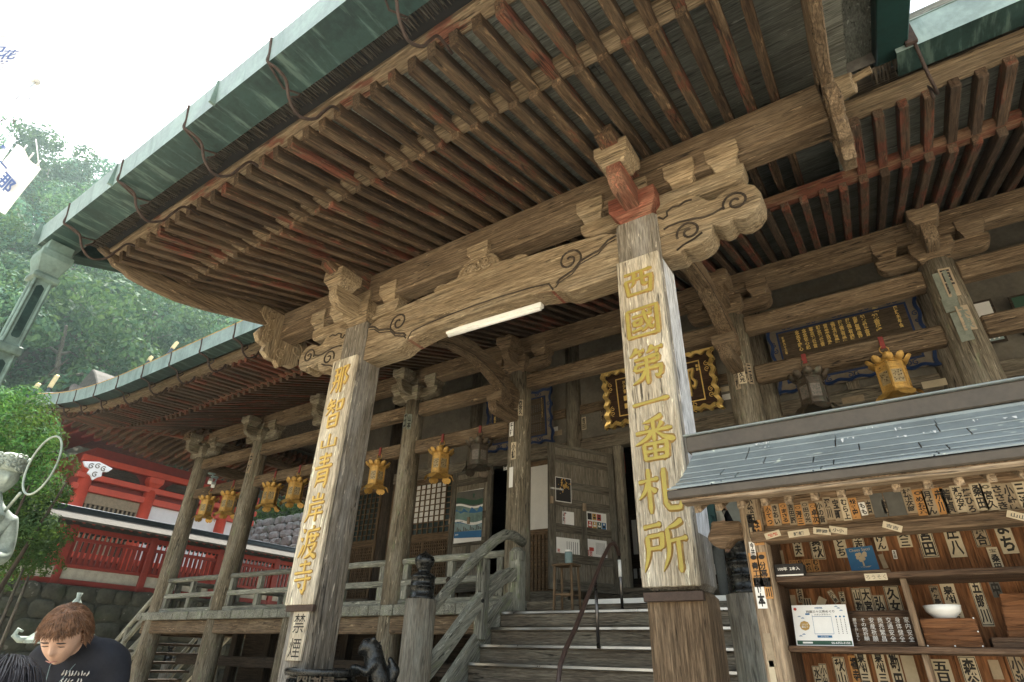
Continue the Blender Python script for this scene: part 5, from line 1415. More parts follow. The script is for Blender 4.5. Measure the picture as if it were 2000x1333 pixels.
bslip(z4(900, 330), .03, .08, '吉', 'paperold'); bslip(z4(130, 400), .028, .1, '山田', 'paperold')
bslip(z4(966, 318), .062, .13, '', 'inkgrey'); bslip(z4(1085, 306), .088, .13, '', 'inkgrey'); bslip(z4(1014, 330), .022, .075, '宮一', 'paperold')
fr_ = [(1182, 282, '村松次郎', 'paperold'), (1265, 298, 'めお茶', 'paperorange'), (1332, 300, '月さん', 'paperold'), (1408, 288, '赤川', 'paperorange'), (1465, 288, '荒貞', 'paperold'), (1540, 272, '瀬沼承', 'paper'), (1610, 285, '蔦ひろ', 'paperold'),
       (1680, 258, '桑田', 'paper'), (1752, 256, '宮久', 'paper'), (1828, 262, 'ささき', 'paperold'), (1905, 258, '小紋', 'paperold'), (1990, 250, '三浦', 'paper')]
for x, y, t, p in fr_: bslip(z4(x, y), .05, .138, t, p, top='◎' if t in ('めお茶', '宮久') else None)
for x, y, t, r_ in ((215, 527, '松', 12), (400, 517, '豊鶴', 4), (565, 502, '岡', -10), (680, 495, '小', -14), (1065, 470, '吉', -24), (1960, 395, '山', -24)):
    bslip(z4(x, y), .07 if x != 400 else .09, .028, '', 'paper', Y=BY - .026, rot=r_); 
    p = at(*z4(x, y), Y=BY - .0295)
    m_ = MB(); write(m_, t * 2, .02, p, (math.cos(R(r_)), 0, math.sin(R(r_))), (-math.sin(R(r_)), 0, math.cos(R(r_))), bold=.03, fit=(.045, .016)); m_.build('slip_writing', M['inkred' if x == 215 else 'inkgrey'], stall)
# post
for x, y, w_, h_, t, p, tp_ in ((58, 350, .042, .13, '小松田', 'paperold', None), (108, 512, .044, .115, 'はじ郎', 'paperorange', None), (72, 628, .024, .065, '今井', 'inkwhite', None), (95, 775, .042, .15, '青工業', 'paperorange', '●'), (152, 772, .042, .15, '分喜宮', 'paperorange', '●'), (128, 940, .042, .13, '竹本', 'paperwhite', None), (182, 905, .034, .09, '山川', 'paperorange', None), (60, 470, .03, .12, '日', 'paperold', None)):
    bslip(z4(x, y), w_, h_, t, p, Y=BY - .001, top=tp_)
bslip(z5(195, 690), .03, .13, '', 'paperold', Y=BY - .001, rot=2); bslip(z5(215, 860), .025, .1, '', 'paper', Y=BY - .001)
# back boards
K = BB
for x, y, w_, h_, t, p, fr in ((390, 600, .06, .16, '天夫', 'paper', 0), (528, 610, .085, .18, '真秋', 'paper', 1), (692, 590, .075, .19, 'ねとち', 'paper', 0), (818, 560, .07, .14, '有志', 'paper', 1), (975, 555, .07, .16, 'たけん', 'paper', 0), (1145, 545, .075, .13, '文三', 'paper', 0), (1308, 570, .085, .21, '宮田', 'paper', 1), (1500, 560, .085, .22, '庄八', 'paper', 0), (1685, 520, .075, .16, '落合', 'paperold', 1), (1862, 530, .08, .22, 'よち', 'paper', 0)):
    bslip(z4(x, y), w_, h_, t, p, Y=K, frame=fr)
for i, (t, tp_) in enumerate((('源', '○'), ('乃川', None), ('茶', '○'), ('むら', None))): bslip(z4(362 + i * 54, 752 - i * 3), .046, .085, t, 'paperorange', Y=K, top=tp_)
bslip(z4(1082, 668), .022, .055, '友田', 'paperwhite', Y=K, rot=-3); bslip(z4(1800, 705), .055, .15, '桑田', 'paper', Y=K, top='宝')
bslip(z4(1000, 715), .03, .09, '', 'paperold', Y=K, rot=8); bslip(z4(280, 690), .03, .1, '', 'paperold', Y=K)
p = at(*z4(850, 697), Y=K)
bslip(z4(850, 697), .128, .118, '', 'paper', Y=K, rot=3)
m_ = MB(); 
u = Vector((math.cos(R(3)), 0, math.sin(R(3)))); v = Vector((-math.sin(R(3)), 0, math.cos(R(3)))); q0 = p + Vector((0, -.004, 0))
m_.add([q0 + u * a * .059 + v * b * .054 for a, b in ((-1, -1), (1, -1), (1, 1), (-1, 1))], [(0, 1, 2, 3)])
q1 = q0 + Vector((0, -.001, 0)); rr = random.Random(2)
def disc(mb, c, r, mi, u=u, v=v, n=10): mb.add([c + u * r * math.cos(i * 2 * math.pi / n) + v * r * math.sin(i * 2 * math.pi / n) for i in range(n)], [tuple(range(n))], mi=mi)
for i in range(14): disc(m_, q1 + u * rr.uniform(-.018, .018) + v * rr.uniform(-.012, .024) + Vector((0, -.0001 * i, 0)), rr.uniform(.006, .011), 1)
m_.add([q1 + u * a + v * b for a, b in ((-.004, -.034), (.004, -.034), (.0025, -.005), (-.0025, -.005))], [(0, 1, 2, 3)], mi=1)
for i in range(6): m_.add([q1 + u * a + v * b for a, b in ((-.035 + i * .004, -.036 - i * .001), (.03 - i * .002, -.036 - i * .001), (.03 - i * .002, -.0352 - i * .001))], [(0, 1, 2)], mi=1)
write(m_, 'Chees Sacci', .02, q1 + v * .041, u, v, bold=.01, mi=1, fit=(.09, .014))
m_.build('blue_sticker', [M['inkblue'], M['paper']], stall)
bslip((1450 + 948 / 3.636, 900 + 826 / 3.636), .105, .035, '', 'paper', Y=BY + .06, rot=0)
m_ = MB(); write(m_, 'ろうそく', .02, at(1450 + 948 / 3.636, 900 + 826 / 3.636, Y=BY + .0565), (1, 0, 0), (0, 0, 1), fit=(.075, .018)); m_.build('slip_writing', M['inkgrey'], stall)
for x, y, w_, h_, t, p, rot, fr in ((410, 300, .04, .1, '石橋', 'paperold', 6, 0), (645, 312, .035, .085, '小猿', 'paper', -24, 1), (710, 320, .034, .075, '天寿', 'paper', 4, 1), (822, 345, .05, .16, '山勘', 'paper', 2, 1), (888, 340, .065, .16, '大宮', 'paper', 2, 1), (975, 360, .065, .10, '弘', 'paper', 3, 1), (1076, 335, .085, .17, '久女', 'paper', 2, 1),
      (1380, 325, .05, .15, '磯ヶ島屋', 'paperold', 3, 1), (1492, 360, .075, .23, '泉州三五', 'paper', 3, 0), (1692, 350, .06, .27, '五郎川', 'paper', 4, 1), (1800, 255, .05, .1, '中', 'inkgrey', 0, 0), (365, 350, .035, .09, '', 'paperold', 0, 0), (460, 362, .06, .07, '川', 'paperold', 8, 0), (560, 355, .05, .07, '', 'paper', 30, 0)):
    bslip(z5(x, y), w_, h_, t, p, Y=K, rot=-rot if rot > 20 or rot < 0 else 0, frame=fr)
for x, y, w_, h_, t, p, fr in ((538, 890, .05, .14, '水野', 'paper', 1), (585, 880, .045, .15, '小出', 'paper', 1), (700, 845, .07, .17, '秋山', 'paper', 1), (800, 830, .05, .16, '福寺', 'paperorange', 0), (866, 850, .065, .25, '泉州三五', 'paper', 0), (992, 850, .065, .25, '泉州三五', 'paper', 0), (1096, 845, .065, .23, '勘田', 'paper', 0), (1200, 860, .07, .2, '', 'paper', 0), (1432, 890, .10, .2, '五日市', 'paper', 0), (1630, 870, .085, .2, '森谷', 'paper', 1), (1800, 830, .05, .1, '', 'paperold', 0), (1970, 860, .07, .2, '小池', 'paperold', 1)):
    bslip(z5(x, y), w_, h_, t, p, Y=K, frame=fr)

# ---- things standing on the shelves
def leaning(name, q, yb, yt, thick, label, cat, m):
    """a board standing on a shelf: four photo corners (tl, tr, br, bl) at bottom depth yb, top depth yt"""
    P4 = [at(*q[0], Y=yt), at(*q[1], Y=yt), at(*q[2], Y=yb), at(*q[3], Y=yb)]
    return P4
sy = BY + .10
# white information sign
bl, br_ = at(1556, 1260, Y=sy), at(1668, 1263, Y=sy)
W_ = br_.x - bl.x; zb = s2 + .001; H_ = at(1547, 1183, Y=sy + .06).z - zb
root = empty('information_sign', ((bl.x + br_.x) / 2, sy, zb), 'white laminated sign with blue headings and a gold seal leaning on the stall shelf', 'sign')
T = lambda a, b, t: Vector((bl.x + a * W_, sy + b * .06 - t, zb + b * H_))
def pn(mb, a0, a1, b0, b1, t, mi=0):
    mb.add([T(a0, b0, t), T(a1, b0, t), T(a1, b1, t), T(a0, b1, t)], [(0, 1, 2, 3)], mi=mi)
mb = MB(); v = [T(a, b, t) for t in (-.004, 0) for a, b in ((0, 0), (1, 0), (1, 1), (0, 1))]
mb.add(v, [(3, 2, 1, 0), (4, 5, 6, 7), (0, 1, 5, 4), (1, 2, 6, 5), (2, 3, 7, 6), (3, 0, 4, 7)]); mb.build('sign_sheet', M['paperwhite'], root)
U_ = (T(1, 0, 0) - T(0, 0, 0)).normalized(); V_ = (T(0, 1, 0) - T(0, 0, 0)).normalized()
mb = MB()
pn(mb, .02, .98, .02, .12, .0008, 2); pn(mb, .40, .66, .19, .245, .0008, 1); pn(mb, .24, .32, .75, .79, .0008, 1)
for a, b, c, d in ((.36, .705, .365, .76), (.36, .28, .365, .70), (.70, .28, .705, .70), (.36, .70, .705, .71), (.36, .275, .705, .285)): pn(mb, a, c, b, d, .0008, 1)
pn(mb, .12, .3, .05, .09, .0014, 3)
write(mb, 'WESTER', .02, T(.5, .92, .001), U_, V_, bold=.03, mi=1, fit=(W_ * .15, H_ * .045))
write(mb, '西国三十三所めぐり', .02, T(.52, .83, .001), U_, V_, bold=.02, mi=0, fit=(W_ * .52, H_ * .07))
write(mb, 'スタンプラリー', .02, T(.55, .755, .001), U_, V_, bold=.02, mi=0, fit=(W_ * .30, H_ * .045))
write(mb, '06-6352-3150', .02, T(.79, .07, .0014), U_, V_, bold=.02, mi=3, fit=(W_ * .32, H_ * .055))
write(mb, 'デジタル', .02, T(.53, .217, .0014), U_, V_, bold=.01, mi=3, fit=(W_ * .14, H_ * .03))
for x in (.79, .86, .93):
    disc(mb, T(x, .70, .0009), .004, 1, U_, V_)
    for k in range(9): pn(mb, x - .006, x + .006, .62 - k * .042, .645 - k * .042, .0009, 0)
for x, z in ((.12, .70), (.18, .66), (.86, .90), (.9, .84), (.82, .94), (.1, .22), (.16, .26)):
    pn(mb, x - .03, x + .03, z, z + .012, .0009, 1); pn(mb, x - .015, x + .02, z + .018, z + .028, .0009, 1)
disc(mb, T(.06, .90, .0009), .007, 5, U_, V_)
disc(mb, T(.2, .48, .0009), W_ * .095, 4, U_, V_, 8)
write(mb, 'スタンプ\n集めよう', .02, T(.2, .48, .0016), U_, V_, bold=.01, mi=3, fit=(W_ * .12, H_ * .12))
mb.build('sign_print', [M['inkgrey'], M['inkblue'], M['inkgreen'], M['paperwhite'], M['goldmatt'], M['inkred']], root)
# carved wish board
bl, br_ = at(1669, 1264, Y=sy + .05), at(1797, 1269, Y=sy + .05)
bl.x += .002; W_ = min(br_.x, dx - .014) - bl.x; H_ = at(1662, 1193, Y=sy + .09).z - zb
root = empty('wish_board', (bl.x + W_ / 2, sy + .05, zb), 'dark ribbed wooden board with columns of pale brushed characters on the shelf', 'notice board')
T = lambda a, b, t: Vector((bl.x + a * W_, sy + .05 + b * .05 - t, zb + b * H_))
mb = MB(bev=.002); v = [T(a, b, t) for t in (-.012, 0) for a, b in ((0, 0), (1, 0), (1, 1), (0, 1))]
mb.add(v, [(3, 2, 1, 0), (4, 5, 6, 7), (0, 1, 5, 4), (1, 2, 6, 5), (2, 3, 7, 6), (3, 0, 4, 7)])
for i in range(26):
    z = .03 + i * .037; a = .003 * (i % 2); mb.tube([T(.01, z, a), T(.3, z + .006 * math.sin(i), a), T(.7, z - .006 * math.sin(i * 2), a), T(.99, z, a)], .0022, 4)
mb.build('board', M['shelf'], root)
mb = MB()
for i, s in enumerate(('家内安全', '身体健全', '交通安全', '商売繁昌', '安産祈願', 'その他祈願', '願目をおしるし')):
    x = .925 - i * .14; h_ = .70 if i < 5 else .66
    write(mb, '\n'.join(s), .03, T(x, .47, .0062), U_, (T(0, 1, 0) - T(0, 0, 0)).normalized(), bold=.0, fit=(W_ * (.085 if i < 6 else .06), H_ * h_))
mb.build('lettering', M['inkwhite'], root)
# wooden box with a porcelain bowl on it, and the boards to its right
a, b = at(1812, 1268, Y=sy + .03), at(1926, 1271, Y=sy + .03)
zt_ = at(1796, 1208, Y=sy + .03).z
root = empty('wooden_box', ((a.x + b.x) / 2, sy + .1, s2), 'reddish brown wooden box with small nails, under a white bowl', 'box')
mb = MB(bev=.003); mb.box(a.x, b.x, sy + .03, BB - .02, s2 + .001, zt_); mb.build('box_body', M['booth'], root)
mb = MB()
for x, z in ((.02, .02), (.5, .02), (.97, .02), (.97, .5), (.97, .95)): mb.cyl((a.x + (b.x - a.x) * x, sy + .032, s2 + (zt_ - s2) * z + .004), (a.x + (b.x - a.x) * x, sy + .027, s2 + (zt_ - s2) * z + .004), .003, n=8)
mb.build('nail', M['steel'], root)
c = at(1846, 1207, Y=sy + .12)
root = empty('bowl', (c.x, sy + .12, zt_ + .001), 'shallow white porcelain bowl standing on the reddish wooden box', 'bowl')
mb = MB(); mb.lathe([(.036, 0), (.04, .006), (.062, .028), (.068, .052), (.064, .052), (.055, .03), (.02, .012), (.001, .011)], (c.x, sy + .12, zt_ + .001), n=32); mb.build('bowl_body', M['tube'], root)
a = at(1951, 1160, Y=sy + .16)
root = empty('plain_board', (a.x + .12, sy + .12, s2), 'plain orange brown board leaning at the right end of the shelf', 'board')
mb = MB(bev=.003); x0 = at(1966, 1253, Y=sy + .14).x
mb.add([(x0 + .01, sy + .14, s2 + .04), (x0 + .42, sy + .14, s2 + .04), (x0 + .40, sy + .16, a.z), (a.x, sy + .16, a.z), (x0 + .01, sy + .155, s2 + .04), (x0 + .42, sy + .155, s2 + .04), (x0 + .40, sy + .175, a.z), (a.x, sy + .175, a.z)], [(0, 1, 2, 3), (7, 6, 5, 4), (0, 4, 5, 1), (1, 5, 6, 2), (2, 6, 7, 3), (3, 7, 4, 0)], (1, 0, 0))
mb.build('board', M['booth'], root)
mb = MB(bev=.003); x1 = at(1940, 1262, Y=sy + .05).x
mb.box(x1, x1 + .5, sy + .05, sy + .2, s2 + .001, s2 + .038); tag(mb.build('wooden_tray', M['shelf']), 'dark brown low tray at the right end of the shelf below the plain board', 'tray')
# black candle box
p = at(1512, 1124, Y=BY + .08); q = at(1548, 1126, Y=BY + .08)
root = empty('candle_box', ((p.x + q.x) / 2, BY + .13, s1), 'small black box with white print at the left end of the upper shelf', 'box')
x0 = px1 + .004; w_ = .125
mb = MB(bev=.002); mb.box(x0, x0 + w_, BY + .07, BY + .15, s1 + .001, s1 + .056); mb.build('box_body', M['ink'], root)
mb = MB(); mb.box(x0 + .004, x0 + w_ - .004, BY + .0685, BY + .07, s1 + .003, s1 + .009); write(mb, '100年  2本入', .02, (x0 + w_ / 2, BY + .0695, s1 + .034), (1, 0, 0), (0, 0, 1), bold=.02, fit=(.095, .016)); mb.build('print', M['inkwhite'], root)
# ------------------------------------------------------------------ handrail, stool, posters, burner, statue
p = Vector((-3.36, 0, 0))
hx = at(1200, 1070, Y=7.4).x
root = empty('handrail', (-3.1, 6.6, 1.5), 'brown wrapped metal handrail with white bands rising over the steps', 'handrail')
hx = -3.32
pts = [(1090, 1333), (1094, 1300), (1104, 1270), (1125, 1225), (1150, 1160), (1178, 1090), (1190, 1066), (1198, 1061), (1204, 1068), (1209, 1085)]
# the rail lies in one upright plane that runs up the stairs
def plane_pt(px, py, a, b):
    a, b = Vector(a), Vector(b); n = (b - a).cross(Vector((0, 0, 1))); d = ray(px, py); e = Vector((0, 0, EYE))
    return e + d * ((a - e).dot(n) / d.dot(n))
A_, B_ = (at(1090, 1333, Y=5.75)), (at(1207, 1180, Y=7.38))
hp = [plane_pt(x, y, A_, B_) for x, y in pts]
mb = MB(); mb.tube([Vector((hp[0].x, hp[0].y, .7))] + hp, .026, 10); mb.build('rail', M['pipewood'], root)
mb = MB(); e = hp[-1]; mb.tube([e, (e.x, e.y, FZ - .2)], .02, 10); mb.build('rail_post', M['darksteel'], root)
m_ = plane_pt(1163, 1130, A_, B_); mb = MB(); mb.tube([m_, (m_.x, m_.y, m_.z - .75)], .021, 10); mb.build('rail_post', M['darksteel'], root)
mb = MB(); mb.tube([(e.x, e.y, e.z - .06), (e.x, e.y, e.z - .27)], .0235, 10); q = plane_pt(1091, 1332, A_, B_); mb.tube([q, (q.x, q.y, q.z - .12)], .029, 10); mb.build('white_band', M['tube'], root)
# stool with a jar in front of the open door leaf
SY_ = 7.52
c = at(1106, 1103, Y=SY_)
sz = c.z
root = empty('stool', (c.x, SY_, 2.08), 'narrow brown wooden stool in front of the open door leaf', 'stool')
mb = MB(bev=.006); mb.box(c.x - .165, c.x + .165, SY_ - .13, SY_ + .13, sz - .025, sz); mb.build('seat', M['lattice'], root)
for a in (-.13, .13):
    for b in (-.12, .12):
        mb = MB(bev=.004); mb.beam((c.x + a * 1.1, SY_ + b * .95, 2.082), (c.x + a, SY_ + b * .85, sz - .026), .03, .03, up=(0, 1, 0)); mb.build('leg', M['lattice'], root)
mb = MB(bev=.003)
for b in (-.13, .13): mb.beam((c.x - .14, SY_ + b * .85, 2.30), (c.x + .14, SY_ + b * .85, 2.30), .02, .025)
mb.build('stretcher', M['lattice'], root)
c2 = at(1111, 1101, Y=SY_)
root = empty('jar', (c2.x, SY_, sz), 'small pale blue glass jar standing on the brown stool', 'jar')
mb = MB(); mb.lathe([(.05, 0), (.055, .02), (.055, .155), (.05, .163)], (c2.x, SY_, sz + .001), n=16); mb.build('jar_body', M['patinalight'], root)
mb = MB(); mb.lathe([(.053, 0), (.053, .025), (.02, .035)], (c2.x, SY_, sz + .165), n=16); mb.build('jar_lid', M['paperwhite'], root)
# posters
def poster(T, a0, a1, z0, z1, label, paint, mats, name='poster', t=.0125):
    root = empty(name, T((a0 + a1) / 2, t, z0), label, 'poster')
    def pan(mb, x0, x1, b0, b1, dt, mi=0):
        f = lambda x, b: T(a0 + (a1 - a0) * x, t + dt, z0 + (z1 - z0) * b)
        mb.add([f(x0, b0), f(x1, b0), f(x1, b1), f(x0, b1)], [(0, 1, 2, 3)], mi=mi)
    def poly(mb, pts_, dt, mi):
        mb.add([T(a0 + (a1 - a0) * x, t + dt, z0 + (z1 - z0) * b) for x, b in pts_], [list(range(len(pts_)))], mi=mi)
    def wr(mb, s, x, b, size, mi, fit=None):
        o = T(a0 + (a1 - a0) * x, t + .0042, z0 + (z1 - z0) * b); u = (T(1, 0, 0) - T(0, 0, 0)).normalized()
        write(mb, s, size, o, u, (0, 0, 1), bold=.01, mi=mi, fit=fit)
    mb = MB(); pan(mb, 0, 1, 0, 1, .001); mb.build('poster_sheet', mats[0], root)
    mb = MB(); paint(mb, pan, poly, wr); mb.build('poster_print', mats, root)
    return root
T, nn, u, W, d = DR
def on_leaf(px, py):
    p = plane_pt(px, py, T(0, .0365, 0), T(1, .0365, 0)); return (p - T(0, .0365, 0)).dot(u), p.z
def ppos(x0, y0, x1, y1):
    a, b = on_leaf(x0, y1), on_leaf(x1, y0); return a[0], b[0], a[1], b[1]
m6 = [M['paperwhite'], M['ink'], M['inkred'], M['goldmatt'], M['inkblue'], M['inkgreen']]
def pa(mb, pan, poly, wr):
    pan(mb, .03, .97, .03, .97, .002, 1)
    rr = random.Random(5)
    for i in range(40):
        x, b = .5 + rr.gauss(0, .16), .68 + rr.gauss(0, .11); s = rr.uniform(.02, .06)
        poly(mb, [(x - s, b), (x, b - s), (x + s, b), (x, b + s)], .003 + i * .00002, 3)
    wr(mb, '特別公開', .1, .5, .30, 0, (.22, .035)); wr(mb, '西国第一番札所 青岸渡寺', .1, .5, .2, 0, (.27, .03)); wr(mb, '本尊御開帳', .1, .5, .1, 0, (.2, .03))
poster(T, *ppos(1085, 936, 1115, 979), 'dark poster with a golden figure on the open door leaf', pa, m6, t=.0365)
def pb(mb, pan, poly, wr):
    wr(mb, '\n'.join('御朱印'), .1, .5, .52, 2, (.07, .22)); wr(mb, '\n'.join('受付時間'), .1, .85, .55, 1, (.03, .24)); wr(mb, '\n'.join('七時三十分'), .1, .2, .5, 1, (.03, .22))
    pan(mb, .2, .34, .84, .92, .002, 1)
poster(T, *ppos(1100, 1001, 1122, 1028), 'small white notice with red and black writing on the open door leaf', pb, m6)
def pc(mb, pan, poly, wr):
    rr = random.Random(3)
    mm = [2, 3, 5, 4, 1, 3, 2, 0]
    for i in range(4):
        for j in range(2):
            pan(mb, .05 + i * .235, .26 + i * .235, .12 + j * .44, .48 + j * .44, .002, mm[i + j * 4]); pan(mb, .09 + i * .235, .22 + i * .235, .2 + j * .44, .3 + j * .44, .003, rr.choice((0, 1)))
            pan(mb, .13 + i * .235, .19 + i * .235, .34 + j * .44, .44 + j * .44, .003, rr.choice((0, 1)))
poster(T, *ppos(1148, 1004, 1185, 1034), 'white sheet of eight small coloured pictures on the open door leaf', pc, m6)
def pd(mb, pan, poly, wr):
    wr(mb, '\n'.join('薬師守'), .1, .22, .6, 2, (.06, .17)); 
    for i in range(6): pan(mb, .45 + i * .09, .47 + i * .09, .2, .85, .002, 1)
poster(T, *ppos(1088, 1054, 1133, 1091), 'shiny white sheet in a plastic sleeve behind the jar', pd, m6)
def pe(mb, pan, poly, wr):
    wr(mb, '達磨', .1, .22, .7, 2, (.12, .12)); pan(mb, .1, .33, .35, .55, .002, 2)
    for i in range(8): pan(mb, .45 + i * .06, .465 + i * .06, .2, .85, .002, 1)
poster(T, *ppos(1149, 1057, 1186, 1088), 'white sheet with a small red figure, lower right on the open door leaf', pe, m6)
T, nn, u, W, d = DL
m5 = [M['paperwhite'], M['inkgreen'], M['inkblue'], M['patina'], M['inkgrey'], M['patinalight']]
def pl(mb, pan, poly, wr):
    wv = lambda b, a: [(x / 16, b + a * math.sin(x / 16 * 5.5 + 1.0) - .06 * (x / 16)) for x in range(17)]
    def band(lo, hi_, dt, mi): poly(mb, lo + hi_[::-1], dt, mi)
    band(wv(.74, .03), [(0, 1), (1, .985)], .002, 4); band(wv(.76, .025), wv(.86, .03), .0024, 1)
    band(wv(.43, .03), wv(.70, .03), .002, 3); band(wv(.60, .02), [(i / 10, .66 - .05 * (i % 3)) for i in range(11)], .0026, 2)
    band(wv(.40, .0), wv(.52, .02), .0025, 5) if 0 else None
    band([(0, .10), (1, .06)], wv(.38, .03), .002, 2); band([(0, .22), (1, .19)], wv(.37, .02), .0024, 5)
    for i in range(16): pan(mb, .03 + i * .06, .07 + i * .06, .21, .225 + .025 * ((i * 7) % 4), .003, 4)
    pan(mb, .62, .68, .84, .90, .003, 1); poly(mb, [(.59, .90), (.71, .90), (.65, .93)], .0032, 1)
    wr(mb, '熊野那智', .1, .16, .93, 0, (.09, .03)); wr(mb, '那智山青岸渡寺', .1, .4, .035, 1, (.3, .025))
poster(T, .17, .93, 3.62, 4.70, 'tall landscape poster of mountain, gorge and town bands on the narrow door leaf', pl, m5, t=.0365)
# red paper lantern and charms glimpsed inside
c = at(1206, 905, Y=11.2)
root = empty('paper_lantern', (c.x, 11.2, c.z), 'dim red paper lantern hanging inside the dark doorway', 'lantern')
mb = MB(); mb.lathe([(.07, -.42), (.13, -.36), (.16, -.2), (.16, .2), (.13, .36), (.07, .42)], c, n=16); mb.build('lantern_shade', M['inkred'], root)
mb = MB(); mb.tube([c + Vector((0, 0, .42)), (c.x, 11.2, 7.55)], .01, 5); mb.lathe([(.08, .42), (.08, .46)], c, n=12); mb.build('hanging_cord', M['ink'], root)
root = empty('charm_stand', (-4.1, 11.6, 2.64), 'rows of pale charm slips on a dark stand inside the doorway', 'stand')
mb = MB(bev=.01); mb.box(-4.9, -2.0, 11.5, 12.0, 2.65, 3.2); mb.box(-4.9, -2.0, 11.9, 12.0, 3.2, 4.4); mb.build('stand', M['darkwood'], root)
mb = MB()
for i in range(22):
    x = -4.85 + i * .13; mb.box(x, x + .07, 11.49, 11.498, 2.98, 3.16); 
    if i % 3 == 0: mb.box(x, x + .1, 11.89, 11.898, 3.5, 4.2)
mb.build('charm_slips', M['shoji'], root)

# ------------------------------------------------------------------ organic bodies grown from joints
def skin_mesh(joints, bones, sub=2, root=None):
    """joints: name -> ((x,y,z), radius); returns verts, faces"""
    me = bpy.data.meshes.new('joints'); names = list(joints)
    me.from_pydata([joints[n][0] for n in names], [(names.index(a), names.index(b)) for a, b in bones], [])
    ob = bpy.data.objects.new('joints', me); COL.objects.link(ob)
    md = ob.modifiers.new('skin', 'SKIN'); md.use_smooth_shade = True; md.branch_smoothing = .4
    sv = me.skin_vertices[0].data
    for i, n in enumerate(names):
        r = joints[n][1]; sv[i].radius = (r, r) if not isinstance(r, tuple) else r
        sv[i].use_root = (n == (root or names[0]))
    s = ob.modifiers.new('sub', 'SUBSURF'); s.levels = s.render_levels = sub
    dg = bpy.context.evaluated_depsgraph_get()
    m2 = bpy.data.meshes.new_from_object(ob.evaluated_get(dg))
    v = [x.co.copy() for x in m2.vertices]; f = [list(p.vertices) for p in m2.polygons]
    bpy.data.objects.remove(ob); bpy.data.meshes.remove(me); bpy.data.meshes.remove(m2)
    return v, f
def blob_mesh(balls, res):
    """one continuous surface melted together from (point, radius) balls"""
    mbd = bpy.data.metaballs.new('blobs'); mbd.resolution = mbd.render_resolution = res; mbd.threshold = .6
    for p, r in balls:
        e = mbd.elements.new(); e.co = p; e.radius = r / .6
    ob = bpy.data.objects.new('blobs', mbd); COL.objects.link(ob)
    dg = bpy.context.evaluated_depsgraph_get()
    me = bpy.data.meshes.new_from_object(ob.evaluated_get(dg))
    v = [x.co.copy() for x in me.vertices]; f = [list(p.vertices) for p in me.polygons]
    bpy.data.objects.remove(ob); bpy.data.metaballs.remove(mbd); bpy.data.meshes.remove(me)
    return v, f
def head_mesh(s=1.0, nlat=40, nlon=56):
    """a head about the origin, facing +Y, chin to crown 0.235 m"""
    g = lambda a, c, w_: math.exp(-((a - c) / w_) ** 2)
    v = []; f = []
    for i in range(nlat + 1):
        th = math.pi * i / nlat
        for j in range(nlon):
            ph = 2 * math.pi * j / nlon
            x, y, z = math.sin(th) * math.cos(ph), math.sin(th) * math.sin(ph), math.cos(th)
            X, Y, Z = x * .076, y * .096, z * .117
            fr = max(0, y)
            if z < .1:
                k = min(1, (.1 - z) / 1.0); X *= 1 - .34 * k ** 1.3; Y *= (1 - .30 * k) if y < 0 else (1 - .06 * k)
            if y > 0: Y = Y * (1 - .10 * fr ** 4)
            ax_ = abs(x)
            d = 0
            d += .021 * g(x, 0, .13) * g(z, -.20, .13) * fr ** 3          # nose tip
            d += .010 * g(x, 0, .10) * g(z, .0, .18) * fr ** 3            # bridge
            d -= .010 * g(ax_, .36, .20) * g(z, .02, .12) * fr ** 2       # sockets
            d += .006 * g(ax_, .36, .13) * g(z, .0, .07) * fr ** 2        # lids
            d += .005 * g(z, .17, .09) * fr ** 2                          # brow
            d += .007 * g(x, 0, .22) * g(z, -.47, .06) * fr ** 2 - .005 * g(x, 0, .25) * g(z, -.52, .025) * fr ** 2 + .006 * g(x, 0, .2) * g(z, -.57, .05) * fr ** 2
            d += .009 * g(x, 0, .25) * g(z, -.82, .12) * fr               # chin
            d += .004 * g(ax_, .5, .2) * g(z, -.22, .18) * fr             # cheeks
            ear = .020 * g(y, -.12, .14) * g(z, -.08, .24) * ax_ ** 4
            v.append(Vector((X + math.copysign(ear, x) if ax_ > .6 else X, Y + d, Z)) * s)
    for i in range(nlat):
        for j in range(nlon):
            f.append((i * nlon + j, (i + 1) * nlon + j, (i + 1) * nlon + (j + 1) % nlon, i * nlon + (j + 1) % nlon))
    return v, f
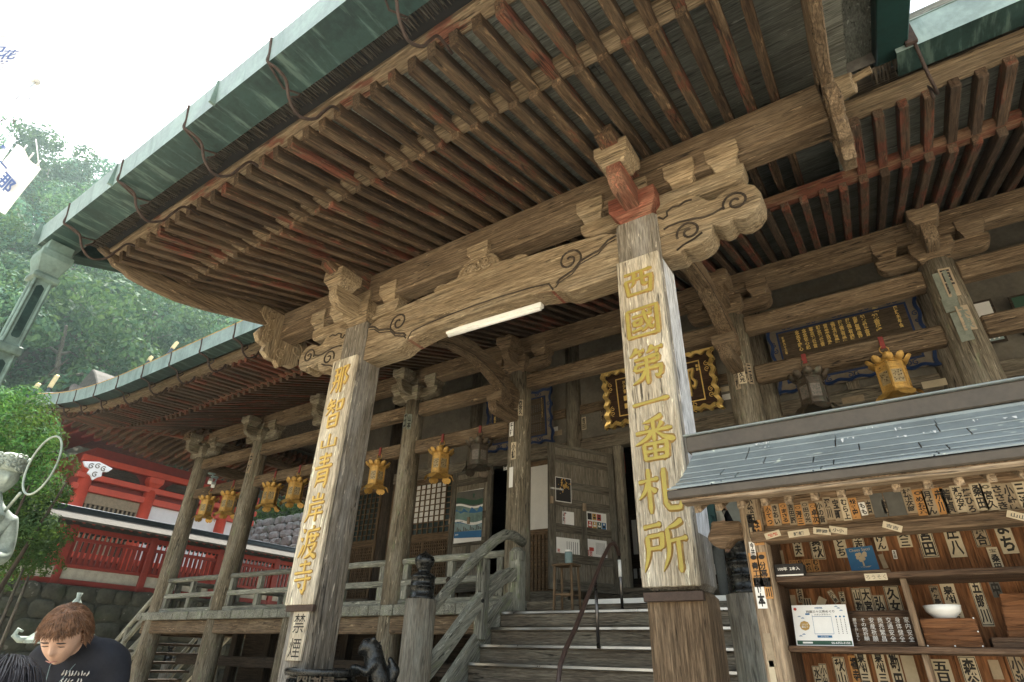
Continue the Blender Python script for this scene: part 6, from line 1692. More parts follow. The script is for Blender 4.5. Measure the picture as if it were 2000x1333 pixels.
def add_hair(mb, T, rr, n, length, style):
    """strands rooted on the scalp; T maps head space to the world"""
    cap = []; cf = []
    A, B = 18, 36
    for i in range(A + 1):
        th = R(92) * i / A
        for j in range(B):
            ph = 2 * math.pi * j / B
            k = 1.05 if style == 'short' else 1.06
            zc = math.cos(th)
            if math.sin(ph) > .2 and th > R(58): th2 = R(58) + (th - R(58)) * .15
            else: th2 = th * (1.12 if math.sin(ph) < .1 else 1)
            cap.append(T(Vector((math.sin(th2) * math.cos(ph) * .077 * k, math.sin(th2) * math.sin(ph) * .097 * k - .002, math.cos(th2) * .118 * k))))
    for i in range(A):
        for j in range(B): cf.append((i * B + j, (i + 1) * B + j, (i + 1) * B + (j + 1) % B, i * B + (j + 1) % B))
    mb.add(cap, cf, smooth=True)
    for i in range(n):
        th = math.acos(1 - rr.random() * 1.12); ph = rr.uniform(0, 2 * math.pi)
        front = math.sin(ph) > .25
        if front and th > R(66): continue
        p = Vector((math.sin(th) * math.cos(ph) * .078, math.sin(th) * math.sin(ph) * .098, math.cos(th) * .119)) * 1.02
        nrm = Vector((p.x / .078, p.y / .098, p.z / .119)).normalized()
        out = Vector((nrm.x, nrm.y, 0)); out = out.normalized() if out.length > .05 else Vector((rr.uniform(-1, 1), rr.uniform(-.3, 1), 0)).normalized()
        L = length * rr.uniform(.6, 1.15) * (.75 if front else 1)
        sw = Vector((rr.gauss(0, .3), rr.gauss(0, .3), 0))
        q = [p]; d = (out * .8 + nrm * .55 + sw * .6 + Vector((0, .15, 0))).normalized()
        if style == 'long': d = (out * .6 + nrm * .2 + Vector((0, 0, -.3))).normalized()
        c = p.copy(); cur = rr.uniform(-.5, .5)
        m_ = 6 if style == 'short' else 9
        for k in range(m_):
            c = c + d * L / m_; q.append(c.copy())
            down = Vector((0, 0, -1)); d = (d + down * (.42 if style == 'short' else .6) + Vector((-nrm.y, nrm.x, 0)) * cur * .25).normalized()
            if style != 'short':      # keep strands outside the skull
                e = Vector((c.x / .086, c.y / .106, min(c.z, 0) * 0 + (c.z / .125 if c.z > 0 else 0)))
                if e.length < 1: c = c + Vector((e.x, e.y, 0)) * .01
        w_ = rr.uniform(.0016, .0034) if style == 'short' else rr.uniform(.002, .0038)
        mb.tube([T(x) for x in q], [w_ * (1 - .9 * (k / m_) ** 1.6) for k in range(m_ + 1)], 4)
def hand_joints(J, Bn, pre, wrist, d, side, s=1.0):
    """palm and five separate, slightly curled fingers, hanging from joint `wrist`"""
    w_ = Vector(J[wrist][0]); d = Vector(d).normalized(); sd_ = Vector(side).normalized(); dn = d.cross(sd_)
    J[pre + 'palm'] = (tuple(w_ + d * .05 * s), .024 * s); Bn.append((wrist, pre + 'palm'))
    for i, (o, l) in enumerate(((-.03, .068), (-.01, .078), (.01, .074), (.028, .058))):
        a = w_ + d * .085 * s + sd_ * o * s; b = a + (d * .8 + dn * .3).normalized() * l * .55 * s; c = b + (d * .45 + dn * .8).normalized() * l * .5 * s
        for k, (p, r) in enumerate(((a, .0095), (b, .0085), (c, .007))): J['%sf%d%d' % (pre, i, k)] = (tuple(p), r * s)
        Bn += [(pre + 'palm', '%sf%d0' % (pre, i)), ('%sf%d0' % (pre, i), '%sf%d1' % (pre, i)), ('%sf%d1' % (pre, i), '%sf%d2' % (pre, i))]
    a = w_ + d * .035 * s - sd_ * .035 * s; b = a + (d * .6 - sd_ * .5 + dn * .3).normalized() * .04 * s
    J[pre + 't0'] = (tuple(a), .011 * s); J[pre + 't1'] = (tuple(b), .009 * s); Bn += [(pre + 'palm', pre + 't0'), (pre + 't0', pre + 't1')]
def person(loc, yaw, h, label, skin, hair, top, legs, hstyle, pitch=0.0, hlen=.085, nh=700, turn=0.0, arms='down', seed=1, sleeve=True):
    """loc: between the feet; yaw: 0 looks along +Y; built to 1.70 m then scaled"""
    root = empty('person', loc, label, 'person')
    k = h / 1.70
    cy, sy_ = math.cos(yaw), math.sin(yaw)
    W = lambda p: Vector((loc[0] + (p[0] * cy - p[1] * sy_) * k, loc[1] + (p[0] * sy_ + p[1] * cy) * k, loc[2] + p[2] * k))
    fw = .13 if pitch > .3 else 0
    nz = -.055 if pitch > .3 else 0
    J = {'pelvis': ((0, 0, .93), .125), 'waist': ((0, 0, 1.08), .115), 'chest': ((0, .0, 1.26), .125), 'upper': ((0, fw * .2, 1.37), .095), 'neck': ((0, fw * .5, 1.44 + nz * .3), .050), 'nape': ((0, fw, 1.51 + nz), .048)}
    Bn = [('pelvis', 'waist'), ('waist', 'chest'), ('chest', 'upper'), ('upper', 'neck'), ('neck', 'nape')]
    for s_, n in ((-1, 'l'), (1, 'r')):
        if arms == 'fold': el, wr_ = (s_ * .235, .02, 1.12), (s_ * .09, .25, 1.10); hd = (-s_ * .5, .8, .1)
        else: el, wr_ = (s_ * .235, -.02, 1.11), (s_ * .23, .06, .87); hd = (0, .15, -1)
        J[n + 'sh'] = ((s_ * .165, 0, 1.375), .058); J[n + 'el'] = (el, .043); J[n + 'wr'] = (wr_, .028)
        J[n + 'hip'] = ((s_ * .09, 0, .86), .088); J[n + 'kn'] = ((s_ * .10, .015, .48), .06); J[n + 'an'] = ((s_ * .10, -.01, .09), .042); J[n + 'toe'] = ((s_ * .115, .15, .035), .034)
        Bn += [('upper', n + 'sh'), (n + 'sh', n + 'el'), (n + 'el', n + 'wr'), ('pelvis', n + 'hip'), (n + 'hip', n + 'kn'), (n + 'kn', n + 'an'), (n + 'an', n + 'toe')]
        hand_joints(J, Bn, n, n + 'wr', hd, (s_, 0, 0) if arms != 'fold' else (0, -.3, 1))
    mb = MB(); v, f = skin_mesh(J, Bn, 2, 'pelvis'); mb.add([W(p) for p in v], f, smooth=True)
    # head
    cp, sp = math.cos(pitch), math.sin(pitch); ct, st = math.cos(turn), math.sin(turn)
    pv = Vector((0, fw, 1.485 + nz * 1.2))
    def Hd(p):
        p = p + Vector((0, .02, .085)); y, z = p.y * cp + p.z * sp, -p.y * sp + p.z * cp
        x, y = p.x * ct - y * st, p.x * st + y * ct
        return W(pv + Vector((x, y, z)))
    v, f = head_mesh(); mb.add([Hd(p) for p in v], f, smooth=True)
    body = mb.build('body', M[skin], root)
    mb = MB()
    for s_ in (-1, 1):
        mb.tube([Hd(Vector((s_ * x, .0865 - abs(x - .03) * .35, .004 - (x - .03) ** 2 * 8))) for x in (.016, .022, .03, .038, .044)], [.0006, .0016, .002, .0016, .0006], 5)
        mb.tube([Hd(Vector((s_ * x, .094 - abs(x - .028) * .45, .024 - (x - .03) ** 2 * 9))) for x in (.012, .02, .03, .04, .048)], [.0015, .003, .003, .0025, .001], 5)
    mb.build('brow_and_lash', M['hairdark'], root)
    mb = MB(); mb.tube([Hd(Vector((x, .0925 - abs(x) * .5, -.0605 - abs(x) * .06))) for x in (-.022, -.011, 0, .011, .022)], [.001, .0022, .003, .0022, .001], 5); mb.build('lips', M['inkred'] if 0 else M['skinlip'], root)
    mb = MB(); add_hair(mb, Hd, random.Random(seed), nh, hlen, hstyle); mb.build('hair', M[hair], root)
    # clothes follow the same joints, a little fuller
    L = []
    for i in range(10):
        z = .84 + i * .058
        for x in (-.075, 0, .075): L.append((Vector((x, fw * .12 * i / 9, z)), .082 if x else .088))
    for s_ in (-1, 1):
        for x, z, r in ((.07, 1.405, .066), (.115, 1.405, .060), (.15, 1.39, .057)): L.append((Vector((s_ * x, fw * .2, z)), r))
    L += [(Vector((0, fw * .25, 1.42)), .062), (Vector((0, fw * .36, 1.45)), .048)]
    for n in 'lr':
        a, b = Vector(J[n + 'sh'][0]), Vector(J[n + 'el'][0])
        for i in range(6): L.append((a.lerp(b, i * .145), .054 - .001 * i))
    mb = MB(); v, f = blob_mesh(L, .024); mb.add([W(p) for p in v], f, smooth=True); mb.build('shirt', M[top], root)
    JT = {'pelvis': ((0, 0, .95), .15)}; BT = []
    for n in 'lr':
        for q, r in (('hip', .105), ('kn', .08), ('an', .066)): JT[n + q] = (J[n + q][0], r)
        BT += [('pelvis', n + 'hip'), (n + 'hip', n + 'kn'), (n + 'kn', n + 'an')]
    mb = MB(); v, f = skin_mesh(JT, BT, 2, 'pelvis'); mb.add([W(p) for p in v], f, smooth=True); mb.build('trousers', M[legs], root)
    mb = MB()
    for n in 'lr':
        a = J[n + 'an'][0]; v, f = skin_mesh({'h': ((a[0], a[1] - .03, .045), .045), 'm': ((a[0], a[1] + .08, .045), .048), 't': ((a[0] * 1.1, a[1] + .17, .035), .036)}, [('h', 'm'), ('m', 't')], 2, 'm'); mb.add([W(p) for p in v], f, smooth=True)
    mb.build('shoes', M['ink'], root)
    return root, W, Hd
M['skinlip'] = plain('lip_skin', (.42, .20, .17), .45, var=.06)
def yaw_to_cam(x, y): return math.atan2(-(-x), -y)        # heading whose forward points at the camera
hm_ = at(117, 1238, D=2.55)
ya = math.atan2(hm_.x, -hm_.y)         # forward = (-sin, cos) -> towards the camera
fwd = Vector((-math.sin(ya - .6), math.cos(ya - .6)))
loc = (hm_.x - fwd.x * .21, hm_.y - fwd.y * .21, 0)
root, W, Hd = person(loc, ya - .6, 1.78, 'young man with tousled brown hair in a black t-shirt, looking down', 'skin', 'hairbrown', 'blackcloth', 'greycloth', 'short', pitch=R(35), turn=R(14), arms='fold', nh=4200, hlen=.036)
mb = MB()
rr = random.Random(9)
for row, (z, n_) in enumerate(((1.335, 9), (1.305, 7))):
    for i in range(n_):
        x = -.125 + i * .0105 + row * .015; q = [W(Vector((x + rr.uniform(-.004, .004), .168 - abs(x) * .4, z + rr.uniform(-.010, .012)))) for _ in range(4)]
        mb.tube(q, .0022, 4)
mb.build('chest_print', M['inkwhite'], root)
mb = MB(); mb.tube([W(Vector(p)) for p in ((-.06, .06, 1.43), (-.05, .115, 1.36), (-.02, .145, 1.28), (0, .15, 1.235), (.02, .145, 1.28), (.05, .115, 1.36), (.06, .06, 1.43))], .0016, 4)
mb.lathe([(.001, -.016), (.009, -.01), (.01, 0), (.006, .012), (.001, .016)], W(Vector((0, .153, 1.215))), n=10); mb.build('necklace', M['patinalight'], root)
hw_ = at(-8, 1345, D=1.9)
person((hw_.x, hw_.y, 0), R(60), 1.485, 'woman with straight dark hair, only the crown of her head in the corner', 'skin', 'hairdark', 'creamcloth', 'greycloth', 'long', pitch=R(12), hlen=.34, nh=2200, seed=4)
for (px, py, y, yw, h, lb, tp_, hr, sd_) in ((1384, 1040, 9.3, R(10), 1.74, 'visitor in a cream shirt wearing a dark teal backpack in the dim doorway', 'creamcloth', 'hairdark', 5), (1428, 1030, 9.8, R(-70), 1.66, 'dark haired visitor in dark clothes standing beside the backpacker in the dim doorway', 'blackcloth', 'hairdark', 6)):
    c = at(px, py, Y=y)
    root, W, Hd = person((c.x, y, FZ), yw, h, lb, 'skin', hr, tp_, 'greycloth', 'short', nh=120, hlen=.07, seed=sd_)
    if sd_ == 5:
        mb = MB(bev=.03, seg=2); v = [W(Vector((a, b, c_))) for a in (-.16, .16) for b in (-.32, -.13) for c_ in (.98, 1.42)]
        mb.add(v, [(0, 1, 3, 2), (4, 6, 7, 5), (0, 4, 5, 1), (2, 3, 7, 6), (0, 2, 6, 4), (1, 5, 7, 3)]); 
        v = [W(Vector((a, b, c_))) for a in (-.12, .12) for b in (-.37, -.3) for c_ in (1.0, 1.2)]
        mb.add(v, [(0, 1, 3, 2), (4, 6, 7, 5), (0, 4, 5, 1), (2, 3, 7, 6), (0, 2, 6, 4), (1, 5, 7, 3)])
        mb.build('backpack', M['tealcloth'], root)

# ------------------------------------------------------------------ bronze incense burner with two lions
bc = at(632, 1310, D=5.3); rim = at(640, 1306, D=5.3).z
root = empty('incense_burner', (bc.x, bc.y, 0), 'large black bronze incense burner with lions climbing its rim', 'incense burner')
mb = MB(); mb.lathe([(.30, 0), (.34, .05), (.30, .1), (.22, .2), (.2, .5), (.24, .68), (.20, .74), (.26, .84), (.30, .98), (.325, 1.15), (.315, 1.30), (.30, rim - .10), (.29, rim - .062), (.335, rim - .058), (.345, rim - .04), (.345, rim - .012), (.335, rim), (.29, rim), (.285, rim - .05), (.25, rim - .2), (.02, rim - .22)], (bc.x, bc.y, 0), n=48); mb.build('burner_bowl', M['bronze'], root)
mb = MB()
vw = math.atan2(-bc.y, -bc.x)
for i, ch in enumerate('西国第一'):
    a = vw - .55 + i * .36; e = Vector((math.cos(a), math.sin(a), 0)); u = Vector((-e.y, e.x, 0))
    write(mb, ch, .12, (bc.x + e.x * .322, bc.y + e.y * .322, 1.30), u, (0, 0, 1), bold=.02, depth=.004)
mb.build('cast_lettering', M['bronzelantern'], root)
def lion(c, face, s, name):
    """lion rearing up with both fore paws on the rim; c = rim point, face = direction over the bowl"""
    f = Vector((face[0], face[1], 0)).normalized(); sd_ = Vector((f.y, -f.x, 0))
    Q = lambda a, b, z: Vector(c) + f * a * s + sd_ * b * s + Vector((0, 0, z * s))
    def chain(p, q, r0, r1, n): return [(Vector(p).lerp(Vector(q), i / (n - 1)), r0 + (r1 - r0) * i / (n - 1)) for i in range(n)]
    L = []
    L += chain((-.22, 0, -.26), (-.20, 0, -.10), .10, .105, 4) + chain((-.20, 0, -.08), (-.12, 0, .08), .105, .10, 4)
    L += chain((-.12, 0, .10), (-.085, 0, .19), .09, .085, 3) + [((-.06, 0, .225), .088), ((-.02, 0, .215), .07), ((.03, 0, .195), .045), ((.035, 0, .165), .032), ((.0, 0, .255), .045)]
    for q in (-1, 1):
        L += chain((-.12, q * .075, .06), (-.04, q * .095, -.03), .05, .04, 4) + chain((-.03, q * .095, -.02), (.07, q * .085, .02), .036, .032, 5) + [((.10, q * .085, .012), .034)]
        L += chain((-.20, q * .085, -.26), (-.09, q * .11, -.30), .075, .055, 4) + chain((-.09, q * .11, -.30), (-.10, q * .11, -.44), .045, .04, 4)
        L += [((-.075, q * .075, .29), .026), ((-.085, q * .085, .305), .02), ((.02, q * .034, .235), .022)]
    L += chain((-.32, 0, -.2), (-.36, 0, -.02), .04, .055, 5) + chain((-.36, 0, .0), (-.30, 0, .10), .05, .03, 4)
    mb = MB(); v, ff = blob_mesh([(Vector(p), r) for p, r in L], .014); mb.add([Q(*p) for p in v], ff, smooth=True)
    o = mb.build(name, M['bronze'], root)
    mb = MB(); rr = random.Random(3)
    for i in range(120):                 # tight curls of mane over the back of skull, neck and shoulders
        t = rr.random(); ctr = Vector((-.075, 0, .235)).lerp(Vector((-.15, 0, .02)), t)
        a = rr.uniform(-2.3, 2.3); rad = .088 + .012 * t
        p = ctr + Vector((-math.cos(a) * rad, math.sin(a) * rad, rr.uniform(-.02, .05) * (1 - t)))
        u = Vector((math.sin(a), math.cos(a), 0)); q = []
        for k in range(8):
            w_ = .019 * (1 - k / 9); q.append(Q(*(p + u * w_ * math.cos(k * .95) + Vector((0, 0, 1)) * w_ * math.sin(k * .95))))
        mb.tube(q, [.0085 * s * (1 - .5 * k / 7) for k in range(8)], 5)
    mb.build('mane', M['bronze'], o)
vdir = Vector((-bc.x, -bc.y, 0)).normalized(); right = Vector((-vdir.y, vdir.x, 0))
lion(Vector((bc.x, bc.y, rim)) + right * .35, -right, .85, 'lion')
lion(Vector((bc.x, bc.y, rim)) - vdir * .33 - right * .13, vdir, .85, 'lion')

# ------------------------------------------------------------------ bronze goddess statue with a ring halo
hc = at(4, 935, D=5.2)
root = empty('goddess_statue', (hc.x, hc.y, 0), 'pale green bronze goddess statue with a thin ring halo at the left edge', 'statue')
mb = MB(bev=.02); mb.box(hc.x - .4, hc.x + .4, hc.y - .4, hc.y + .4, 0, .9); mb.build('pedestal', M['stone'], root)
mb = MB(); zz = hc.z
J = {'base': ((hc.x, hc.y, .95), (.27, .23)), 'knee': ((hc.x, hc.y, 1.4), (.23, .19)), 'waist': ((hc.x, hc.y, zz - .85), (.19, .15)), 'chest': ((hc.x, hc.y, zz - .5), (.2, .15)), 'upper': ((hc.x, hc.y, zz - .33), (.17, .12)), 'neck': ((hc.x, hc.y, zz - .2), .07), 'nape': ((hc.x, hc.y, zz - .1), .07)}
B = [('base', 'knee'), ('knee', 'waist'), ('waist', 'chest'), ('chest', 'upper'), ('upper', 'neck'), ('neck', 'nape')]
dv = Vector((-hc.x, -hc.y, 0)).normalized(); rt = Vector((-dv.y, dv.x, 0))
for s_ in (-1, 1):
    n = 'lr'[s_ > 0]; a = Vector((hc.x, hc.y, zz - .34)) + rt * s_ * .19; b = a + rt * s_ * .05 + Vector((0, 0, -.33)) + dv * .03; c = b - rt * s_ * .1 + dv * .2 + Vector((0, 0, -.02))
    J[n + 's'] = (tuple(a), .085); J[n + 'e'] = (tuple(b), .085); J[n + 'w'] = (tuple(c), .06); B += [('upper', n + 's'), (n + 's', n + 'e'), (n + 'e', n + 'w')]
v, f = skin_mesh(J, B, 2, 'chest'); mb.add(v, f, smooth=True)
fa = math.atan2(-(rt * -1 + dv * .25).x, (rt * -1 + dv * .25).y)
v, f = head_mesh(1.28); cz_, sz_ = math.cos(fa), math.sin(fa)
mb.add([Vector((hc.x + p.x * cz_ - p.y * sz_, hc.y + p.x * sz_ + p.y * cz_, zz + p.z)) for p in v], f, smooth=True); mb.build('robed_figure', M['statue'], root)
mb = MB(); rr = random.Random(8)
mb.lathe([(.10, .07), (.128, .09), (.13, .17), (.11, .21), (.06, .24), (.001, .25)], (hc.x, hc.y, zz - .01), n=24)
for i in range(60):
    a = rr.uniform(0, 6.28); h = rr.uniform(.08, .2); mb.tube(spiral((0, 0), .022, 1.2, rr.uniform(0, 6), 1, 8) and [(hc.x + math.cos(a + .2 * math.cos(t)) * .13, hc.y + math.sin(a + .2 * math.cos(t)) * .13, zz + h + .02 * math.sin(t)) for t in [k * .9 for k in range(7)]], .009, 5)
mb.build('crown', M['statue'], root)
mb = MB(); hb = at(66, 905, D=4.75)
for k, (rad, r) in enumerate(((.20, .0085),)):
    q = [hb + Vector((0, 0, math.sin(t) * rad * 1.25)) + (dv * .75 + rt * .42) * math.cos(t) * rad + rt * .06 for t in [2 * math.pi * i / 48 for i in range(49)]]
    mb.tube(q, r, 8)
mb.tube([Vector((hc.x, hc.y, zz - .28)) + rt * .12, hb + Vector((0, 0, -.25))], .012, 6)
mb.build('ring_halo', M['statue'], root)
# bronze lantern half hidden by the man, dark stand beside him
lc = at(136, 1215, D=5.0)
root = empty('garden_lantern', (lc.x, lc.y, 0), 'pale bronze lantern with curled roof corners behind the man', 'lantern')
tz = at(152, 1158, X=lc.x).z
mb = MB(); mb.lathe([(.22, 0), (.2, .15), (.09, .3), (.08, .95), (.2, 1.05), (.2, 1.12), (.14, 1.13), (.14, 1.5)], (lc.x, lc.y, 0), n=12); mb.build('lantern_base', M['statue'], root)
mb = MB(); mb.lathe([(.28, 1.52), (.28, 1.545), (.16, 1.66), (.09, 1.76), (.05, 1.80)], (lc.x, lc.y, 0), n=6, smooth=False)
for i in range(6):
    a = R(60) * i; e = Vector((math.cos(a), math.sin(a), 0)); c = Vector((lc.x, lc.y, 1.545)) + e * .28
    if e.dot(rx) > -.3: continue
    mb.tube([c - e * .05, c + e * .03, c + e * .075 + Vector((0, 0, .03)), c + e * .06 + Vector((0, 0, .075)), c + e * .025 + Vector((0, 0, .06))], [.028, .026, .022, .018, .009], 8)
mb.build('lantern_roof', M['statue'], root)
mb = MB(); mb.lathe([(.05, 1.80), (.06, 1.82), (.032, 1.86), (.016, tz - .04), (.024, tz)], (lc.x, lc.y, 0), n=12); mb.build('finial', M['statue'], root)
sc_ = at(212, 1272, D=4.2)
root = empty('dark_stand', (sc_.x, sc_.y, 0), 'plain black stand with a grey slanted top between the man and the side stair', 'stand')
mb = MB(bev=.01); mb.box(sc_.x - .055, sc_.x + .055, sc_.y - .14, sc_.y + .14, 0, sc_.z - .02, 'z'); mb.build('stand_body', M['ink'], root)
mb = MB(bev=.006); mb.beam((sc_.x - .065, sc_.y, sc_.z - .012), (sc_.x + .065, sc_.y, sc_.z + .006), .3, .02); mb.build('stand_top', M['bronzelantern'], root)
# security cameras under the beam by the leftmost column
for (px, py), lb in (((412, 938), 'small white security camera high on the leftmost veranda column, upper of two'), ((418, 945), 'small white security camera on the beam by the leftmost column, lower of two')):
    c = at(px, py, Y=7.9)
    root = empty('security_camera', c, lb, 'camera')
    mb = MB(bev=.01); mb.beam(c, c + Vector((.2, -.12, -.12)), .09, .09); mb.build('camera_body', M['tube'], root)
    mb = MB(); mb.tube([c + Vector((-.02, 0, 0)), c + Vector((-.02, .05, .12)), c + Vector((-.12, .05, .18))], .018, 6); mb.lathe([(.09, 0), (.1, .02), (.02, .04)], c + Vector((-.05, 0, .16)), n=12); mb.build('camera_mount', M['patinalight'], root)
# copper downspout at the corner of the porch gutter
dc = Vector((-6.98, 1.32, 0))
root = empty('copper_downspout', (dc.x, dc.y, 0), 'square green copper downspout with panelled faces at the left end of the porch gutter', 'downspout')
hw = .07
mb = MB(bev=.01); mb.box(dc.x - hw, dc.x + hw, dc.y - hw, dc.y + hw, .1, 5.02, 'z')
for a, b in ((-1, -1), (1, -1), (1, 1), (-1, 1)): mb.cyl((dc.x + a * hw, dc.y + b * hw, .1), (dc.x + a * hw, dc.y + b * hw, 5.0), .016, n=10)
mb.build('pipe', M['patina'], root)
def collar(nm, prof):
    q = MB(bev=.006)
    v = []; f = []
    for r, z in prof:
        r *= .68
        for a, b in ((-1, -1), (1, -1), (1, 1), (-1, 1)): v.append((dc.x + a * r, dc.y + b * r, z))
    for j in range(len(prof) - 1):
        for i in range(4): f.append((j * 4 + i, j * 4 + (i + 1) % 4, j * 4 + 4 + (i + 1) % 4, j * 4 + 4 + i))
    n = len(v); f += [(3, 2, 1, 0), (n - 4, n - 3, n - 2, n - 1)]
    q.add(v, f, (0, 0, 1)); q.build(nm, M['patina'], root)
collar('hopper', [(.13, 4.86), (.175, 4.87), (.175, 4.92), (.14, 4.94), (.19, 5.06), (.215, 5.12), (.215, 5.20), (.17, 5.22), (.17, 5.33)])
for z in (4.05, 2.7, 1.3): collar('pipe_collar', [(.135, z - .05), (.16, z - .04), (.165, z), (.16, z + .04), (.135, z + .05)])
mb = MB(bev=.004)
for z0, z1 in ((4.2, 4.78), (2.9, 3.9), (1.5, 2.55)):
    for ax_, s_ in (('x', 1), ('y', -1)):
        pts_ = [(-.036, z0), (-.022, z0 - .02), (.022, z0 - .02), (.036, z0), (.036, z1), (.022, z1 + .015), (.0, z1 + .03), (-.022, z1 + .015), (-.036, z1)]
        if ax_ == 'y': mb.prism([(dc.x + a, b) for a, b in pts_], XZ, dc.y - hw - .004, dc.y - hw - .001, ax=(0, 0, 1), bev=0)
        else: mb.prism([(dc.y + a, b) for a, b in pts_], YZ, dc.x + hw + .001, dc.x + hw + .004, ax=(0, 0, 1), bev=0)
mb.build('sunk_panel', M['patinadark'], root)
HAZE = .0008
# ------------------------------------------------------------------ red shrine precinct on the left
FX = -20.0
# mossy retaining wall under the fence
root = empty('retaining_wall', (FX + .2, 9, 0), 'dark mossy stone retaining wall below the red fence', 'wall')
mb = MB(); mb.add([(FX + .45, -14, 0), (FX + .45, 30, 0), (FX + .2, 30, 3.0), (FX + .2, -14, 3.0), (FX - 14, 30, 3.0), (FX - 14, -14, 3.0)], [(0, 1, 2, 3), (3, 2, 4, 5)]); mb.build('wall_body', M['stone'], root)
mb = MB(); rr = random.Random(61); z = .02
while z < 2.95:
    hgt = rr.uniform(.34, .55); y = -12 + rr.uniform(0, .5)
    while y < 26:
        wd = rr.uniform(.45, 1.0); x = FX + .45 - .25 * z / 3
        c = Vector((x + rr.uniform(0, .05), y + wd / 2, z + hgt / 2))
        pts = []
        n = 9
        for k in range(n):
            a = 2 * math.pi * k / n; pts.append((math.copysign(abs(math.cos(a)) ** .6, math.cos(a)) * wd * .51 * rr.uniform(.9, 1), math.copysign(abs(math.sin(a)) ** .6, math.sin(a)) * hgt * .52 * rr.uniform(.88, 1)))
        v = [c + Vector((.0, p, q)) for p, q in pts] + [c + Vector((.05 + rr.uniform(-.02, .02), p * .8, q * .8)) for p, q in pts] + [c + Vector((.06, 0, 0))]
        f = [(i, (i + 1) % n, (i + 1) % n + n, i + n) for i in range(n)] + [(i + n, (i + 1) % n + n, 2 * n) for i in range(n)]
        mb.add(v, f, smooth=True); y += wd
    z += hgt
tag(mb.build('wall_stones', M['stone'], root), kind='stuff')
# roofed red fence
M['fencepanel'] = plain('grey_white_fence_panel', (.36, .36, .31), .85, var=.2)
fen = empty('red_fence', (FX, 9, 3.0), 'roofed vermilion shrine fence with upright slats running above the mossy wall', 'fence')
Fb = lambda mb, n, m: mb.build(n, M[m], fen)
y0, y1 = -9.0, 25.3
mb = MB(bev=.01); mb.box(FX - .09, FX + .09, y0, y1, 3.02, 3.16, 'y'); Fb(mb, 'sill', 'vermdark')
mb = MB(bev=.01); mb.box(FX - .07, FX + .07, y0, y1, 3.46, 3.56, 'y'); mb.box(FX - .07, FX + .07, y0, y1, 4.18, 4.27, 'y'); mb.box(FX - .09, FX + .09, y0, y1, 4.42, 4.56, 'y'); Fb(mb, 'rail', 'vermdark')
mb = MB(); mb.box(FX - .03, FX + .03, y0, y1, 3.16, 3.46, 'y'); Fb(mb, 'white_panel', 'fencepanel')
y = y0
mb = MB(); 
while y < y1:
    q = MB(bev=.015); q.box(FX - .1, FX + .1, y - .1, y + .1, 3.0, 4.6, 'z'); Fb(q, 'fence_post', 'vermdark')
    n = 15
    for i in range(1, n):
        yy = y + 2.3 * i / n; mb.box(FX - .03, FX + .03, yy - .042, yy + .042, 3.56, 4.18, 'z')
    y += 2.3
Fb(mb, 'slats', 'vermdark')
mb = MB(); y = y0 + .12
while y < y1:
    mb.cyl((FX + .03, y, 4.40), (FX + .06, y, 4.40), .045, n=10); y += .153
Fb(mb, 'rail_bosses', 'ink')
mb = MB(); y = y0 + .045
while y < y1:
    mb.box(FX - .02, FX + .02, y - .014, y + .014, 4.27, 4.42, 'z'); y += .153
Fb(mb, 'rail_pegs', 'vermbright')
mb = MB(bev=0); mb.prism([(FX + .62, 4.60), (FX + .62, 4.66), (FX, 4.98), (FX - .62, 4.66), (FX - .62, 4.60), (FX, 4.86)], lambda a, b, t: (a, t, b), y0, y1, ax=(0, 1, 0)); Fb(mb, 'fence_roof', 'fenceroof')
mb = MB(bev=.01); mb.box(FX - .09, FX + .09, y0, y1, 4.93, 5.05, 'y'); mb.box(FX - .14, FX + .14, y0, y1, 5.051, 5.08, 'y'); Fb(mb, 'fence_ridge', 'darkridge')
mb = MB(); y = y0
while y < y1:
    mb.beam((FX + .58, y, 4.60), (FX + .08, y, 4.80), .05, .06); mb.box(FX + .575, FX + .585, y - .02, y + .02, 4.58, 4.62); y += .26
Fb(mb, 'fence_rafters', 'vermdark')
# vermilion shrine hall behind it
BXx = -26.0
sh = empty('red_shrine_hall', (-30, 14, 3.0), 'vermilion shrine hall with white wall panels and a curved grey bark roof', 'shrine')
Sb = lambda mb, n, m, p=None: mb.build(n, M[m], p or sh)
Pw = lambda x, y: at(x, y, X=BXx)
ya_, yb_ = Pw(283, 1000).y, Pw(424, 1030).y
yE = Pw(478, 1020).y
mb = MB(); mb.box(-36, BXx - .1, 9.0, yE, 3.0, 8.5); Sb(mb, 'hall_core', 'vermdark')
pys = [9.0, ya_ - .05, yb_ + .1, yE]
for y in pys:
    mb = MB(); mb.lathe([(.24, 3.0), (.23, 7.3)], (BXx, y, 0), n=16); Sb(mb, 'hall_column', 'vermbright')
    mb = MB(bev=.02); block(mb, (BXx, y, 7.42), .3, .4); Sb(mb, 'bracket_set', 'vermbright')
for z0, z1, d in ((6.75, 7.0, .14), (7.2, 7.42, .2), (7.85, 8.1, .14), (4.4, 4.6, .12)):
    mb = MB(bev=.02); mb.box(BXx - .05, BXx + d, 8.6, yE + .4, z0, z1, 'y'); Sb(mb, 'hall_beam', 'vermbright')
for a, b in zip(pys[1:-1], pys[2:]):
    mb = MB(); mb.box(BXx - .06, BXx - .02, a + .22, b - .22, 4.61, 6.74); Sb(mb, 'white_wall_panel', 'white')
mb = MB(); mb.box(BXx - .09, BXx - .05, 9.2, ya_ - .3, 4.6, 6.74); Sb(mb, 'window_back', 'darkwood')
mb = MB(); y = 9.3
while y < ya_ - .3:
    mb.box(BXx - .05, BXx - .0, y, y + .07, 4.6, 6.7, 'z'); y += .17
mb.box(BXx - .05, BXx + .02, 9.2, ya_ - .3, 6.35, 6.74); Sb(mb, 'window_lattice', 'paperold')
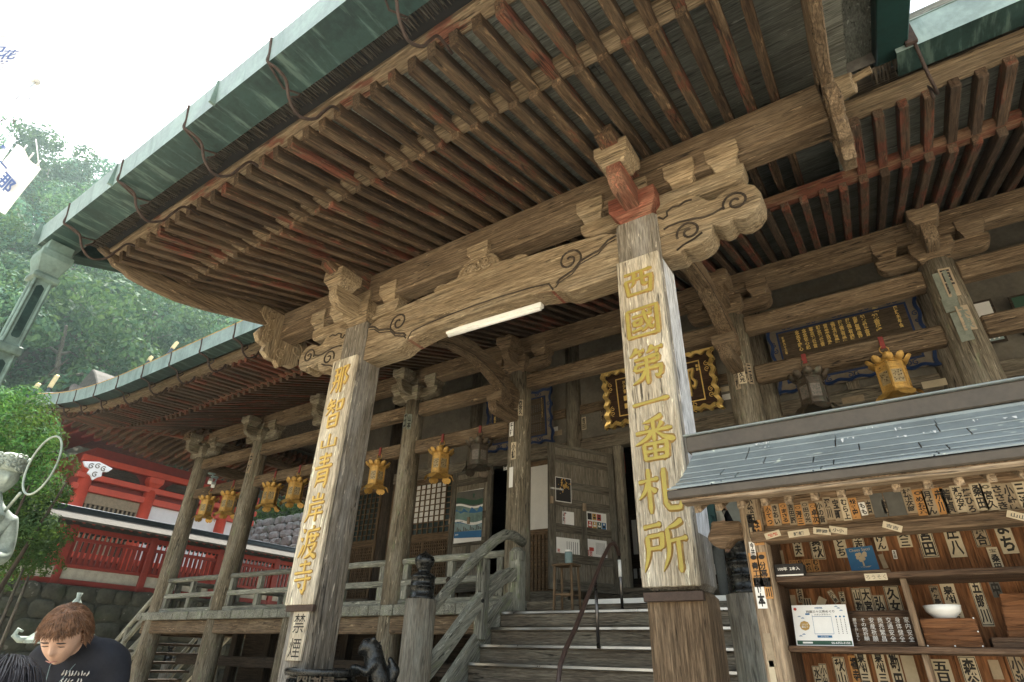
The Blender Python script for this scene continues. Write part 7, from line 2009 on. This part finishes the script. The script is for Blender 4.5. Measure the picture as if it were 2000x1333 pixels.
for i, (a, b) in enumerate(zip(pys[:-1], pys[1:])):
    q = [(a + .5, 7.46), (a + .6, 7.62), (a + .8, 7.78), ((a + b) / 2, 7.84), (b - .8, 7.78), (b - .6, 7.62), (b - .5, 7.46)]
    mb = MB(); mb.prism(q, YZ, BXx - .02, BXx + .06, ax=(0, 1, 0)); Sb(mb, 'frog_leg_strut', 'darkwood')
# its eave: a vermilion fascia that sweeps up to the corner, bark above
def ez_(y): return 8.35 + .05 * max(0, 11.5 - y) ** 1.8 * .55
ys = [6.6 + (yE + 2.2 - 6.6) * i / 20 for i in range(21)]
for nm, m, x0, x1, z0, z1 in (('eave_fascia', 'vermbright', -23.7, -23.55, -.02, .30), ('fascia_edge', 'white', -23.52, -23.46, .30, .36), ('roof_edge', 'blacktile', -23.6, -23.3, .37, .86)):
    v = []; f = []
    for y in ys:
        e = ez_(y); v += [(x0, y, e + z0), (x1, y, e + z0), (x1, y, e + z1), (x0, y, e + z1)]
    for i in range(len(ys) - 1):
        for j in range(4): f.append((i * 4 + j, i * 4 + (j + 1) % 4, i * 4 + 4 + (j + 1) % 4, i * 4 + 4 + j))
    n = len(v); f += [(3, 2, 1, 0), (n - 4, n - 3, n - 2, n - 1)]
    mb = MB(); mb.add(v, f, (0, 1, 0)); Sb(mb, nm, m)
mb = MB(); v = []; f = []
for y in ys: v += [(-23.35, y, ez_(y) + .86), (-25.5, max(y, 8.2), ez_(y) + 1.7 - .3 * max(0, ez_(y) - 8.35)), (-28.5, max(y, 10.5), 11.9), (-30.5, max(y, 12), 14.2)]
for i in range(len(ys) - 1):
    for j in range(3): f.append((i * 4 + j, i * 4 + 4 + j, i * 4 + 5 + j, i * 4 + 1 + j))
mb.add(v, f, (0, 1, 0)); Sb(mb, 'bark_roof', 'blacktile')
mb = MB(); mb.add([(-23.4, 6.6, ez_(6.6) + .86), (-25.5, 8.2, ez_(6.6) + 1.2), (-28.5, 10.5, 11.9), (-30.5, 12, 14.2), (-34, 12, 14.2), (-37, 7, 9.5)], [(0, 1, 2, 3, 4, 5)]); Sb(mb, 'bark_roof', 'blacktile')
mb = MB(); mb.add([(-23.6, 6.7, ez_(6.7)), (-23.6, yE + 2, 8.35), (BXx, yE + 2, 8.9), (BXx, 9, 8.9)], [(0, 3, 2, 1)]); mb.add([(-23.6, 6.7, ez_(6.7)), (-36, 6.7, 8.6), (-36, 9, 8.9), (BXx, 9, 8.9)], [(0, 1, 2, 3)]); Sb(mb, 'eave_soffit', 'vermdark')
mb = MB(bev=.02); 
for y in [7 + i * .45 for i in range(int((yE - 5.2) / .45))]: mb.beam((-23.65, y, ez_(y) + .02), (-26.0, max(y, 7.2), 8.72), .1, .12)
Sb(mb, 'eave_rafters', 'vermdark')
c = at(186, 920, X=-23.5)
mb = MB(bev=.02)
q = [(0, .0), (.12, -.16), (.3, -.2), (.26, -.36), (.4, -.42), (.5, -.56), (.62, -.42), (.74, -.36), (.70, -.2), (.88, -.16), (1.0, .0), (.5, .12)]
mb.prism([(c.y - .5 + a, c.z + .2 + b) for a, b in q], YZ, -23.5, -23.42, ax=(0, 0, 1)); Sb(mb, 'white_pendant', 'white')
mb = MB()
for a, b in ((.3, -.1), (.7, -.1), (.5, -.35), (.5, -.05)): mb.tube([(-23.415, p[0], p[2]) for p in spiral((c.y - .5 + a, c.z + .2 + b), .1, 1.2, 1, 1, 14)], .016, 5)
Sb(mb, 'pendant_scroll', 'oldplaster', None)
# far shrine roof with gilt-tipped forked finials, seen over the temple eave
far = empty('far_shrine', (-32.5, 12, 0), 'far shrine with a bark roof and gilt tipped finials rising behind the temple eave', 'shrine')
tips = [((62, 768), (76, 750)), ((84, 778), (112, 734)), ((286, 712), (296, 697)), ((328, 692), (346, 669))]
mb = MB(bev=.02)
zr = 99
for k, (a, b) in enumerate(tips):
    A_ = at(*a, X=-32.5); B_ = at(*b, X=-32.5)
    d = (B_ - A_); d = d.normalized(); e = B_ - d * min((B_ - A_).length * .55, .9)
    lo = A_ - d * 2.2
    q = MB(bev=.02); q.beam(lo, e, .13, .16, up=(1, 0, 0)); q.build('finial_shaft', M['darkridge'], far)
    q = MB(bev=.02); q.beam(e, B_, .17, .22, up=(1, 0, 0)); q.build('gilt_tip', M['goldpale'] if 'goldpale' in M else M['goldmatt'], far)
    zr = min(zr, A_.z)
za, zb = at(84, 778, X=-32.5), at(340, 700, X=-32.5)
for nm, y0_, y1_, zz in (('bark_roof', za.y - 2.5, za.y + 1.2, za.z - 1.7), ('bark_roof', za.y + 1.4, zb.y + 2.5, at(300, 712, X=-32.5).z - 1.5)):
    mb = MB(bev=.05); mb.prism([(-33.1, zz - .3), (-32.5, zz + .1), (-31.9, zz - .3), (-29.5, zz - 2.5), (-29.5, zz - 3), (-35.5, zz - 3), (-35.5, zz - 2.5)], lambda a, b, t: (a, t, b), y0_, y1_, ax=(0, 1, 0)); mb.build(nm, M['fenceroof'], far)
mb = MB(); mb.box(-35, -30, za.y - 2, zb.y + 2, 2, za.z - 3.2); mb.build('shrine_walls', M['vermdark'], far)

# pale boulder terrace behind the veranda's open end
TY = 21.0
root = empty('boulder_terrace', (-28, TY, 3), 'pale dry stone boulder terrace wall seen under the veranda beams', 'wall')
tz_ = at(560, 1003, Y=TY).z
mb = MB(); mb.box(-44, -15, TY + .75, TY + 12, 2.5, tz_ - .1); mb.build('wall_fill', M['stone'], root)
mb = MB(); rr = random.Random(62); z = 2.6
while z < tz_ - .05:
    hgt = rr.uniform(.42, .62); x = -38 + rr.uniform(0, .6)
    while x < -17:
        wd = rr.uniform(.5, 1.2); c = Vector((x + wd / 2, TY - .02 + (z - 3) * .12, z + hgt / 2)); n = 10; v = []; f = []
        off = [rr.uniform(.82, 1.04) for _ in range(n)]
        for s_, dd in ((1, 0), (.96, -.09), (.72, -.15)):
            for k in range(n):
                a = 2 * math.pi * k / n; v.append(c + Vector((math.copysign(abs(math.cos(a)) ** .65, math.cos(a)) * wd * .52 * off[k] * s_, dd + rr.uniform(-.03, .03), math.copysign(abs(math.sin(a)) ** .65, math.sin(a)) * hgt * .55 * off[(k * 3) % n] * s_)))
        v.append(c + Vector((rr.uniform(-.05, .05), -.17, 0)))
        for j in range(2):
            for k in range(n): f.append((j * n + k, j * n + (k + 1) % n, j * n + n + (k + 1) % n, j * n + n + k))
        for k in range(n): f.append((2 * n + k, 2 * n + (k + 1) % n, 3 * n))
        mb.add(v, f); x += wd
    z += hgt * .9
tag(mb.build('wall_stones', M['paleboulder'], root), kind='stuff')

# ------------------------------------------------------------------ plants
def leafcloud(mb, c, rad, n, size, rr, flat=.6, mi=0):
    for _ in range(n):
        while True:
            p = Vector((rr.uniform(-1, 1), rr.uniform(-1, 1), rr.uniform(-1, 1)))
            if .25 < p.length < 1: break
        q = p.normalized() * (p.length ** .45)
        pos = Vector(c) + Vector((q.x * rad[0], q.y * rad[1], q.z * rad[2]))
        nrm = (q * 1.5 + Vector((rr.gauss(0, .38), rr.gauss(0, .38), rr.gauss(.3, .3)))).normalized()
        a = nrm.orthogonal().normalized(); a = Matrix.Rotation(rr.uniform(0, 6.28), 3, nrm) @ a; b = nrm.cross(a)
        s = size * rr.uniform(.6, 1.3)
        mb.v += [pos - a * s, pos - b * s * flat + nrm * s * .12, pos + a * s, pos + b * s * flat + nrm * s * .12]
        n0 = len(mb.v) - 4
        mb.g += [(0, 0, 0)] * 4; mb.f.append([n0, n0 + 1, n0 + 2, n0 + 3]); mb.mi.append(mi); mb.sm.append(False)
def tree_meshes(seed, h, r, leaf, ncl, per, lm):
    rr = random.Random(seed)
    tk = MB()
    top = h * .8
    path = [Vector((rr.gauss(0, .06) * i, rr.gauss(0, .06) * i, top * i / 6)) for i in range(7)]
    tk.tube(path, [.03 * h * (1 - .75 * i / 6) for i in range(7)], 7)
    for i in range(9):
        t = rr.uniform(.35, .9); p = path[int(t * 6)]; a = rr.uniform(0, 6.28); L = r * rr.uniform(.5, .9)
        e = p + Vector((math.cos(a) * L, math.sin(a) * L, L * rr.uniform(.3, .8))); tk.tube([p, p.lerp(e, .5) + Vector((0, 0, .1 * L)), e], [.012 * h, .008 * h, .002 * h], 5)
    cr = MB()
    for i in range(ncl):
        a = rr.uniform(0, 6.28); z = rr.uniform(.34, 1.0); k = math.sin(math.pi * (z - .18) / .95) ** .7
        q = rr.uniform(.6, 1) * r * k
        c = (math.cos(a) * q, math.sin(a) * q, z * h); s = r * rr.uniform(.24, .42)
        leafcloud(cr, c, (s, s, s * .72), per, leaf, rr)
    return tk.mesh('trunk', M['trunk']), cr.mesh('crown', M[lm])
def place(name, tm, cm, loc, rz, sc, label, group, cat='tree'):
    e = empty(name, loc, label, cat, group); e.rotation_euler = (0, 0, rz); e.scale = (sc, sc, sc)
    for nm, me in (('trunk', tm), ('crown', cm)):
        if me is None: continue
        o = bpy.data.objects.new(nm, me); COL.objects.link(o); o.parent = e
    return e
# wooded hill
def hillz(x, y):
    r = math.hypot(x, y); az = math.degrees(math.atan2(-x, y))
    k = max(0, min(1, (r - 30) / 78)); k = k * k * (3 - 2 * k)
    top = 55 * (1 - .45 * max(0, min(1, (80 - az) / 60)) ** 1.3 - .25 * max(0, min(1, (az - 96) / 40)))
    side = max(0, min(1, (az - 12) / 26)) * max(0, min(1, (150 - az) / 30))
    return -.3 + (top * k + 4 * max(0, min(1, (r - 27) / 10)) + 1.4 * mnoise.noise(Vector((x * .05, y * .05, 0))) * k) * side
hb = MB(); v = []; f = []; NA, NR = 46, 26
for i in range(NA + 1):
    az = R(8 + 150 * i / NA)
    for j in range(NR + 1):
        r = 27 + 123 * j / NR; x, y = -math.sin(az) * r, math.cos(az) * r; v.append((x, y, hillz(x, y)))
for i in range(NA):
    for j in range(NR): a = i * (NR + 1) + j; f.append((a, a + NR + 1, a + NR + 2, a + 1))
hb.add(v, f, smooth=True, jit=False); tag(hb.build('hillside', M['earth']), kind='structure')
rr = random.Random(91)
protos = []
for k in range(7):
    protos.append(tree_meshes(200 + k, 10.0, rr.uniform(3.4, 4.6), rr.uniform(.13, .18), 20 + 3 * k, 220, 'leafhill'))
hillgrp = 'broadleaf trees crowding the hillside behind the temple'
hl = 'rounded broadleaf tree in the dense green wood covering the hillside'
cnt = 0; pts_ = []
for tries in range(4000):
    az = R(rr.uniform(47, 104)); r = 36 + 74 * rr.random() ** .8
    x, y = -math.sin(az) * r, math.cos(az) * r
    if any((x - a) ** 2 + (y - b) ** 2 < (5.2 + 1.6 * (r > 70)) ** 2 for a, b in pts_): continue
    if x > -46 and y < 34 and r < 47: continue
    pts_.append((x, y))
    tm, cm = rr.choice(protos)
    place('hillside_tree', tm, cm, (x, y, hillz(x, y) - .6), rr.uniform(0, 6.28), rr.uniform(.85, 1.6), hl, hillgrp); cnt += 1
    if cnt >= 235: break
# trees above the boulder terrace
tm, cm = tree_meshes(301, 5.5, 2.6, .14, 22, 110, 'leafdark')
for k, (x, y, lb) in enumerate(((-31.2, TY + 2.5, 'slim grey trunked tree above the boulder terrace, left of two'), (-28.4, TY + 3.2, 'small leafy tree above the boulder terrace, right of two'))):
    place('terrace_tree', tm, cm, (x, y, tz_ - .3), k * 2.0, .9, lb, None)
rr = random.Random(71)
mb = MB()
for i in range(34): leafcloud(mb, (-35 + i * .42, TY + .4 + rr.uniform(0, 1.8), tz_ + rr.uniform(.1, .9)), (.7, .6, .5), 110, .09, rr)
tag(mb.build('terrace_undergrowth', M['leafnear']), kind='stuff')
# bright shrub tree in front of the fence, behind the statue
bx = at(62, 930, D=9.0)
root = empty('shrub_tree', (bx.x, bx.y, 0), 'bright green leafy tree in front of the red fence at the left edge', 'tree')
rr = random.Random(17)
mb = MB(); 
for i in range(5):
    a = rr.uniform(0, 6.28); e = Vector((bx.x + math.cos(a) * 1.0, bx.y + math.sin(a) * 1.0, bx.z + rr.uniform(-.8, .8)))
    mb.tube([(bx.x, bx.y, 0), (bx.x + math.cos(a) * .25, bx.y + math.sin(a) * .25, 1.6), e], [.07, .045, .012], 7)
mb.build('trunk', M['darkwood'], root)
mb = MB(); mb2 = MB()
rt = Vector(rx); rt.z = 0; rt.normalize()
for i in range(92):
    px, py = rr.uniform(-70, 128), rr.uniform(772, 1110)
    if py < 850 and px > 118 - (850 - py) * .8: continue
    if px > 96 and py > 980: px -= 40
    dd = 9.0 + rr.uniform(-.9, .9); c = at(px, py, D=dd)
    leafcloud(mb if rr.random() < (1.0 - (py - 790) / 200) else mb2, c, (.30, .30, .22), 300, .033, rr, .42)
mb.build('crown', M['leafnear'], root); mb2.build('shade_toned_lower_crown', M['leafdark'], root)  # sun and shade put into leaf colour: lighter towards the top, darker below
# low shrubs on top of the mossy wall
for k, (px, py, lb) in enumerate(((60, 1075, 'low shrub spilling over the mossy wall at the far left'), (85, 1055, 'low shrub on the mossy wall beside the red fence'), (20, 1120, 'ferny shrub at the left end of the mossy wall'))):
    c = at(px, py, D=10.5 + k); mb = MB(); rr = random.Random(80 + k)
    for i in range(7): leafcloud(mb, c + Vector((rr.uniform(-.4, .4), rr.uniform(-.5, .5), rr.uniform(-.25, .25))), (.3, .3, .2), 90, .05, rr, .42)
    e = empty('wall_shrub', (c.x, c.y, 0), lb, 'shrub'); mb.build('foliage', M['leafnear'], e)
    q = MB(); q.tube([(c.x, c.y, 0), (c.x + .05, c.y, c.z * .5), (c.x, c.y, c.z)], [.05, .04, .015], 6); q.build('stem', M['trunk'], e)

# ------------------------------------------------------------------ white banners at the top left
def vpole(name, pmid, ptop, D, r, label):
    a = at(*pmid, D=D); t = at(*ptop, X=a.x)
    root = empty(name, (a.x, a.y, 0), label, 'banner pole')
    mb = MB(); mb.tube([(a.x, a.y, 0), (a.x, a.y, t.z)], r, 12); mb.build('pole', M['palepole'], root)
    return root, a, t.z
root, a, tz0 = vpole('banner_pole', (66, 105), (130, 24), 6.0, .032, 'tall pale banner pole with a bent cross arm, nearest the sky')
L_ = Vector((-rx.x, -rx.y, 0)).normalized()
mb = MB(); z = tz0 - .55
mb.tube([(a.x, a.y, z - .35), Vector((a.x, a.y, z)) + L_ * .16, Vector((a.x, a.y, z + .05)) + L_ * .3, Vector((a.x, a.y, z + .12)) + L_ * 1.1], [.018, .018, .018, .018], 8); mb.build('cross_arm', M['palepole'], root)
cl = empty('banner', (a.x, a.y, z - 2), 'white cloth banner with dark blue characters hanging on the tallest pole', 'banner')
def cloth(root, o, u, w_, h_, n=10, m_=14, amp=.03):
    mb = MB(); v = []; f = []; nn = u.cross(Vector((0, 0, 1)))
    for s_ in (0, .004):
        for i in range(n + 1):
            for j in range(m_ + 1): v.append(o + u * w_ * i / n - Vector((0, 0, 1)) * h_ * j / m_ + nn * (amp * math.sin(i * .9 + j * .35) + s_))
    k = (n + 1) * (m_ + 1)
    for i in range(n):
        for j in range(m_): q = i * (m_ + 1) + j; f.append((q, q + 1, q + m_ + 2, q + m_ + 1)); f.append((k + q, k + q + m_ + 1, k + q + m_ + 2, k + q + 1))
    mb.add(v, f, smooth=True); mb.build('cloth', M['whitecloth'], root)
o = Vector((a.x, a.y, z + .02)) + L_ * .13
cloth(cl, o, L_, 1.1, 2.6)
c = at(24, 116, D=6.0)
mb = MB(); p = c + Vector((0, 0, 0)); nn = L_.cross(Vector((0, 0, 1)))
o2 = Vector((a.x, a.y, 0)) + L_ * .42
for ch, px, py, s in (('花', 24, 117, .17), ('備', 1, 142, .22), ('祝', -6, 112, .22)):
    d = ray(px, py); E_ = Vector((0, 0, EYE)); tt = (o - E_).dot(nn) / d.dot(nn); pt = E_ + d * tt
    write(mb, ch, s, pt - nn * -.05 if nn.dot(d) < 0 else pt - nn * .05, -L_, (0, 0, 1), bold=.02)
mb.build('banner_print', M['bluecloth'], cl)
root, a2, tz2 = vpole('banner_pole', (32, 212), (67, 160), 6.6, .016, 'thin pale pole with a round cap, right of the lower white banner')
mb = MB(); mb.lathe([(.05, 0), (.06, .02), (.05, .05), (.01, .06)], (a2.x, a2.y, tz2), n=14); mb.build('pole_cap', M['palepole'], root)
mb = MB()
for k in range(3):
    for s_ in (-1, 1): mb.tube([Vector((a2.x, a2.y, tz2 - .25 - k * .4)), Vector((a2.x, a2.y, tz2 - .27 - k * .4)) + L_ * s_ * .07, Vector((a2.x, a2.y, tz2 - .33 - k * .4)) + L_ * s_ * .08], .005, 5)
mb.build('banner_ring', M['iron'], root)
q0 = at(34, 282, D=6.8); q1 = at(77, 332, D=6.8); q2 = at(8, 420, D=6.8); q3 = at(-40, 370, D=6.8)
cl = empty('banner', q0, 'lower white banner with blue marks and rope loops beside the wooded hill', 'banner')
mb = MB(); n = 10; v = []; f = []
for s_ in (0, .006):
    for i in range(n + 1):
        for j in range(n + 1):
            p = q0.lerp(q1, i / n).lerp(q3.lerp(q2, i / n), j / n); v.append(p + Vector((.03 * math.sin(i * .8 + j * .5) + s_, s_, 0)))
k = (n + 1) ** 2
for i in range(n):
    for j in range(n): q = i * (n + 1) + j; f.append((q, q + 1, q + n + 2, q + n + 1)); f.append((k + q, k + q + n + 1, k + q + n + 2, k + q + 1))
mb.add(v, f, smooth=True); mb.build('cloth', M['whitecloth'], cl)
mb = MB(); u_ = (q1 - q0).normalized(); v_ = (q0 - q3).normalized()
nn = u_.cross(v_).normalized()
if nn.dot(ray(20, 350)) > 0: nn = -nn
for (px, py, s) in ((14, 293, .07), (12, 325, .16), (20, 362, .2)):
    d = ray(px, py); E_ = Vector((0, 0, EYE)); tt = (q0 - E_).dot(nn) / d.dot(nn); pt = E_ + d * tt + nn * .06
    write(mb, {293: '奉', 325: '一', 362: '那'}[py], s, pt, u_, v_, bold=.03)
mb.build('banner_print', M['bluecloth'], cl)
mb = MB()
for t in (.25, .55, .85): p = q0.lerp(q1, t); mb.tube([p, p + Vector((.05, 0, .06)), p + Vector((.08, 0, 0)), p], .008, 5)
mb.tube([at(70, 272, D=6.8), q1], .006, 5); mb.build('rope_loops', M['whitecloth'], cl)
mb = MB(); e = q3; mb.tube([(e.x, e.y, 0), (e.x, e.y, q0.z + .4)], .03, 10); mb.build('pole', M['palepole'], cl)

# ------------------------------------------------------------------ the hazy air
hz = MB(); hz.box(-260, 160, -160, 260, -3, 110); 
m = bpy.data.materials.new('haze'); m.use_nodes = True; nt = m.node_tree
nt.nodes.remove(nt.nodes['Principled BSDF'])
pv = nt.nodes.new('ShaderNodeVolumePrincipled'); pv.inputs['Color'].default_value = (.70, .93, .95, 1)
pv.inputs['Density'].default_value = HAZE; pv.inputs['Anisotropy'].default_value = .55
nt.links.new(pv.outputs[0], nt.nodes['Material Output'].inputs['Volume'])
tag(hz.build('haze', m), kind='stuff')
